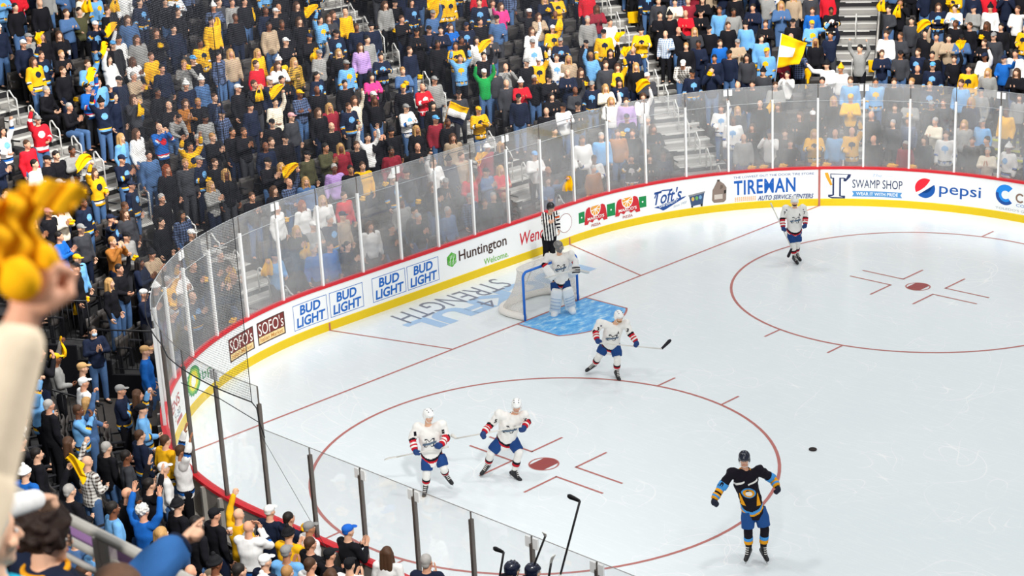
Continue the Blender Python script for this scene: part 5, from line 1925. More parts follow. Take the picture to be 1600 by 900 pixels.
for c in crowd[N_SINGLE:]:
    sk, key, tm, lm, hk, hm = person_mats(c)
    P = proto(c['pose'], True)
    J = P['J']
    rz = facing(c)
    mir = random.Random(int(c['px'])).random() < 0.5
    sc = c['sc']
    M = Matrix.Translation((c['p'][0], c['p'][1], c['z'])) @ Matrix.Rotation(rz, 4, 'Z') @ Matrix.Diagonal((-sc if mir else sc, sc, sc, 1))
    MASS.add(P['body'], M, [sk, EYE, LIP, EYEW]); MASS.add(P[key], M, tm); MASS.add(P['legs'], M, [lm, SHOE])
    if hk:
        A = head_axes(J)
        H = Matrix(((A[0][0], A[1][0], A[2][0], J['hed'][0]), (A[0][1], A[1][1], A[2][1], J['hed'][1]), (A[0][2], A[1][2], A[2][2], J['hed'][2]), (0, 0, 0, 1)))
        MASS.add(HEADGEAR[hk], M @ H, [hm])
    c['label'] = '%s person in %s' % (hair_txt(c['hair']), top_txt(c['top']))
    if c['item'] and 'T' in c['item']:
        hw = hand_world(c, rz, mir)
        r = random.Random(int(c['px'] + c['py']))
        k = {'u': ['wave', 'up', 'hang'], 'U': ['up', 'hang'], 'w': ['hang', 'wave']}.get(c['pose'], ['ball', 'hang', 'ball'])
        MTOW.add(r.choice(TOWELS[r.choice(k)]), Matrix.Translation(hw) @ Matrix.Rotation(rz + r.uniform(-0.6, 0.6), 4, 'Z'), [TOWEL])
if MASS.V: tag(MASS.obj('crowd'), 'distant mass of fans in dark, yellow and blue clothes in the upper rows', 'crowd', kind='stuff')
if MTOW.V: tag(MTOW.obj('crowd_towels'), 'yellow towels waved by the distant fans in the upper rows', 'towels', kind='stuff')

# ---- seats
FREE_SEATS.sort(key=lambda q: q[4])
ppl = np.array([c['p'] for c in crowd])
sitters = [c for c in crowd if c['pose'] in 'de']
SMASS = Mass()
SEATP = [(SEAT_BACK, 'backrest'), (SEAT_UP, 'seat_pan'), (SEAT_FRAME, 'seat_frame')]
seat_rows = {}
nseat = 0
for n, s, p, nv, dep in FREE_SEATS:
    pp = p + nv * 0.34
    rz = math.atan2(-nv[0], nv[1])
    x, y, _ = proj((pp[0], pp[1], row_z(n) + 0.7))
    if not (-10 < x < 1880 and -140 < y < 910): continue
    sit = any((c['p'][0] - p[0]) ** 2 + (c['p'][1] - p[1]) ** 2 < 0.3 ** 2 for c in sitters)
    parts = SEATP if not sit else [(SEAT_BACK, 'backrest'), (SEAT_DOWN, 'seat_pan'), (SEAT_FRAME, 'seat_frame')]
    if nseat < 290:
        nseat += 1
        cc = dict(s=s, p=p, n=n, d=row_d(n))
        key = (n, section(cc))
        seat_rows.setdefault(key, 0); seat_rows[key] += 1
        root = empty('stadium_seat', (pp[0], pp[1], row_z(n)), rz)
        root['_k'] = seat_rows[key]
        root['_key'] = '%d|%s' % key
        root['_x'] = x
        for me, nm in parts: child(nm, me, root)
        root['category'] = 'seat'; root['group'] = 'grey folding seats in the stands'
    else:
        M = Matrix.Translation((pp[0], pp[1], row_z(n))) @ Matrix.Rotation(rz, 4, 'Z')
        for me, nm in parts: SMASS.add(me, M, [me.materials[0]])
if SMASS.V: tag(SMASS.obj('far_seats'), 'grey folding seats of the upper rows behind the fans', 'seats', kind='stuff')
ROWN = ['one', 'two', 'three', 'four', 'five', 'six', 'seven', 'eight', 'nine', 'ten', 'eleven', 'twelve', 'thirteen', 'fourteen', 'fifteen', 'sixteen', 'seventeen', 'eighteen', 'nineteen', 'twenty', 'twenty-one']
grp = {}
for o in list(COL.objects):
    if o.name.startswith('stadium_seat') and o.parent is None: grp.setdefault(o['_key'], []).append(o)
for key, os_ in grp.items():
    n, sct = key.split('|')
    os_.sort(key=lambda o: o['_x'])
    for j, o in enumerate(os_):
        o['label'] = 'grey folding stadium seat, %s from the left in row %s %s' % (ordinal(j + 1), ROWN[int(n)], sct)
        for k in ('_k', '_key', '_x'): del o[k]

# ---- towels draped over empty seat backs and lying on the ledge of the far boards
for i, (px, py) in enumerate([(1018, 14), (1003, 26), (1030, 30), (1217, 36), (1241, 38), (1187, 16), (1367, 92), (1385, 100), (1410, 94), (1251, 106), (1258, 128), (1250, 8), (1590, 180), (1080, 10), (1420, 62)]):
    e, n, s, o_ = rowhit(px, py, 0.84)
    p, nv = board(s, row_d(n) + 0.40)
    rz = math.atan2(-nv[0], nv[1])
    o = bpy.data.objects.new('rally_towel', TOWELS['drape'][i % 2]); COL.objects.link(o)
    o.location = (p[0], p[1], row_z(n) + 0.835); o.rotation_euler = (0, 0, rz)
    tag(o, 'yellow towel draped on seat, row %s %s, %s from left' % (ROWN[n], section(dict(s=s, p=p, n=n, d=row_d(n))), ordinal(i + 1)), 'towel', 'yellow towels draped over empty seats')
for i, (px, lab) in enumerate([(1176, 'left of the TIREMAN sign'), (1196, 'above the TIREMAN sign'), (1226, 'right end of the TIREMAN sign'), (1275, 'above the goal line stripe'), (1292, 'left end of the SWAMP SHOP sign'), (1391, 'big heap above the SWAMP SHOP sign'), (1422, 'above the pepsi sign'), (372, 'above the brown corner signs')]):
    Pw = on_z(px, 265 if px > 500 else 503, ZB)
    s, _ = sd_of(Pw[0], Pw[1])
    p, nv = board(s, 0.20)
    o = bpy.data.objects.new('rally_towel', TOWELS['ball'][i % 2]); COL.objects.link(o)
    o.location = (p[0], p[1], ZB + 0.02); o.scale = (1.8 if 'heap' in lab else 1.4, 1.0, 0.9)
    o.rotation_euler = (0, 0, math.atan2(-nv[0], nv[1]))
    tag(o, 'crumpled yellow towel on the board ledge, ' + lab, 'towel', 'yellow towels lying on the boards')
b = MB()
# ================================================================== PLAYERS ON THE ICE
RH = nrm(V(CAM_R[0], CAM_R[1], 0))            # to the right as seen from the camera's side of the rink
AWAY = V(-RH[1], RH[0], 0)
RZ_CAM = math.atan2(RH[1], RH[0])
JW = mat('cloth_jersey_white', '#eeebe6', 0.8, 0.15, var=0.05, scale=12)
JN = mat('cloth_jersey_navy', '#151c33', 0.8, 0.15, var=0.12, scale=12)
JR = mat('cloth_jersey_red', '#c4202f', 0.8, 0.15, var=0.06)
JK = mat('cloth_jersey_black', '#1a1720', 0.8, 0.15, var=0.1)
PANTB = mat('hockey_pants_blue', '#1d437f', 0.75, 0.2, var=0.12, scale=10)
JLB = mat('cloth_jersey_sky', '#4a9be0', 0.8, 0.15, var=0.06)
JGOLD = mat('cloth_jersey_gold', '#f0a41e', 0.8, 0.15, var=0.06)
HELW = mat('white_helmet', '#f2f2f0', 0.25, 0.5, var=0.02)
HELN = mat('navy_helmet', '#141a2e', 0.25, 0.5, var=0.05)
SKATE = mat('skate_boot', '#19191d', 0.4, 0.4, var=0.1)
LACE = mat('white_lace', '#e9e7e2', 0.7, 0.2, var=0.03)
BLADE = mat('skate_steel', '#b8bcc2', 0.25, 0.5, 0.8, var=0.05)
HOLDER = mat('skate_holder', '#f0efec', 0.4, 0.4, var=0.03)
GLOVE_B = mat('glove_blue', '#1c3c74', 0.6, 0.3, var=0.08)
STICKM = mat('stick_shaft_white', '#d9d6cf', 0.4, 0.4, var=0.06)
STICKK = mat('stick_shaft_black', '#1c1a1c', 0.4, 0.4, var=0.06)
TAPE = mat('blade_tape', '#26242a', 0.8, 0.2, var=0.1)
TAPEW = mat('blade_tape_white', '#d9d7d0', 0.8, 0.2, var=0.06)

class Player:
    """joints are read in pixels with a guess of how far each lies towards the camera, then turned into true 3-D positions"""
    def __init__(self, name, label, foot, cat='hockey player', z=0.0, rz=None):
        self.root_p = on_z(foot[0], foot[1], z)
        self.root = empty(name, tuple(self.root_p), RZ_CAM, label, cat)
        self.J = {}
    def at(self, px, py, g=0.0):
        """local coordinates of a pixel on the upright plane g metres nearer to the camera than the feet"""
        d = ray(px, py)
        o = self.root_p - AWAY * g
        k = ((o - CAM_POS) @ AWAY) / (d @ AWAY)
        P = CAM_POS + d * k - self.root_p
        return V(P @ RH, P @ AWAY, P[2])
    def set(self, **kw):
        for k, v in kw.items():
            self.J[k] = [self.at(*q) for q in v] if isinstance(v[0], (tuple, list)) else self.at(*v)
        return self

def drape(target, pts2, faces, origin, right, up, normal, mats_, name, parent, lift=0.004):
    """press flat lettering onto a curved surface"""
    bv = BVHTree.FromPolygons([v.co[:] for v in target.vertices], [tuple(p.vertices) for p in target.polygons])
    vs = []
    for x, y in pts2:
        o = origin + right * x + up * y + normal * 0.6
        h = bv.ray_cast(Vector(o), Vector(-normal), 1.2)
        p = np.array(h[0]) if h[0] is not None else origin + right * x + up * y
        vs.append(p + normal * lift)
    m = MB(); m.add(vs, faces)
    return m.obj(name, mats_, parent)
def drape_text(target, txt, origin, right, up, normal, w, h, m, name, parent, bold=0.03, shear=0.0, lift=0.004):
    v, f, a = text2d(txt, bold, shear, 2)
    return drape(target, [((x - 0.5) * w, (y - 0.5) * h) for x, y in v], f, origin, right, up, normal, [m], name, parent, lift)
def grid2(quad, n=8):
    a, b, c, d = (np.array(p, float) for p in quad)
    pts = [(a * (1 - u) + b * u) * (1 - v) + (d * (1 - u) + c * u) * v for v in np.linspace(0, 1, n + 1) for u in np.linspace(0, 1, n + 1)]
    return [tuple(p) for p in pts], [(j * (n + 1) + i, j * (n + 1) + i + 1, j * (n + 1) + i + n + 2, j * (n + 1) + i + n + 1) for j in range(n) for i in range(n)]
def chest_frame(J):
    pel, che, nek, xs, xh = spine(J)
    u = nrm(nek - pel)
    nf = nrm(np.cross(xs, u))
    return che, xs, u, nf          # nf points to the front for a figure whose left is +x

def helmet(parent, J, m, visor=True, strap=True):
    c = np.asarray(J['hed'], float); A = head_axes(J)
    P = lambda x, b, u: c + A[0] * x + A[1] * b + A[2] * u
    s = MB()
    ell(s, P(0, 0.012, 0.055), (0.100, 0.120, 0.095), A)
    ell(s, P(0, 0.055, 0.010), (0.092, 0.075, 0.085), A)
    for e in (-1, 1): ell(s, P(e * 0.085, 0.005, -0.005), (0.02, 0.045, 0.055), A, 8, 6)
    ell(s, P(0, -0.085, 0.062), (0.075, 0.03, 0.022), A, 10, 6)
    isl = MB()
    for e in (-1, 1):
        for k in range(3): ell(isl, P(e * 0.045, -0.05 + 0.05 * k, 0.138 - 0.012 * abs(k - 1)), (0.010, 0.016, 0.008), A, 7, 5, 1)
    if strap:
        for e in (-1, 1): tube(isl, [P(e * 0.088, -0.01, -0.04), P(e * 0.06, -0.06, -0.10), P(0, -0.075, -0.115)], 0.006, 5, 2)
    me = finish(remesh(s, 'helmet', 0.011, 2), isl, [m, TAPE, LACE], 'helmet')
    o = child('helmet', me, parent)
    if visor:
        b = MB()
        vs = []
        for j in range(4):
            for i in range(13):
                t = math.radians(-78 + 156 * i / 12)
                r = 0.112 + 0.006 * j
                vs.append(P(math.sin(t) * (r - 0.012), -math.cos(t) * r + 0.0, 0.045 - 0.022 * j))
        b.add(vs, [(j * 13 + i, j * 13 + i + 1, j * 13 + i + 14, j * 13 + i + 13) for j in range(3) for i in range(12)])
        b.obj('visor', GLASS_CLEAR, o, True)
    return o
def skate(parent, J, i, lab=None):
    an, toe, kn = (np.asarray(J[k][i], float) for k in ('an', 'toe', 'kn'))
    d = toe - an
    sh = nrm(kn - an)
    f = d - sh * (d @ sh)
    f = nrm(f) if np.linalg.norm(f) > 1e-3 else V(0, -1, 0)
    f = nrm(f * 0.92 + nrm(d) * 0.4)
    up = nrm(sh - f * (sh @ f))
    x = np.cross(f, up)
    heel = an - up * 0.06 - f * 0.05
    tip = heel + f * 0.27
    m = MB()
    cap(m, an + up * 0.08, an - up * 0.02, 0.056, 0.052, 10)
    cap(m, heel, heel + f * 0.12, 0.045, 0.045, 10)
    cap(m, heel + f * 0.10, tip - f * 0.03 - up * 0.008, 0.047, 0.042, 10)
    cap(m, an + up * 0.03 + f * 0.02, heel + f * 0.16 + up * 0.01, 0.045, 0.042, 10)
    isl = MB()
    for k in range(5):
        q = an + up * (0.09 - 0.032 * k) + f * (0.058 + 0.02 * k)
        tube(isl, [q - x * 0.028, q + f * 0.008, q + x * 0.028], 0.008, 5, 1)
    me = finish(remesh(m, 'skate', 0.012, 1), isl, [SKATE, LACE], 'skate')
    o = child('skate', me, parent)
    b = MB()
    A = [f, x, up]
    for k in (0.05, 0.20):
        c = heel + f * k - up * 0.055
        b.add([c + f * a * 0.035 + x * e * 0.012 + up * h for a in (-1, 1) for e in (-1, 1) for h in (-0.02, 0.02)], [(0, 1, 3, 2), (4, 6, 7, 5), (0, 4, 5, 1), (2, 3, 7, 6), (0, 2, 6, 4), (1, 5, 7, 3)])
    b.obj('blade_holder', HOLDER, o)
    b = MB()
    c0, c1 = heel - f * 0.02 - up * 0.078, heel + f * 0.27 - up * 0.074
    b.add([q + x * e * 0.003 + up * h for q in (c0, c1) for e in (-1, 1) for h in (-0.014, 0.012)], [(0, 1, 3, 2), (4, 6, 7, 5), (0, 4, 5, 1), (2, 3, 7, 6), (0, 2, 6, 4), (1, 5, 7, 3)])
    b.obj('blade', BLADE, o)
    return o
def band(m, a, b, t0, t1, r, mi, seg=14):
    a, b = np.asarray(a, float), np.asarray(b, float)
    p0, p1 = a + (b - a) * t0, a + (b - a) * t1
    tube(m, [p0, p0 * 0.5 + p1 * 0.5, p1], [r, r * 1.01, r], seg, mi)
def skater(P, jersey, stripes, pants, sock, helm, glove, gl_cuff, skin=0, number=None, crest=True, visor=True, letter=None, sock_bands=((0.42, 0.52), (0.52, 0.64)), beard=None):
    J, root = P.J, P.root
    J.setdefault('hk', ['grip', 'grip'])
    J.setdefault('mouth', 'shut')
    J['skates'] = True
    isl = MB()
    body = finish(remesh(body_mb(J, isl), 'body', 0.012, 2), isl, [SKIN[skin], EYE, LIP, EYEW], 'body')
    child('body', body, root)
    if beard:
        c = np.asarray(J['hed'], float); A = head_axes(J)
        b = MB(); ell(b, c + A[1] * -0.030 - A[2] * 0.082, (0.060, 0.064, 0.040), A)
        b.obj('beard', hairm(beard), root, True)
    # jersey
    m = top_mb(J, 0.046, 1.0, 0.085, 0.022, 0.006, 0.80)
    jm = remesh(m, 'jersey', 0.014, 3)
    folds(jm, 0.011, int(P.root_p[0] * 10) % 90)
    pel, che, nek, xs, xh = spine(J)
    u1 = nrm(che - pel)
    isl = MB()
    # hem bands follow the trunk
    full = finish(jm, isl, [jersey, stripes[0], stripes[1], stripes[2]], 'jersey')
    n = len(full.polygons)
    c_ = np.zeros(n * 3); full.polygons.foreach_get('center', c_); c_ = c_.reshape(-1, 3)
    mi = np.zeros(n, np.int32); full.polygons.foreach_get('material_index', mi)
    h = (c_ - pel) @ u1
    lat = (c_ - pel) @ xs
    dist = np.full(n, 9.0)
    for i in (0, 1):
        el, wr = np.asarray(J['el'][i], float), np.asarray(J['wr'][i], float)
        dd = wr - el; L2 = dd @ dd
        t = np.clip((c_ - el) @ dd / L2, 0, 1)
        dist = np.minimum(dist, np.linalg.norm(c_ - el - np.outer(t, dd), axis=1))
    curve = 0.35 * lat ** 2 / 0.2
    ok = (mi == 0) & (dist > 0.10) & (np.abs(lat) < 0.27)
    hh = h - curve * 1.6
    mi[ok & (hh > -0.055) & (hh < -0.005)] = 1
    mi[ok & (hh > -0.095) & (hh < -0.055)] = 2
    for i in (0, 1):
        sh, el, wr = (np.asarray(J[k][i], float) for k in ('sh', 'el', 'wr'))
        dd = wr - el; t = (c_ - el) @ dd / (dd @ dd)
        rr = np.linalg.norm(c_ - el - np.outer(np.clip(t, 0, 1), dd), axis=1)
        dsh = el - sh; t2 = (c_ - sh) @ dsh / (dsh @ dsh)
        r2 = np.linalg.norm(c_ - sh - np.outer(np.clip(t2, 0, 1), dsh), axis=1)
        arm = (rr < 0.095) & (t > -0.1) & (rr < r2 + 0.02)
        mi[arm & (t > 0.02) & (t < 0.20)] = 1
        mi[arm & (t > 0.20) & (t < 0.42)] = 2
        mi[(r2 < 0.10) & (t2 > 0.86) & (t2 < 1.0) & (t < 0.02)] = 0
    full.polygons.foreach_set('material_index', mi)
    jo = child('jersey', full, root)
    fx, fs_, fu, fn = chest_frame(J)
    # neck trim
    b = MB()
    tube(b, [nek + xs * 0.085 * math.cos(t) + np.cross(u1, xs) * (0.075 * math.sin(t)) - fu * (0.02 + (0.10 * max(0, -math.sin(t)) ** 3)) for t in np.linspace(0, 6.283, 22)], 0.016, 6)
    b.obj('collar', stripes[2], jo, True)
    if crest:
        o0 = che - fu * 0.03
        drape_text(full, 'M', o0, xs, fu, fn, 0.22, 0.17, stripes[2], 'crest', jo, 0.05, 0.15, 0.010)
        drape_text(full, 'M', o0, xs, fu, fn, 0.17, 0.13, JW, 'crest', jo, 0.02, 0.15, 0.016)
        q, f = grid2([(-0.14, -0.045), (0.13, -0.005), (0.14, 0.04), (-0.13, 0.0)])
        drape(full, q, f, o0 - fu * 0.01, xs, fu, fn, [mat('crest_steel_blue', '#5d7187', 0.7, 0.2)], 'crest', jo, 0.020)
    if number:
        for i in (0, 1):
            sh, el = np.asarray(J['sh'][i], float), np.asarray(J['el'][i], float)
            q = sh * 0.62 + el * 0.38
            drape_text(full, number, q, xs, fu, fn, 0.05, 0.085, stripes[0], 'sleeve_number', jo, 0.04, 0, 0.006)
            b = MB()
            q2 = sh * 0.95 + fn * 0.06 + V(0, 0, 0.055)
            ell(b, q2, (0.034, 0.03, 0.028), None, 10, 6)
            b.obj('shoulder_patch', mat('patch_grey', '#55536a', 0.7, 0.2), jo, True)
    if letter:
        drape_text(full, letter, che + fu * 0.10 + xs * 0.11, xs, fu, fn, 0.05, 0.07, JK, 'captain_letter', jo, 0.03, 0, 0.007)
    # pants
    m = MB()
    loft(m, [sec(pel - u1 * 0.14, xh, u1, 0.17, 0.13), sec(pel - u1 * 0.04, xh, u1, 0.19, 0.145), sec(pel + u1 * 0.08, xh, u1, 0.175, 0.13)])
    for i in (0, 1):
        hp, kn = np.asarray(J['hp'][i], float), np.asarray(J['kn'][i], float)
        e = hp + (kn - hp) * 0.84
        tube(m, [hp + (hp - kn) * 0.12, hp * 0.5 + e * 0.5, e, e + (kn - hp) * 0.02], [0.112, 0.122, 0.112, 0.102], 14)
    me = remesh(m, 'hockey_pants', 0.014, 2); folds(me, 0.006, 3); me.materials.append(pants)
    child('hockey_pants', me, root)
    # socks and skates
    for i in (0, 1):
        hp, kn, an = (np.asarray(J[k][i], float) for k in ('hp', 'kn', 'an'))
        m = MB()
        k0 = hp * 0.3 + kn * 0.7
        cap(m, k0, kn, 0.082, 0.078)
        cap(m, kn, kn * 0.55 + an * 0.45, 0.080, 0.074)
        cap(m, kn * 0.55 + an * 0.45, an + (kn - an) * 0.1, 0.074, 0.054)
        isl = MB()
        for q, (t0, t1) in enumerate(sock_bands):
            band(isl, kn, an, t0, t1, 0.079 if t1 < 0.55 else 0.0765, 1 + q)
        me = finish(remesh(m, 'sock', 0.013, 2), isl, [sock[0], sock[1], sock[2]], 'sock')
        child('sock', me, root)
        skate(root, J, i)
    # gloves
    for i in (0, 1):
        el, wr = np.asarray(J['el'][i], float), np.asarray(J['wr'][i], float)
        d, nn = hand_dir(J, i)
        m = MB()
        hand(m, wr - d * 0.01, d, nn, i == 0, J['hk'][i], 1.18, 1.75, 8)
        ell(m, wr + d * 0.05 - nrm(nn) * 0.012, (0.058, 0.040, 0.07), [nrm(np.cross(d, nn)), nrm(nn), nrm(d)])
        isl = MB()
        cu = nrm(wr - el)
        tube(isl, [wr - cu * 0.085, wr - cu * 0.04, wr + cu * 0.015], [0.076, 0.070, 0.058], 12, 1)
        tube(isl, [wr - cu * 0.055, wr - cu * 0.02], [0.0745, 0.0685], 12, 2)
        me = finish(remesh(m, 'glove', 0.009, 1), isl, [glove, gl_cuff[0], gl_cuff[1]], 'glove')
        child('glove', me, root)
    helmet(root, J, helm, visor)
    return full
def stick(label, pts, blade_end, shaft_m, blade_m, group='hockey sticks of the players', blade_drop=None):
    """pts: butt and heel; blade_end: toe of the blade"""
    butt, heel, toe = (np.asarray(p, float) for p in (pts[0], pts[1], blade_end))
    root = empty('hockey_stick', tuple(heel), 0, label, 'hockey stick', group)
    b = MB()
    tube(b, [butt - heel, (butt - heel) * 0.5, V(0, 0, 0)], 0.0195, 8, 0, True, (0, 0, 1), 0.72)
    b.obj('shaft', shaft_m, root, True)
    b = MB(); tube(b, [butt - heel, (butt - heel) * 0.88], 0.022, 8); b.obj('grip_tape', TAPEW, root, True)
    b = MB()
    d = toe - heel; L = np.linalg.norm(d); d = d / L
    sh = nrm(butt - heel)
    w = sh - d * (sh @ d)
    w = nrm(w) if np.linalg.norm(w) > 0.1 else nrm(np.cross(d, V(0, 0, 1)))
    x = np.cross(d, w)
    vs = []
    N = 10
    for i in range(N + 1):
        t = i / N
        h = 0.075 * (0.65 + 0.5 * t) * (1 if t < 0.85 else 1 - (t - 0.85) / 0.15 * 0.55)
        c = d * L * t + x * 0.03 * t * t
        for e, f_ in ((-1, -0.45), (-1, 0.55), (1, 0.55), (1, -0.45)):
            vs.append(c + x * e * 0.005 + w * h * f_)
    fs = [(i * 4 + k, i * 4 + (k + 1) % 4, i * 4 + 4 + (k + 1) % 4, i * 4 + 4 + k) for i in range(N) for k in range(4)] + [(3, 2, 1, 0), tuple(N * 4 + k for k in range(4))]
    b.add(vs, fs)
    b.obj('blade', blade_m, root, True)
    return root
def wl(P, px, py, g=0.0):
    """world position of a player's local pixel"""
    q = P.at(px, py, g)
    return P.root_p + RH * q[0] + AWAY * q[1] + V(0, 0, q[2])
WS = (JK, JR, JN)
# --- white number 1 player nearest to the near corner
P1 = Player('hockey_player', 'white-jerseyed hockey player standing left on the near circle, stick held low', (664.5, 770))
P1.set(hed=(669.5, 650, 0.04), nek=(669, 664, 0.0), che=(672, 684, 0.0), pel=(675, 711, -0.02), sh=[(653, 668, 0.0), (690, 664, 0.03)], el=[(643.5, 686, 0.04), (698, 683, 0.05)], wr=[(648, 702, 0.18), (690, 694, 0.30)],
       hp=[(667.5, 715, 0), (687, 713, 0)], kn=[(667, 738, 0.08), (693, 731, 0.10)], an=[(665, 761, 0.0), (696.5, 741.5, -0.05)], toe=[(663, 771, 0.14), (703, 749.5, 0.06)])
P1.J['hdir'] = nrm(V(0.62, -0.75, -0.2)); P1.J['hd'] = [V(0.3, -0.4, -0.8), V(-0.75, -0.3, -0.5)]
skater(P1, JW, WS, PANTB, (JW, JK, JR), HELW, GLOVE_B, (JR, JW), 0, '1')
stick('hockey stick held low across the body by the left white player on the near circle', [wl(P1, 700, 698, 0.36), wl(P1, 620, 714, 0.12)], wl(P1, 600, 716, 0.05), STICKM, TAPEW)
# --- white player beside the face-off spot
P2 = Player('hockey_player', 'white-jerseyed hockey player striding beside the near face-off spot', (808, 747))
P2.set(hed=(807.5, 634, 0.14), nek=(804, 646, 0.06), che=(797, 662, 0.02), pel=(791, 686, -0.06), sh=[(780, 648, 0.05), (819, 649, 0.05)], el=[(766, 664, 0.05), (824, 659, 0.05)], wr=[(757, 674.5, 0.2), (820, 666, 0.20)],
       hp=[(782, 689, -0.05), (801, 688, -0.05)], kn=[(767, 708, 0.02), (811, 707, 0.10)], an=[(762, 727, -0.2), (803, 737, 0.0)], toe=[(755, 736, -0.12), (814, 746, 0.12)])
P2.J['hdir'] = nrm(V(-0.05, -0.9, -0.3)); P2.J['hd'] = [V(-0.5, -0.4, -0.6), V(-0.4, -0.6, -0.6)]
skater(P2, JW, WS, PANTB, (JW, JK, JR), HELW, GLOVE_B, (JR, JW), 1, '5')
stick('hockey stick pointing left from the white player beside the near face-off spot', [wl(P2, 815, 666, 0.25), wl(P2, 713, 685, 0.15)], wl(P2, 704, 679, 0.10), STICKM, TAPEW)
# --- white player 3 with the letter, in front of the crease
P3 = Player('hockey_player', 'white-jerseyed hockey player gliding on one skate in front of the blue crease', (965, 590.5))
P3.set(hed=(967, 495, 0.22), nek=(961, 505.5, 0.13), che=(957, 519, 0.06), pel=(953.5, 538, -0.08), sh=[(938, 505, 0.10), (978, 505.5, 0.14)], el=[(930, 518, 0.08), (985, 521, 0.18)], wr=[(932.5, 529.5, 0.25), (993, 532.5, 0.28)],
       hp=[(945, 541, -0.08), (962, 540, -0.06)], kn=[(937, 555, -0.02), (964.5, 560, 0.10)], an=[(928, 570, -0.35), (963.5, 581, 0.0)], toe=[(921, 575, -0.30), (966.5, 590, 0.10)])
P3.J['hdir'] = nrm(V(0.45, -0.85, -0.25)); P3.J['hd'] = [V(0.3, -0.5, -0.8), V(0.4, -0.4, -0.8)]
skater(P3, JW, WS, PANTB, (JW, JK, JR), HELW, GLOVE_B, (JR, JW), 0, '3', letter='A', beard='Y')
stick('hockey stick held level across the thighs by the white player before the crease', [wl(P3, 937, 536, 0.32), wl(P3, 1034, 545, 0.25)], wl(P3, 1048, 531.5, 0.1), STICKM, TAPE)
# --- white player far away on the circle edge
P4 = Player('hockey_player', 'white-jerseyed hockey player standing far away on the far circle edge', (1243.5, 411))
P4.set(hed=(1241.5, 314.5, 0.05), nek=(1242, 325, 0.0), che=(1241.5, 339, 0.0), pel=(1241, 360, -0.03), sh=[(1227.5, 325.5, 0.0), (1255, 325, 0.0)], el=[(1222.5, 341, 0.0), (1258, 340, 0.0)], wr=[(1223.5, 354, 0.12), (1258, 349.5, 0.10)],
       hp=[(1236, 363, 0), (1246, 363, 0)], kn=[(1239, 381.5, 0.06), (1246, 379, 0.0)], an=[(1241, 402, 0.0), (1244.5, 396, -0.25)], toe=[(1245.5, 410, 0.15), (1250.5, 403, -0.1)])
P4.J['hdir'] = nrm(V(-0.05, -0.95, -0.2))
skater(P4, JW, WS, PANTB, (JW, JK, JR), HELW, GLOVE_B, (JR, JW), 0, '7', letter='A', beard='o')
stick('striped hockey stick held butt up beside the far white player', [wl(P4, 1204, 317, -0.05), wl(P4, 1237, 388, 0.22)], wl(P4, 1231.5, 402.5, 0.28), STICKM, TAPE)
# --- dark player in the right foreground
P5 = Player('hockey_player', 'black, gold and sky blue hockey player spreading his arms beside the near circle', (1182, 877))
P5.set(hed=(1163, 717.5, 0.08), nek=(1163.5, 732, 0.02), che=(1166, 757, 0.0), pel=(1176, 792, -0.04), sh=[(1143.5, 738, 0.02), (1187, 736, 0.0)], el=[(1126.5, 763, 0.10), (1207, 748, -0.12)], wr=[(1116.5, 779, 0.22), (1213.5, 759, 0.0)],
       hp=[(1168.5, 797, -0.02), (1187.5, 796, -0.04)], kn=[(1169, 830, 0.06), (1195, 827, 0.04)], an=[(1170, 858, 0.0), (1192.5, 858, -0.02)], toe=[(1165.5, 873, 0.14), (1198, 873, 0.12)])
P5.J['hdir'] = nrm(V(-0.15, -0.95, -0.15)); P5.J['hd'] = [V(-0.2, -0.4, -0.9), V(0.3, -0.3, -0.9)]
PANTN = mat('hockey_pants_navy', '#23508f', 0.75, 0.2, var=0.1, scale=10)
GLN = mat('glove_navy', '#161c30', 0.6, 0.3, var=0.08)
full5 = skater(P5, JK, (JLB, JGOLD, JGOLD), PANTN, (JK, JLB, JGOLD), HELN, GLN, (JGOLD, JLB), 1, None, crest=False, sock_bands=((0.30, 0.46), (0.46, 0.64)))
fx, fs_, fu, fn = chest_frame(P5.J)
jo = [o for o in P5.root.children if o.name.startswith('jersey')][0]
# shoulder flashes, chest badge (a plain round badge) and side panels
for quad in ([(-0.21, 0.005), (-0.03, 0.075), (-0.03, 0.045), (-0.21, -0.03)], [(0.02, 0.02), (0.20, 0.09), (0.20, 0.055), (0.02, -0.01)]):
    q, f = grid2(quad)
    drape(full5, q, f, fx + fu * 0.07, fs_, fu, fn, [JW], 'shoulder_flash', jo, 0.010)
def disc2(r0, r1, n=20, ry=0.8): return [(r0 * math.cos(2 * math.pi * i / n), r0 * ry * math.sin(2 * math.pi * i / n)) for i in range(n)], [tuple(range(n))]
for r_, m_, l_ in ((0.125, JLB, 0.012), (0.10, JGOLD, 0.017), (0.06, JW, 0.022)):
    q, f = disc2(r_, 0)
    drape(full5, q, f, fx - fu * 0.08, fs_, fu, fn, [m_], 'crest', jo, l_)
for s_ in (-1, 1):
    q, f = grid2([(s_ * 0.09, -0.34), (s_ * 0.17, -0.34), (s_ * 0.155, -0.10), (s_ * 0.145, -0.10)])
    drape(full5, q, f, fx, fs_, fu, fn, [JGOLD], 'side_panel', jo, 0.012)
for i in (0, 1):
    b = MB()
    el, wr = np.asarray(P5.J['el'][i], float), np.asarray(P5.J['wr'][i], float)
    sh = np.asarray(P5.J['sh'][i], float)
    band(b, sh, el, 0.66, 0.98, 0.088, 0)
    b.obj('sleeve_band', JLB, jo, True)
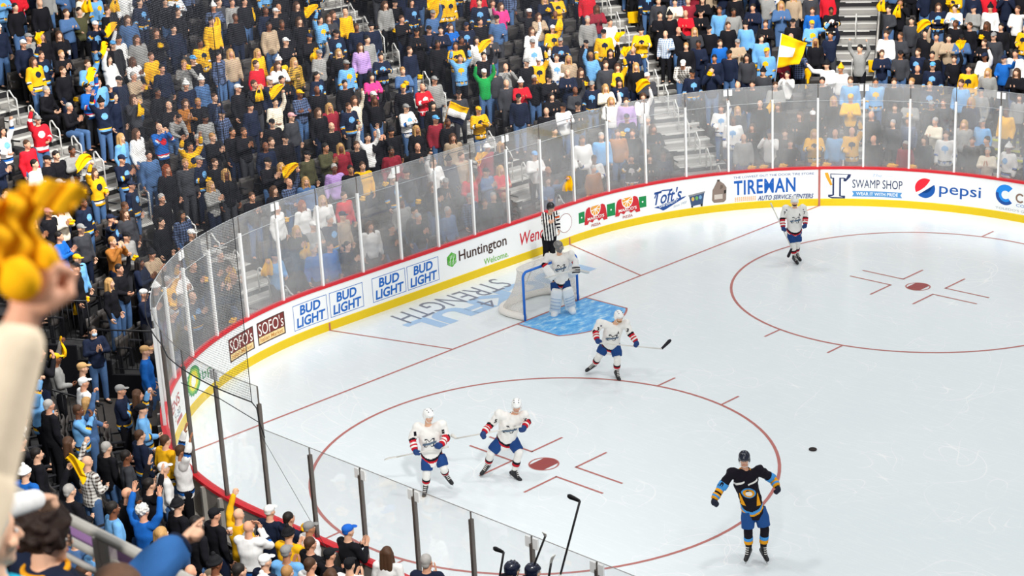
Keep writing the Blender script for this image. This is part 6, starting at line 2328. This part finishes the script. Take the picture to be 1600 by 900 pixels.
# --- goaltender
P6 = Player('goaltender', 'white-padded goaltender standing in front of the blue goal', (880, 489), 'goaltender')
P6.set(hed=(872.5, 385, 0.10), nek=(874.5, 397, 0.03), che=(876, 413, 0.0), pel=(876, 440, -0.04), sh=[(857, 401, 0.0), (892, 398, 0.02)], el=[(850, 413, 0.02), (899, 411, 0.05)], wr=[(857, 424, 0.20), (898, 417, 0.24)],
       hp=[(867, 443, 0), (884, 441, 0)], kn=[(870, 462, 0.10), (886, 460, 0.08)], an=[(868, 482, 0.0), (889, 476, -0.02)], toe=[(868, 491, 0.14), (896, 482, 0.10)])
P6.J['hdir'] = nrm(V(0.6, -0.75, -0.1)); P6.J['hd'] = [V(0.5, -0.6, -0.3), V(0.1, -0.6, -0.5)]
skater(P6, JW, WS, PANTB, (JW, JK, JR), HELW, mat('glove_white', '#ecebe7', 0.6, 0.3, var=0.05), (JK, JW), 0, None, visor=False)
PADW = mat('leg_pad_white', '#e8e8e6', 0.6, 0.3, var=0.08, scale=8)
for i in (0, 1):
    kn, an, hp = (np.asarray(P6.J[k][i], float) for k in ('kn', 'an', 'hp'))
    u = nrm(kn - an)
    f = V(-0.15 if i == 0 else 0.35, -1, 0); f = nrm(f - u * (f @ u)); x = np.cross(u, f)
    m = MB()
    S = [(an - u * 0.06, 0.15, 0.05), (an + u * 0.06, 0.135, 0.065), (kn * 0.5 + an * 0.5, 0.14, 0.075), (kn, 0.145, 0.085), (kn + u * 0.16, 0.14, 0.07), (kn + u * 0.24, 0.12, 0.05)]
    loft(m, [(c + f * 0.085, x, f, a, b_) for c, a, b_ in S], 16)
    cap(m, an - u * 0.06 + f * 0.05, an - u * 0.09 + f * 0.20, 0.105, 0.085, 10)
    isl = MB()
    for k in (0.25, 0.5, 0.78, 1.02):
        c = an + (kn - an) * k + f * 0.158
        tube(isl, [c - x * 0.12, c + f * 0.012, c + x * 0.12], 0.010, 6, 1)
    me = finish(remesh(m, 'leg_pad', 0.014, 2), isl, [PADW, mat('pad_blue_grey', '#aab9cf', 0.6, 0.3, var=0.1)], 'leg_pad')
    child('leg_pad', me, P6.root)
# blocker, catching glove, mask
d, nn = hand_dir(P6.J, 0); wr = np.asarray(P6.J['wr'][0], float)
m = MB(); c = wr + V(0.02, -0.06, -0.02); ax = nrm(V(0.55, -0.35, -0.75)); f = nrm(V(-0.1, -1, 0.3)); x = nrm(np.cross(ax, f)); f = np.cross(x, ax)
loft(m, [(c - ax * 0.19, x, f, 0.09, 0.03), (c - ax * 0.17, x, f, 0.105, 0.04), (c, x, f, 0.105, 0.045), (c + ax * 0.17, x, f, 0.105, 0.04), (c + ax * 0.19, x, f, 0.09, 0.03)], 14)
me = remesh(m, 'blocker', 0.014, 2); me.materials.append(PADW); child('blocker', me, P6.root)
wr = np.asarray(P6.J['wr'][1], float)
m = MB(); c = wr + V(0.02, -0.08, -0.04)
ell(m, c, (0.12, 0.05, 0.14)); ell(m, c + V(-0.08, 0.02, -0.06), (0.075, 0.05, 0.09)); cap(m, c + V(0, 0.02, 0.1), c + V(0.01, 0.06, 0.2), 0.075, 0.07)
isl = MB()
for k in range(3): tube(isl, [c + V(-0.09, -0.052, 0.06 - 0.06 * k), c + V(0.0, -0.06, 0.07 - 0.06 * k), c + V(0.10, -0.045, 0.06 - 0.06 * k)], 0.014, 6, 1)
me = finish(remesh(m, 'catching_glove', 0.014, 2), isl, [PADW, TAPE], 'catching_glove'); child('catching_glove', me, P6.root)
for o in list(P6.root.children):
    if o.name.startswith('helmet'): bpy.data.objects.remove(o)
c = np.asarray(P6.J['hed'], float); A = head_axes(P6.J)
PP = lambda x, b_, u: c + A[0] * x + A[1] * b_ + A[2] * u
m = MB(); ell(m, PP(0, 0.01, 0.04), (0.11, 0.13, 0.105), A); ell(m, PP(0, -0.03, -0.06), (0.085, 0.095, 0.085), A); ell(m, PP(0, -0.07, -0.10), (0.05, 0.045, 0.045), A)
isl = MB()
for k in range(5):
    t = -0.055 + 0.0275 * k
    tube(isl, [PP(t, -0.125, 0.035), PP(t * 0.9, -0.142, 0.0), PP(t * 0.8, -0.132, -0.05)], 0.006, 5, 1)
for k in range(3): tube(isl, [PP(-0.07, -0.105, 0.03 - 0.035 * k), PP(0, -0.145, 0.03 - 0.035 * k), PP(0.07, -0.105, 0.03 - 0.035 * k)], 0.006, 5, 1)
ell(isl, PP(0, -0.112, -0.005), (0.06, 0.022, 0.042), A, 12, 7, 2)
me = finish(remesh(m, 'goalie_mask', 0.012, 2), isl, [mat('mask_silver', '#7d7a78', 0.3, 0.5, 0.3, var=0.45, scale=22), BLADE, SKIN[0]], 'goalie_mask'); child('goalie_mask', me, P6.root)
stick('goaltender stick held across the body in front of the goal', [wl(P6, 853, 434, 0.42), wl(P6, 899, 421, 0.38)], wl(P6, 921, 427, 0.30), STICKM, TAPEW)
# --- linesman behind the goal
P7 = Player('linesman', 'linesman in black and white stripes standing behind the goal by the boards', (858, 407), 'linesman')
P7.set(hed=(860.5, 324.5, 0.04), nek=(859, 335, 0.0), che=(859, 347, 0.0), pel=(858, 366, 0.0), sh=[(850.5, 336, 0.0), (869, 334, 0.0)], el=[(850, 348.5, 0.05), (871.5, 347, 0.0)], wr=[(857, 349, 0.26), (873, 358, 0.1)],
       hp=[(853, 369, 0), (863, 369, 0)], kn=[(853, 387, 0.03), (863, 387, 0.03)], an=[(852.5, 404, 0), (864, 404, 0)], toe=[(852, 408, 0.15), (866, 408, 0.15)])
P7.J['hdir'] = nrm(V(0.5, -0.8, -0.15)); P7.J['hk'] = ['relax', 'relax']; P7.J['hd'] = [V(0.8, -0.3, 0.5), V(0.15, -0.2, -0.95)]; P7.J['mouth'] = 'shut'; P7.J['skates'] = True
isl = MB()
child('body', finish(remesh(body_mb(P7.J, isl), 'body', 0.012, 2), isl, [SKIN[0], EYE, LIP, EYEW], 'body'), P7.root)
jm = remesh(top_mb(P7.J, 0.026, 1.0, 0.04, 0.018), 'striped_shirt', 0.010, 3)
jm.materials.append(JW); jm.materials.append(JK); jm.materials.append(mat('armband_orange', '#e0612a', 0.8, 0.2))
pel, che, nek, xs, xh = spine(P7.J)
n = len(jm.polygons); c_ = np.zeros(n * 3); jm.polygons.foreach_get('center', c_); c_ = c_.reshape(-1, 3)
lat = (c_ - pel) @ xs
mi = ((np.floor((lat + 0.011) / 0.036).astype(int)) % 2 != 0).astype(np.int32)
for i in (0, 1):
    el, sh, wr = (np.asarray(P7.J[k][i], float) for k in ('el', 'sh', 'wr'))
    for a_, b_ in ((sh, el), (el, wr)):
        dd = b_ - a_; L = np.linalg.norm(dd); t = (c_ - a_) @ dd / L ** 2
        near = (np.linalg.norm(c_ - a_ - np.outer(np.clip(t, 0, 1), dd), axis=1) < 0.085) & (np.abs(lat) > 0.13) & (t > 0.05) & (t < 1.05)
        mi[near] = (np.floor(t[near] * L / 0.045).astype(int) % 2)
    dd = el - sh; t = (c_ - sh) @ dd / (dd @ dd)
    mi[(np.linalg.norm(c_ - sh - np.outer(np.clip(t, 0, 1), dd), axis=1) < 0.088) & (t > 0.25) & (t < 0.45) & (np.abs(lat) > 0.14)] = 2
jm.polygons.foreach_set('material_index', mi)
child('striped_shirt', jm, P7.root)
me = remesh(legs_mb(P7.J, 0.028), 'trousers', 0.013, 2); me.materials.append(fab('k')); child('trousers', me, P7.root)
for i in (0, 1): skate(P7.root, P7.J, i)
helmet(P7.root, P7.J, mat('black_helmet', '#17171b', 0.3, 0.5, var=0.05), True)
# ================================================================== BENCH PLAYERS BEHIND THE NEAR GLASS
def bench_player(head_px, y_plane, label, facing_rz, helm_m, lean=0.0):
    """seen from behind, standing at the bench"""
    P = on_axis(head_px[0], head_px[1], 1, y_plane)
    z = P[2] - 1.66
    root = empty('hockey_player', (P[0], P[1], z), facing_rz, label, 'hockey player')
    J = pose('u' if lean else 's')
    J = {k: ([q.copy() if q is not None else None for q in v] if isinstance(v, list) and not isinstance(v[0], str) else (v.copy() if isinstance(v, np.ndarray) else v)) for k, v in J.items()}
    J['hed'] = V(0, -0.04, 1.64)
    isl = MB()
    child('body', finish(remesh(body_mb(J, isl), 'body', 0.013, 2), isl, [SKIN[0], EYE, LIP, EYEW], 'body'), root)
    me = remesh(top_mb(J, 0.055, 1.0, 0.07, 0.028, 0.02), 'jersey', 0.013, 3)
    folds(me, 0.009)
    for m in (JK, JLB, JGOLD, JGOLD): me.materials.append(m)
    jersey_faces(me, J)
    n = len(me.polygons); c_ = np.zeros(n * 3); me.polygons.foreach_get('center', c_); c_ = c_.reshape(-1, 3)
    mi = np.zeros(n, np.int32); me.polygons.foreach_get('material_index', mi)
    mi[mi == 3] = 0
    for i in (0, 1):
        sh, el = np.asarray(J['sh'][i]), np.asarray(J['el'][i])
        t = (c_ - sh) @ (el - sh) / ((el - sh) @ (el - sh))
        near = (np.linalg.norm(c_ - sh - np.outer(np.clip(t, 0, 1), el - sh), axis=1) < 0.14) & (np.abs(c_[:, 0]) > 0.16)
        mi[near & (t > 0.0) & (t < 0.25)] = 2; mi[near & (t > 0.5) & (t < 0.9)] = 1
    me.polygons.foreach_set('material_index', mi)
    child('jersey', me, root)
    me = remesh(legs_mb(J, 0.06), 'hockey_pants', 0.014, 2); me.materials.append(PANTB); child('hockey_pants', me, root)
    for i in (0, 1):
        wr = J['wr'][i]; d, nn = hand_dir(J, i)
        m = MB(); hand(m, wr, d, nn, i == 0, 'grip', 1.2, 1.7, 8)
        cap(m, wr - d * 0.06, wr + d * 0.02, 0.062, 0.05)
        me = remesh(m, 'glove', 0.009, 1); me.materials.append(GLN); child('glove', me, root)
    helmet(root, J, helm_m, True)
    return root, J
B1, _ = bench_player((797, 890), -13.75, 'bench hockey player in navy helmet behind the near glass, the left of two', math.radians(155), HELN)
B2, _ = bench_player((829, 893), -13.55, 'bench hockey player with gold striped shoulders behind the near glass post', math.radians(150), HELN)
B3, J3 = bench_player((868, 958), -13.6, 'bench hockey player below the picture edge whose navy glove holds up the tall stick', math.radians(165), HELN, 1.0)
def bstick(label, heel, toe, butt, y, sm, bm_):
    h, t, b_ = on_axis(*heel, 1, y), on_axis(*toe, 1, y), on_axis(*butt, 1, y)
    return stick(label, [b_, h], t, sm, bm_, 'hockey sticks raised at the bench')
bstick('tall black hockey stick raised high above the near glass', (906, 783), (889, 773), (872, 912), -13.5, STICKK, STICKK)
bstick('black hockey stick raised beside the navy helmet at the bench', (787, 863), (773, 855), (776, 930), -13.7, STICKK, STICKK)
bstick('thin dark hockey stick raised just right of the near glass post', (852, 838), (852, 831), (826, 905), -13.5, STICKK, TAPEW)
bstick('short curved hockey stick between the post and the tall stick', (861, 880), (864, 865), (853, 930), -13.5, STICKK, TAPEW)
# bench floor and front row ledge behind the near boards
b = MB()
sweep(b, S_NEAR, -(CYF + ARC + 1.0), [(0.16, -0.2), (0.16, 0.05), (0.42, 0.05), (0.42, -0.2)], step=0.6)
o = b.obj('floor_ledge', STEP); tag(o, 'narrow pale floor strip at the foot of the near boards', 'floor', kind='structure')
b = MB(); tube(b, [(0, 0, -0.08), (0, 0, 0.0), (0, 0, 0.09)], [0.035, 0.042, 0.05], 14); tube(b, [(0, 0, 0.09), (0, 0, 0.1)], [0.053, 0.05], 14, 1)
q = on_axis(457, 884, 1, -13.14)
o = b.obj('drink_cup', [mat('yellow_cup', '#e5b52a', 0.5, 0.3), mat('cup_lid', '#2b2926', 0.5, 0.3)], smooth=True); o.location = (q[0], -13.14, 0.44)
tag(o, 'tall yellow and black cup standing on the ledge of the near boards', 'cup')

# ================================================================== CAMERA OPERATOR'S CAMERA, MAN ON THE LANDING
pn = on_z(160, 629, 0.10)
c = dict(p=pn[:2], z=0.10, n=0, s=sd_of(pn[0], pn[1])[0], nv=np.array([-0.8, -0.6]), pose='c', top='n', hair='k', item='', sc=1.02, px=140, py=520, d=2.2, label='masked man in navy sweater clapping on the landing before the black tunnel wall')
place_person(c)
m_ = [o for o in COL.objects if o.get('label') == c['label']][0]
m_.rotation_euler = (0, 0, math.radians(75))
b = MB(); ell(b, (0, -0.085, 1.575), (0.058, 0.045, 0.042)); 
b.obj('face_mask', mat('mask_pale_blue', '#a9c6df', 0.8, 0.2), m_, True)
pc = on_axis(222, 568, 0, board(S_TA - 0.7, 0.75)[0][0])
pl = board(S_TA - 0.95, 0.62)[0]
c = dict(p=pl, z=0.10, n=0, s=S_TA - 0.95, nv=board(S_TA - 0.95)[1], pose='p', top='k', hair='k', item='', sc=1.0, px=221, py=569, d=0.6, label='camera operator in black filming through the corner glass beside the tunnel')
place_person(c)
m_ = [o for o in COL.objects if o.get('label') == c['label']][0]
vk = root = empty('video_camera', tuple(Vector((pl[0], pl[1], 1.62)) + Vector((-board(S_TA - 0.95)[1][0] * 0.30, -board(S_TA - 0.95)[1][1] * 0.30, 0))), m_.rotation_euler[2], 'black video camera held up by the operator at the corner glass', 'camera')
b = MB(); b.box((-0.06, -0.14, -0.07), (0.06, 0.16, 0.08)); b.obj('camera_body', BLACKM, vk)
b = MB(); tube(b, [(0, -0.13, 0), (0, -0.2, 0), (0, -0.27, 0)], [0.045, 0.05, 0.06], 14); b.obj('lens', BLACKM, vk, True)
b = MB(); tube(b, [(0, -0.1, 0.08), (0, -0.08, 0.14), (0, 0.08, 0.14), (0, 0.1, 0.08)], 0.013, 7); b.obj('handle', BLACKM, vk, True)
b = MB(); b.box((0.06, -0.05, 0.03), (0.14, 0.02, 0.10)); b.obj('viewfinder', BLACKM, vk)

# ================================================================== FLAGS
def flag(label, base, top, tip_a, tip_b, cols, pole_m):
    """pole from base to top; the cloth spans from the upper pole to the two free corners"""
    base, top, ta, tb = (np.asarray(p, float) for p in (base, top, tip_a, tip_b))
    root = empty('flag', tuple(base), 0, label, 'flag', 'flags waved by fans')
    b = MB(); tube(b, [V(0, 0, 0), (top - base) * 0.5, top - base], 0.016, 7); b.obj('pole', pole_m, root, True)
    pa, pb = top, top + (base - top) * 0.62
    nx, ny = 18, 12
    vs, mi = [], []
    nn = nrm(np.cross(ta - pa, pb - pa))
    for j in range(ny + 1):
        for i in range(nx + 1):
            u, v = i / nx, j / ny
            p = (pa * (1 - v) + pb * v) * (1 - u) + (ta * (1 - v) + tb * v) * u
            p = p + nn * 0.09 * math.sin(u * 8 + v * 3) * u + nn * 0.03 * math.sin(v * 9)
            vs.append(p - base)
    b = MB(); b.add(vs, [(j * (nx + 1) + i, j * (nx + 1) + i + 1, (j + 1) * (nx + 1) + i + 1, (j + 1) * (nx + 1) + i) for j in range(ny) for i in range(nx)])
    b.m = [1 if cols(i / nx, j / ny) == 1 else 2 if cols(i / nx, j / ny) == 2 else 0 for j in range(ny) for i in range(nx)]
    o = b.obj('cloth', [TOWEL, JW, JN], root, True)
    s = o.modifiers.new('s', 'SOLIDIFY'); s.thickness = 0.008
    return root
def plane_pts(pts, ref, h):
    e, n, s, o_ = rowhit(*ref, h)
    p, nv = board(s, row_d(n) - 0.25)
    P0 = V(p[0], p[1], row_z(n) + h)
    k = ((P0 - CAM_POS) @ AWAY)
    return [CAM_POS + ray(*q) * (k / (ray(*q) @ AWAY)) for q in pts]
fp = plane_pts([(1209, 140), (1221, 52), (1262, 68), (1217, 96)], (1212, 120), 1.3)
flag('yellow flag with pale band on a light blue pole above the far glass', fp[0], fp[1], fp[2], (fp[3] * 0.3 + fp[2] * 0.7) - V(0, 0, 0.45), lambda u, v: 1 if 0.3 < v < 0.62 and u < 0.6 else 0, mat('flag_pole_blue', '#9fc4e8', 0.4, 0.3))
fp = plane_pts([(690, 208), (704, 158), (733, 170), (722, 196)], (695, 190), 1.2)
flag('navy, white and gold flag waved low in the end stand above the glass', fp[0], fp[1], fp[2], fp[3], lambda u, v: 2 if v > 0.62 else 1 if v > 0.28 else 0, mat('flag_pole_tan', '#c0893e', 0.5, 0.3))

# ================================================================== FOREGROUND FANS ON THE UPPER DECK
def front_figure(label, J, parts, vox=0.0075, skin=0):
    """J in world coordinates"""
    o0 = V(J['pel'][0], J['pel'][1], J['an'][0][2] - 0.085)
    def sh_(v):
        if isinstance(v, list): return [None if q is None else (q if isinstance(q, str) else np.asarray(q, float) - o0) for q in v]
        return np.asarray(v, float) - o0
    K = {}
    for k, v in J.items():
        K[k] = v if k in ('hdir', 'hup', 'hd', 'hn', 'hk', 'mouth') else sh_(v)
    root = empty('person', tuple(o0), 0, label, 'person')
    isl = MB()
    child('body', finish(remesh(body_mb(K, isl, True), 'body', vox, 2), isl, [SKIN[skin], EYE, LIP, EYEW], 'body'), root)
    return root, K
def stand_J(head, yaw, arms, floor_z, lean=0.0):
    """a standing body under a given head, turned to yaw (0 = looking towards -y)"""
    J = pose('s')
    Mz = np.array([[math.cos(yaw), -math.sin(yaw), 0], [math.sin(yaw), math.cos(yaw), 0], [0, 0, 1]])
    head = np.asarray(head, float)
    sc = (head[2] - floor_z) / 1.625
    def tr(p): return Mz @ ((np.asarray(p, float) - V(0, -0.01, 0)) * V(1, 1, sc)) + V(head[0], head[1], floor_z)
    out = {}
    for k, v in J.items():
        if k in ('hk',): out[k] = list(v)
        elif k in ('hd', 'hn'): out[k] = [None, None]
        elif k == 'hdir': out[k] = Mz @ v
        elif isinstance(v, list): out[k] = [tr(q) for q in v]
        else: out[k] = tr(v)
    for i, a in arms.items():
        for k, v in a.items():
            out[k][i] = v if k in ('hk',) else np.asarray(v, float)
    return out
def gear(root, K, key, m, name='hair', scale=(1, 1, 1)):
    A = head_axes(K)
    o = child(name, HEADGEAR[key], root, mats=[m])
    o.matrix_local = Matrix(((A[0][0], A[1][0], A[2][0], K['hed'][0]), (A[0][1], A[1][1], A[2][1], K['hed'][1]), (A[0][2], A[1][2], A[2][2], K['hed'][2]), (0, 0, 0, 1))) @ Matrix.Diagonal((*scale, 1))
    return o
def yaw_of(v): return math.atan2(v[0], -v[1])
# 1. curly-haired man with glasses, blue sleeve, pointing over the rail
look = RH * 0.95 + AWAY * 0.30
hd = at(73, 842, 8.0)
wr = at(279, 852, 7.45)
arm_dir = nrm(at(328, 783, 7.5) - wr)
J = stand_J(hd, yaw_of(RH * 0.75 + AWAY * 0.65), {}, 9.75)
J['hdir'] = nrm(look + V(0, 0, -0.12))
J['sh'][0] = at(132, 955, 7.75); J['el'][0] = at(212, 916, 7.3); J['wr'][0] = wr
J['hd'][0] = nrm(nrm(wr - J['el'][0]) * 0.45 + arm_dir * 0.75); J['hn'][0] = nrm(-CAM_U * 0.7 + CAM_R * 0.5); J['hk'][0] = 'point'
J['mouth'] = 'shut'
F1, K = front_figure('curly-haired man with glasses and blue sleeve pointing over the deck railing', J, None)
me = remesh(top_mb(K, 0.035, 0.5, 0.05, 0.02), 'jersey', 0.012, 3); me.materials.append(fab('n')); child('jersey', me, F1)
m = MB()
sh, el, w_ = K['sh'][0], K['el'][0], K['wr'][0]
cap(m, sh, el, 0.10, 0.092, 14); cap(m, el, el * 0.35 + w_ * 0.65, 0.092, 0.090, 14); tube(m, [el * 0.35 + w_ * 0.65, el * 0.15 + w_ * 0.85, w_ * 0.99 + el * 0.01], [0.09, 0.082, 0.062], 16)
sm = remesh(m, 'sleeve', 0.010, 3); folds(sm, 0.010, 2); sm.materials.append(mat('cloth_blue_sleeve', '#33649f', 0.85, 0.15, var=0.1, scale=10)); child('sleeve', sm, F1)
b = MB(); d_ = nrm(w_ - el); q = w_ * 0.97 + el * 0.03
tube(b, [w_ * 0.97 + el * 0.03, w_ + d_ * 0.010], 0.060, 18); b.obj('cuff', fab('n'), F1, True)
gear(F1, K, 'curly', mat('curly_dark_hair', '#2b1d17', 0.7, 0.25, var=0.35, scale=45), 'hair', (1.22, 1.2, 1.22))
A = head_axes(K); c = K['hed']; PPf = lambda x, b_, u: c + A[0] * x + A[1] * b_ + A[2] * u
b = MB()
for s_ in (-1, 1):
    tube(b, [PPf(s_ * 0.034 + 0.026 * math.cos(t), -0.100, 0.006 + 0.021 * math.sin(t)) for t in np.linspace(0, 6.283, 15)], 0.0028, 6)
    tube(b, [PPf(s_ * 0.060, -0.098, 0.012), PPf(s_ * 0.080, -0.03, 0.014), PPf(s_ * 0.080, 0.02, 0.008)], 0.0028, 6)
tube(b, [PPf(-0.010, -0.104, 0.008), PPf(0.010, -0.104, 0.008)], 0.0028, 6)
b.obj('glasses', BLACKM, F1, True)
b = MB()
nk = K['nek']
tube(b, [nk + V(0.10 * math.cos(t), 0.095 * math.sin(t), -0.015) for t in np.linspace(0, 6.283, 24)], 0.014, 7)
b.obj('collar', JGOLD, F1, True)
# 2. grey-haired man in turquoise and white at the left edge, arm stretched out
hd = at(-20, 836, 5.6)
J = stand_J(hd, yaw_of(RH * 0.6 + AWAY * 0.8), {}, 10.3)
J['hdir'] = nrm(RH * 0.8 + AWAY * 0.6 - V(0, 0, 0.1))
J['sh'][0] = at(-30, 905, 5.75); J['el'][0] = at(-62, 812, 6.3); J['wr'][0] = at(58, 780, 6.75)
J['hd'][0] = nrm(at(100, 770, 6.95) - J['wr'][0]); J['hn'][0] = -CAM_U; J['hk'][0] = 'point'
J['mouth'] = 'shut'
F2, K = front_figure('grey-haired man in turquoise and white at the left edge stretching his arm out', J, None)
me = remesh(top_mb(K, 0.032, 0.5, 0.05, 0.02), 'jacket', 0.012, 3); me.materials.append(mat('cloth_turquoise', '#18a7c9', 0.8, 0.2, var=0.1)); child('jacket', me, F2)
m = MB(); sh, el, w_ = K['sh'][0], K['el'][0], K['wr'][0]
cap(m, sh, el, 0.065, 0.055, 14); cap(m, el, w_ * 0.97 + el * 0.03, 0.055, 0.040, 14)
sm = remesh(m, 'sleeve', 0.010, 3); sm.materials.append(fab('w')); child('sleeve', sm, F2)
gear(F2, K, 'short', hairm('g'))
m = MB(); c = K['hed']; A = head_axes(K)
tube(m, [c + A[0] * (-0.055 - 0.01 * t) + A[1] * (0.06 - 0.02 * t) + A[2] * (0.06 - 0.30 * t) for t in np.linspace(0, 1, 8)], 0.028, 10)
m.obj('hood_edge', fab('w'), F2, True)
# 3. short brown hair at the bottom edge
hd = at(186, 934, 6.0)
J = stand_J(hd, yaw_of(AWAY), {}, 10.2)
J['mouth'] = 'shut'
F3, K = front_figure('brown-haired person seen from behind at the bottom edge below the pointing man', J, None)
me = remesh(top_mb(K, 0.03, 1.0, 0.05, 0.02), 'jacket', 0.012, 3); me.materials.append(fab('c')); child('jacket', me, F3)
gear(F3, K, 'short', mat('brown_hair', '#5a4030', 0.7, 0.25, var=0.3, scale=45), 'hair', (1.12, 1.05, 1.0))
# 4. raised fist with yellow towel at the left edge
wr = at(36, 500, 2.75); el = at(-48, 765, 2.72); sh = at(-150, 985, 2.62)
hd = at(-300, 860, 2.75)
J = stand_J(hd, yaw_of(AWAY), {}, hd[2] - 1.6)
J['sh'][1] = sh; J['sh'][0] = sh - RH * 0.36; J['el'][1] = el; J['wr'][1] = wr
J['che'] = sh - RH * 0.18 - V(0, 0, 0.17); J['nek'] = sh - RH * 0.18 + V(0, 0, 0.06); J['hed'] = J['nek'] + V(0, 0, 0.15)
J['pel'] = J['che'] - V(0, 0, 0.29)
J['hp'] = [J['pel'] - RH * 0.092 - V(0, 0, 0.04), J['pel'] + RH * 0.092 - V(0, 0, 0.04)]
for k, dz in (('kn', 0.47), ('an', 0.88)):
    J[k] = [J['pel'] - RH * 0.1 - V(0, 0, dz), J['pel'] + RH * 0.1 - V(0, 0, dz)]
J['toe'] = [q + AWAY * 0.16 - V(0, 0, 0.045) for q in J['an']]
J['el'][0] = J['sh'][0] - V(0, 0, 0.28) - RH * 0.06; J['wr'][0] = J['el'][0] - V(0, 0, 0.22) + AWAY * 0.12
J['hd'][1] = nrm(wr - el); J['hn'][1] = nrm(CAM_F * 0.9 + CAM_R * 0.35); J['hk'][1] = 'fist'; J['mouth'] = 'shut'
F4, K = front_figure('person in cream sleeve at the left edge raising a fist with a yellow towel', J, None, 0.006, 1)
me = remesh(top_mb(K, 0.03, 0.5, 0.05, 0.02), 'sweater', 0.012, 3); me.materials.append(mat('cloth_cream_knit', '#e6d3b8', 0.9, 0.1, var=0.1, scale=30)); child('sweater', me, F4)
m = MB(); s_, e_, w_ = K['sh'][1], K['el'][1], K['wr'][1]
cap(m, s_, e_, 0.072, 0.062, 14); cap(m, e_, w_ * 0.84 + e_ * 0.16, 0.062, 0.044, 14)
sm = remesh(m, 'sleeve', 0.007, 3); folds(sm, 0.004, 2); sm.materials.append(mat('cloth_cream_knit', '#e6d3b8')); child('sleeve', sm, F4)
gear(F4, K, 'short', hairm('o'))
# the towel: bunched in the fist and flung out above it
def front_towel():
    b = MB()
    g = at(34, 432, 2.74)
    nx, ny = 40, 30
    vs = []
    L0, L1 = at(-6, 318, 2.74), at(92, 405, 2.76)
    for j in range(ny + 1):
        v = j / ny
        for i in range(nx + 1):
            u = i / nx
            a = (at(-22, 440, 2.72) * (1 - u) + at(74, 432, 2.76) * u)
            t_ = (at(-25, 316, 2.70) * (1 - u) + at(60, 286, 2.80) * u)
            k = v ** 0.8
            p = a * (1 - k) + t_ * k
            p = p + CAM_F * (0.016 * math.sin(u * 17 + v * 3) + 0.012 * math.sin(u * 9 - v * 8)) * (0.4 + v)
            p = p + CAM_R * 0.006 * math.sin(v * 14 + u * 5)
            vs.append(p - g)
    b.add(vs, [(j * (nx + 1) + i, j * (nx + 1) + i + 1, (j + 1) * (nx + 1) + i + 1, (j + 1) * (nx + 1) + i) for j in range(ny) for i in range(nx)])
    # flung tail to the right
    vs = []
    for j in range(ny + 1):
        v = j / ny
        for i in range(nx + 1):
            u = i / nx
            p = at(50 + 84 * u, 288 - 8 * math.sin(u * 3) + 6 * u, 2.79 + 0.03 * u) * (1 - v) + at(56 + 62 * u, 318 + 8 * u + 12 * math.sin(u * 3.0), 2.78 + 0.03 * u) * v
            p = p + CAM_F * 0.014 * math.sin(u * 12 + v * 5)
            vs.append(p - g)
    b.add(vs, [(j * (nx + 1) + i, j * (nx + 1) + i + 1, (j + 1) * (nx + 1) + i + 1, (j + 1) * (nx + 1) + i) for j in range(ny) for i in range(nx)])
    ell(b, at(28, 436, 2.74) - g, (0.042, 0.03, 0.035))
    ell(b, at(72, 408, 2.76) - g, (0.022, 0.02, 0.028))
    o = b.obj('rally_towel', mat('yellow_towel_near', '#f5b012', 0.9, 0.1, var=0.15, scale=20), smooth=True)
    o.location = tuple(g)
    s = o.modifiers.new('s', 'SOLIDIFY'); s.thickness = 0.006
    return tag(o, 'large yellow towel in the raised fist at the left edge', 'towel')
front_towel()
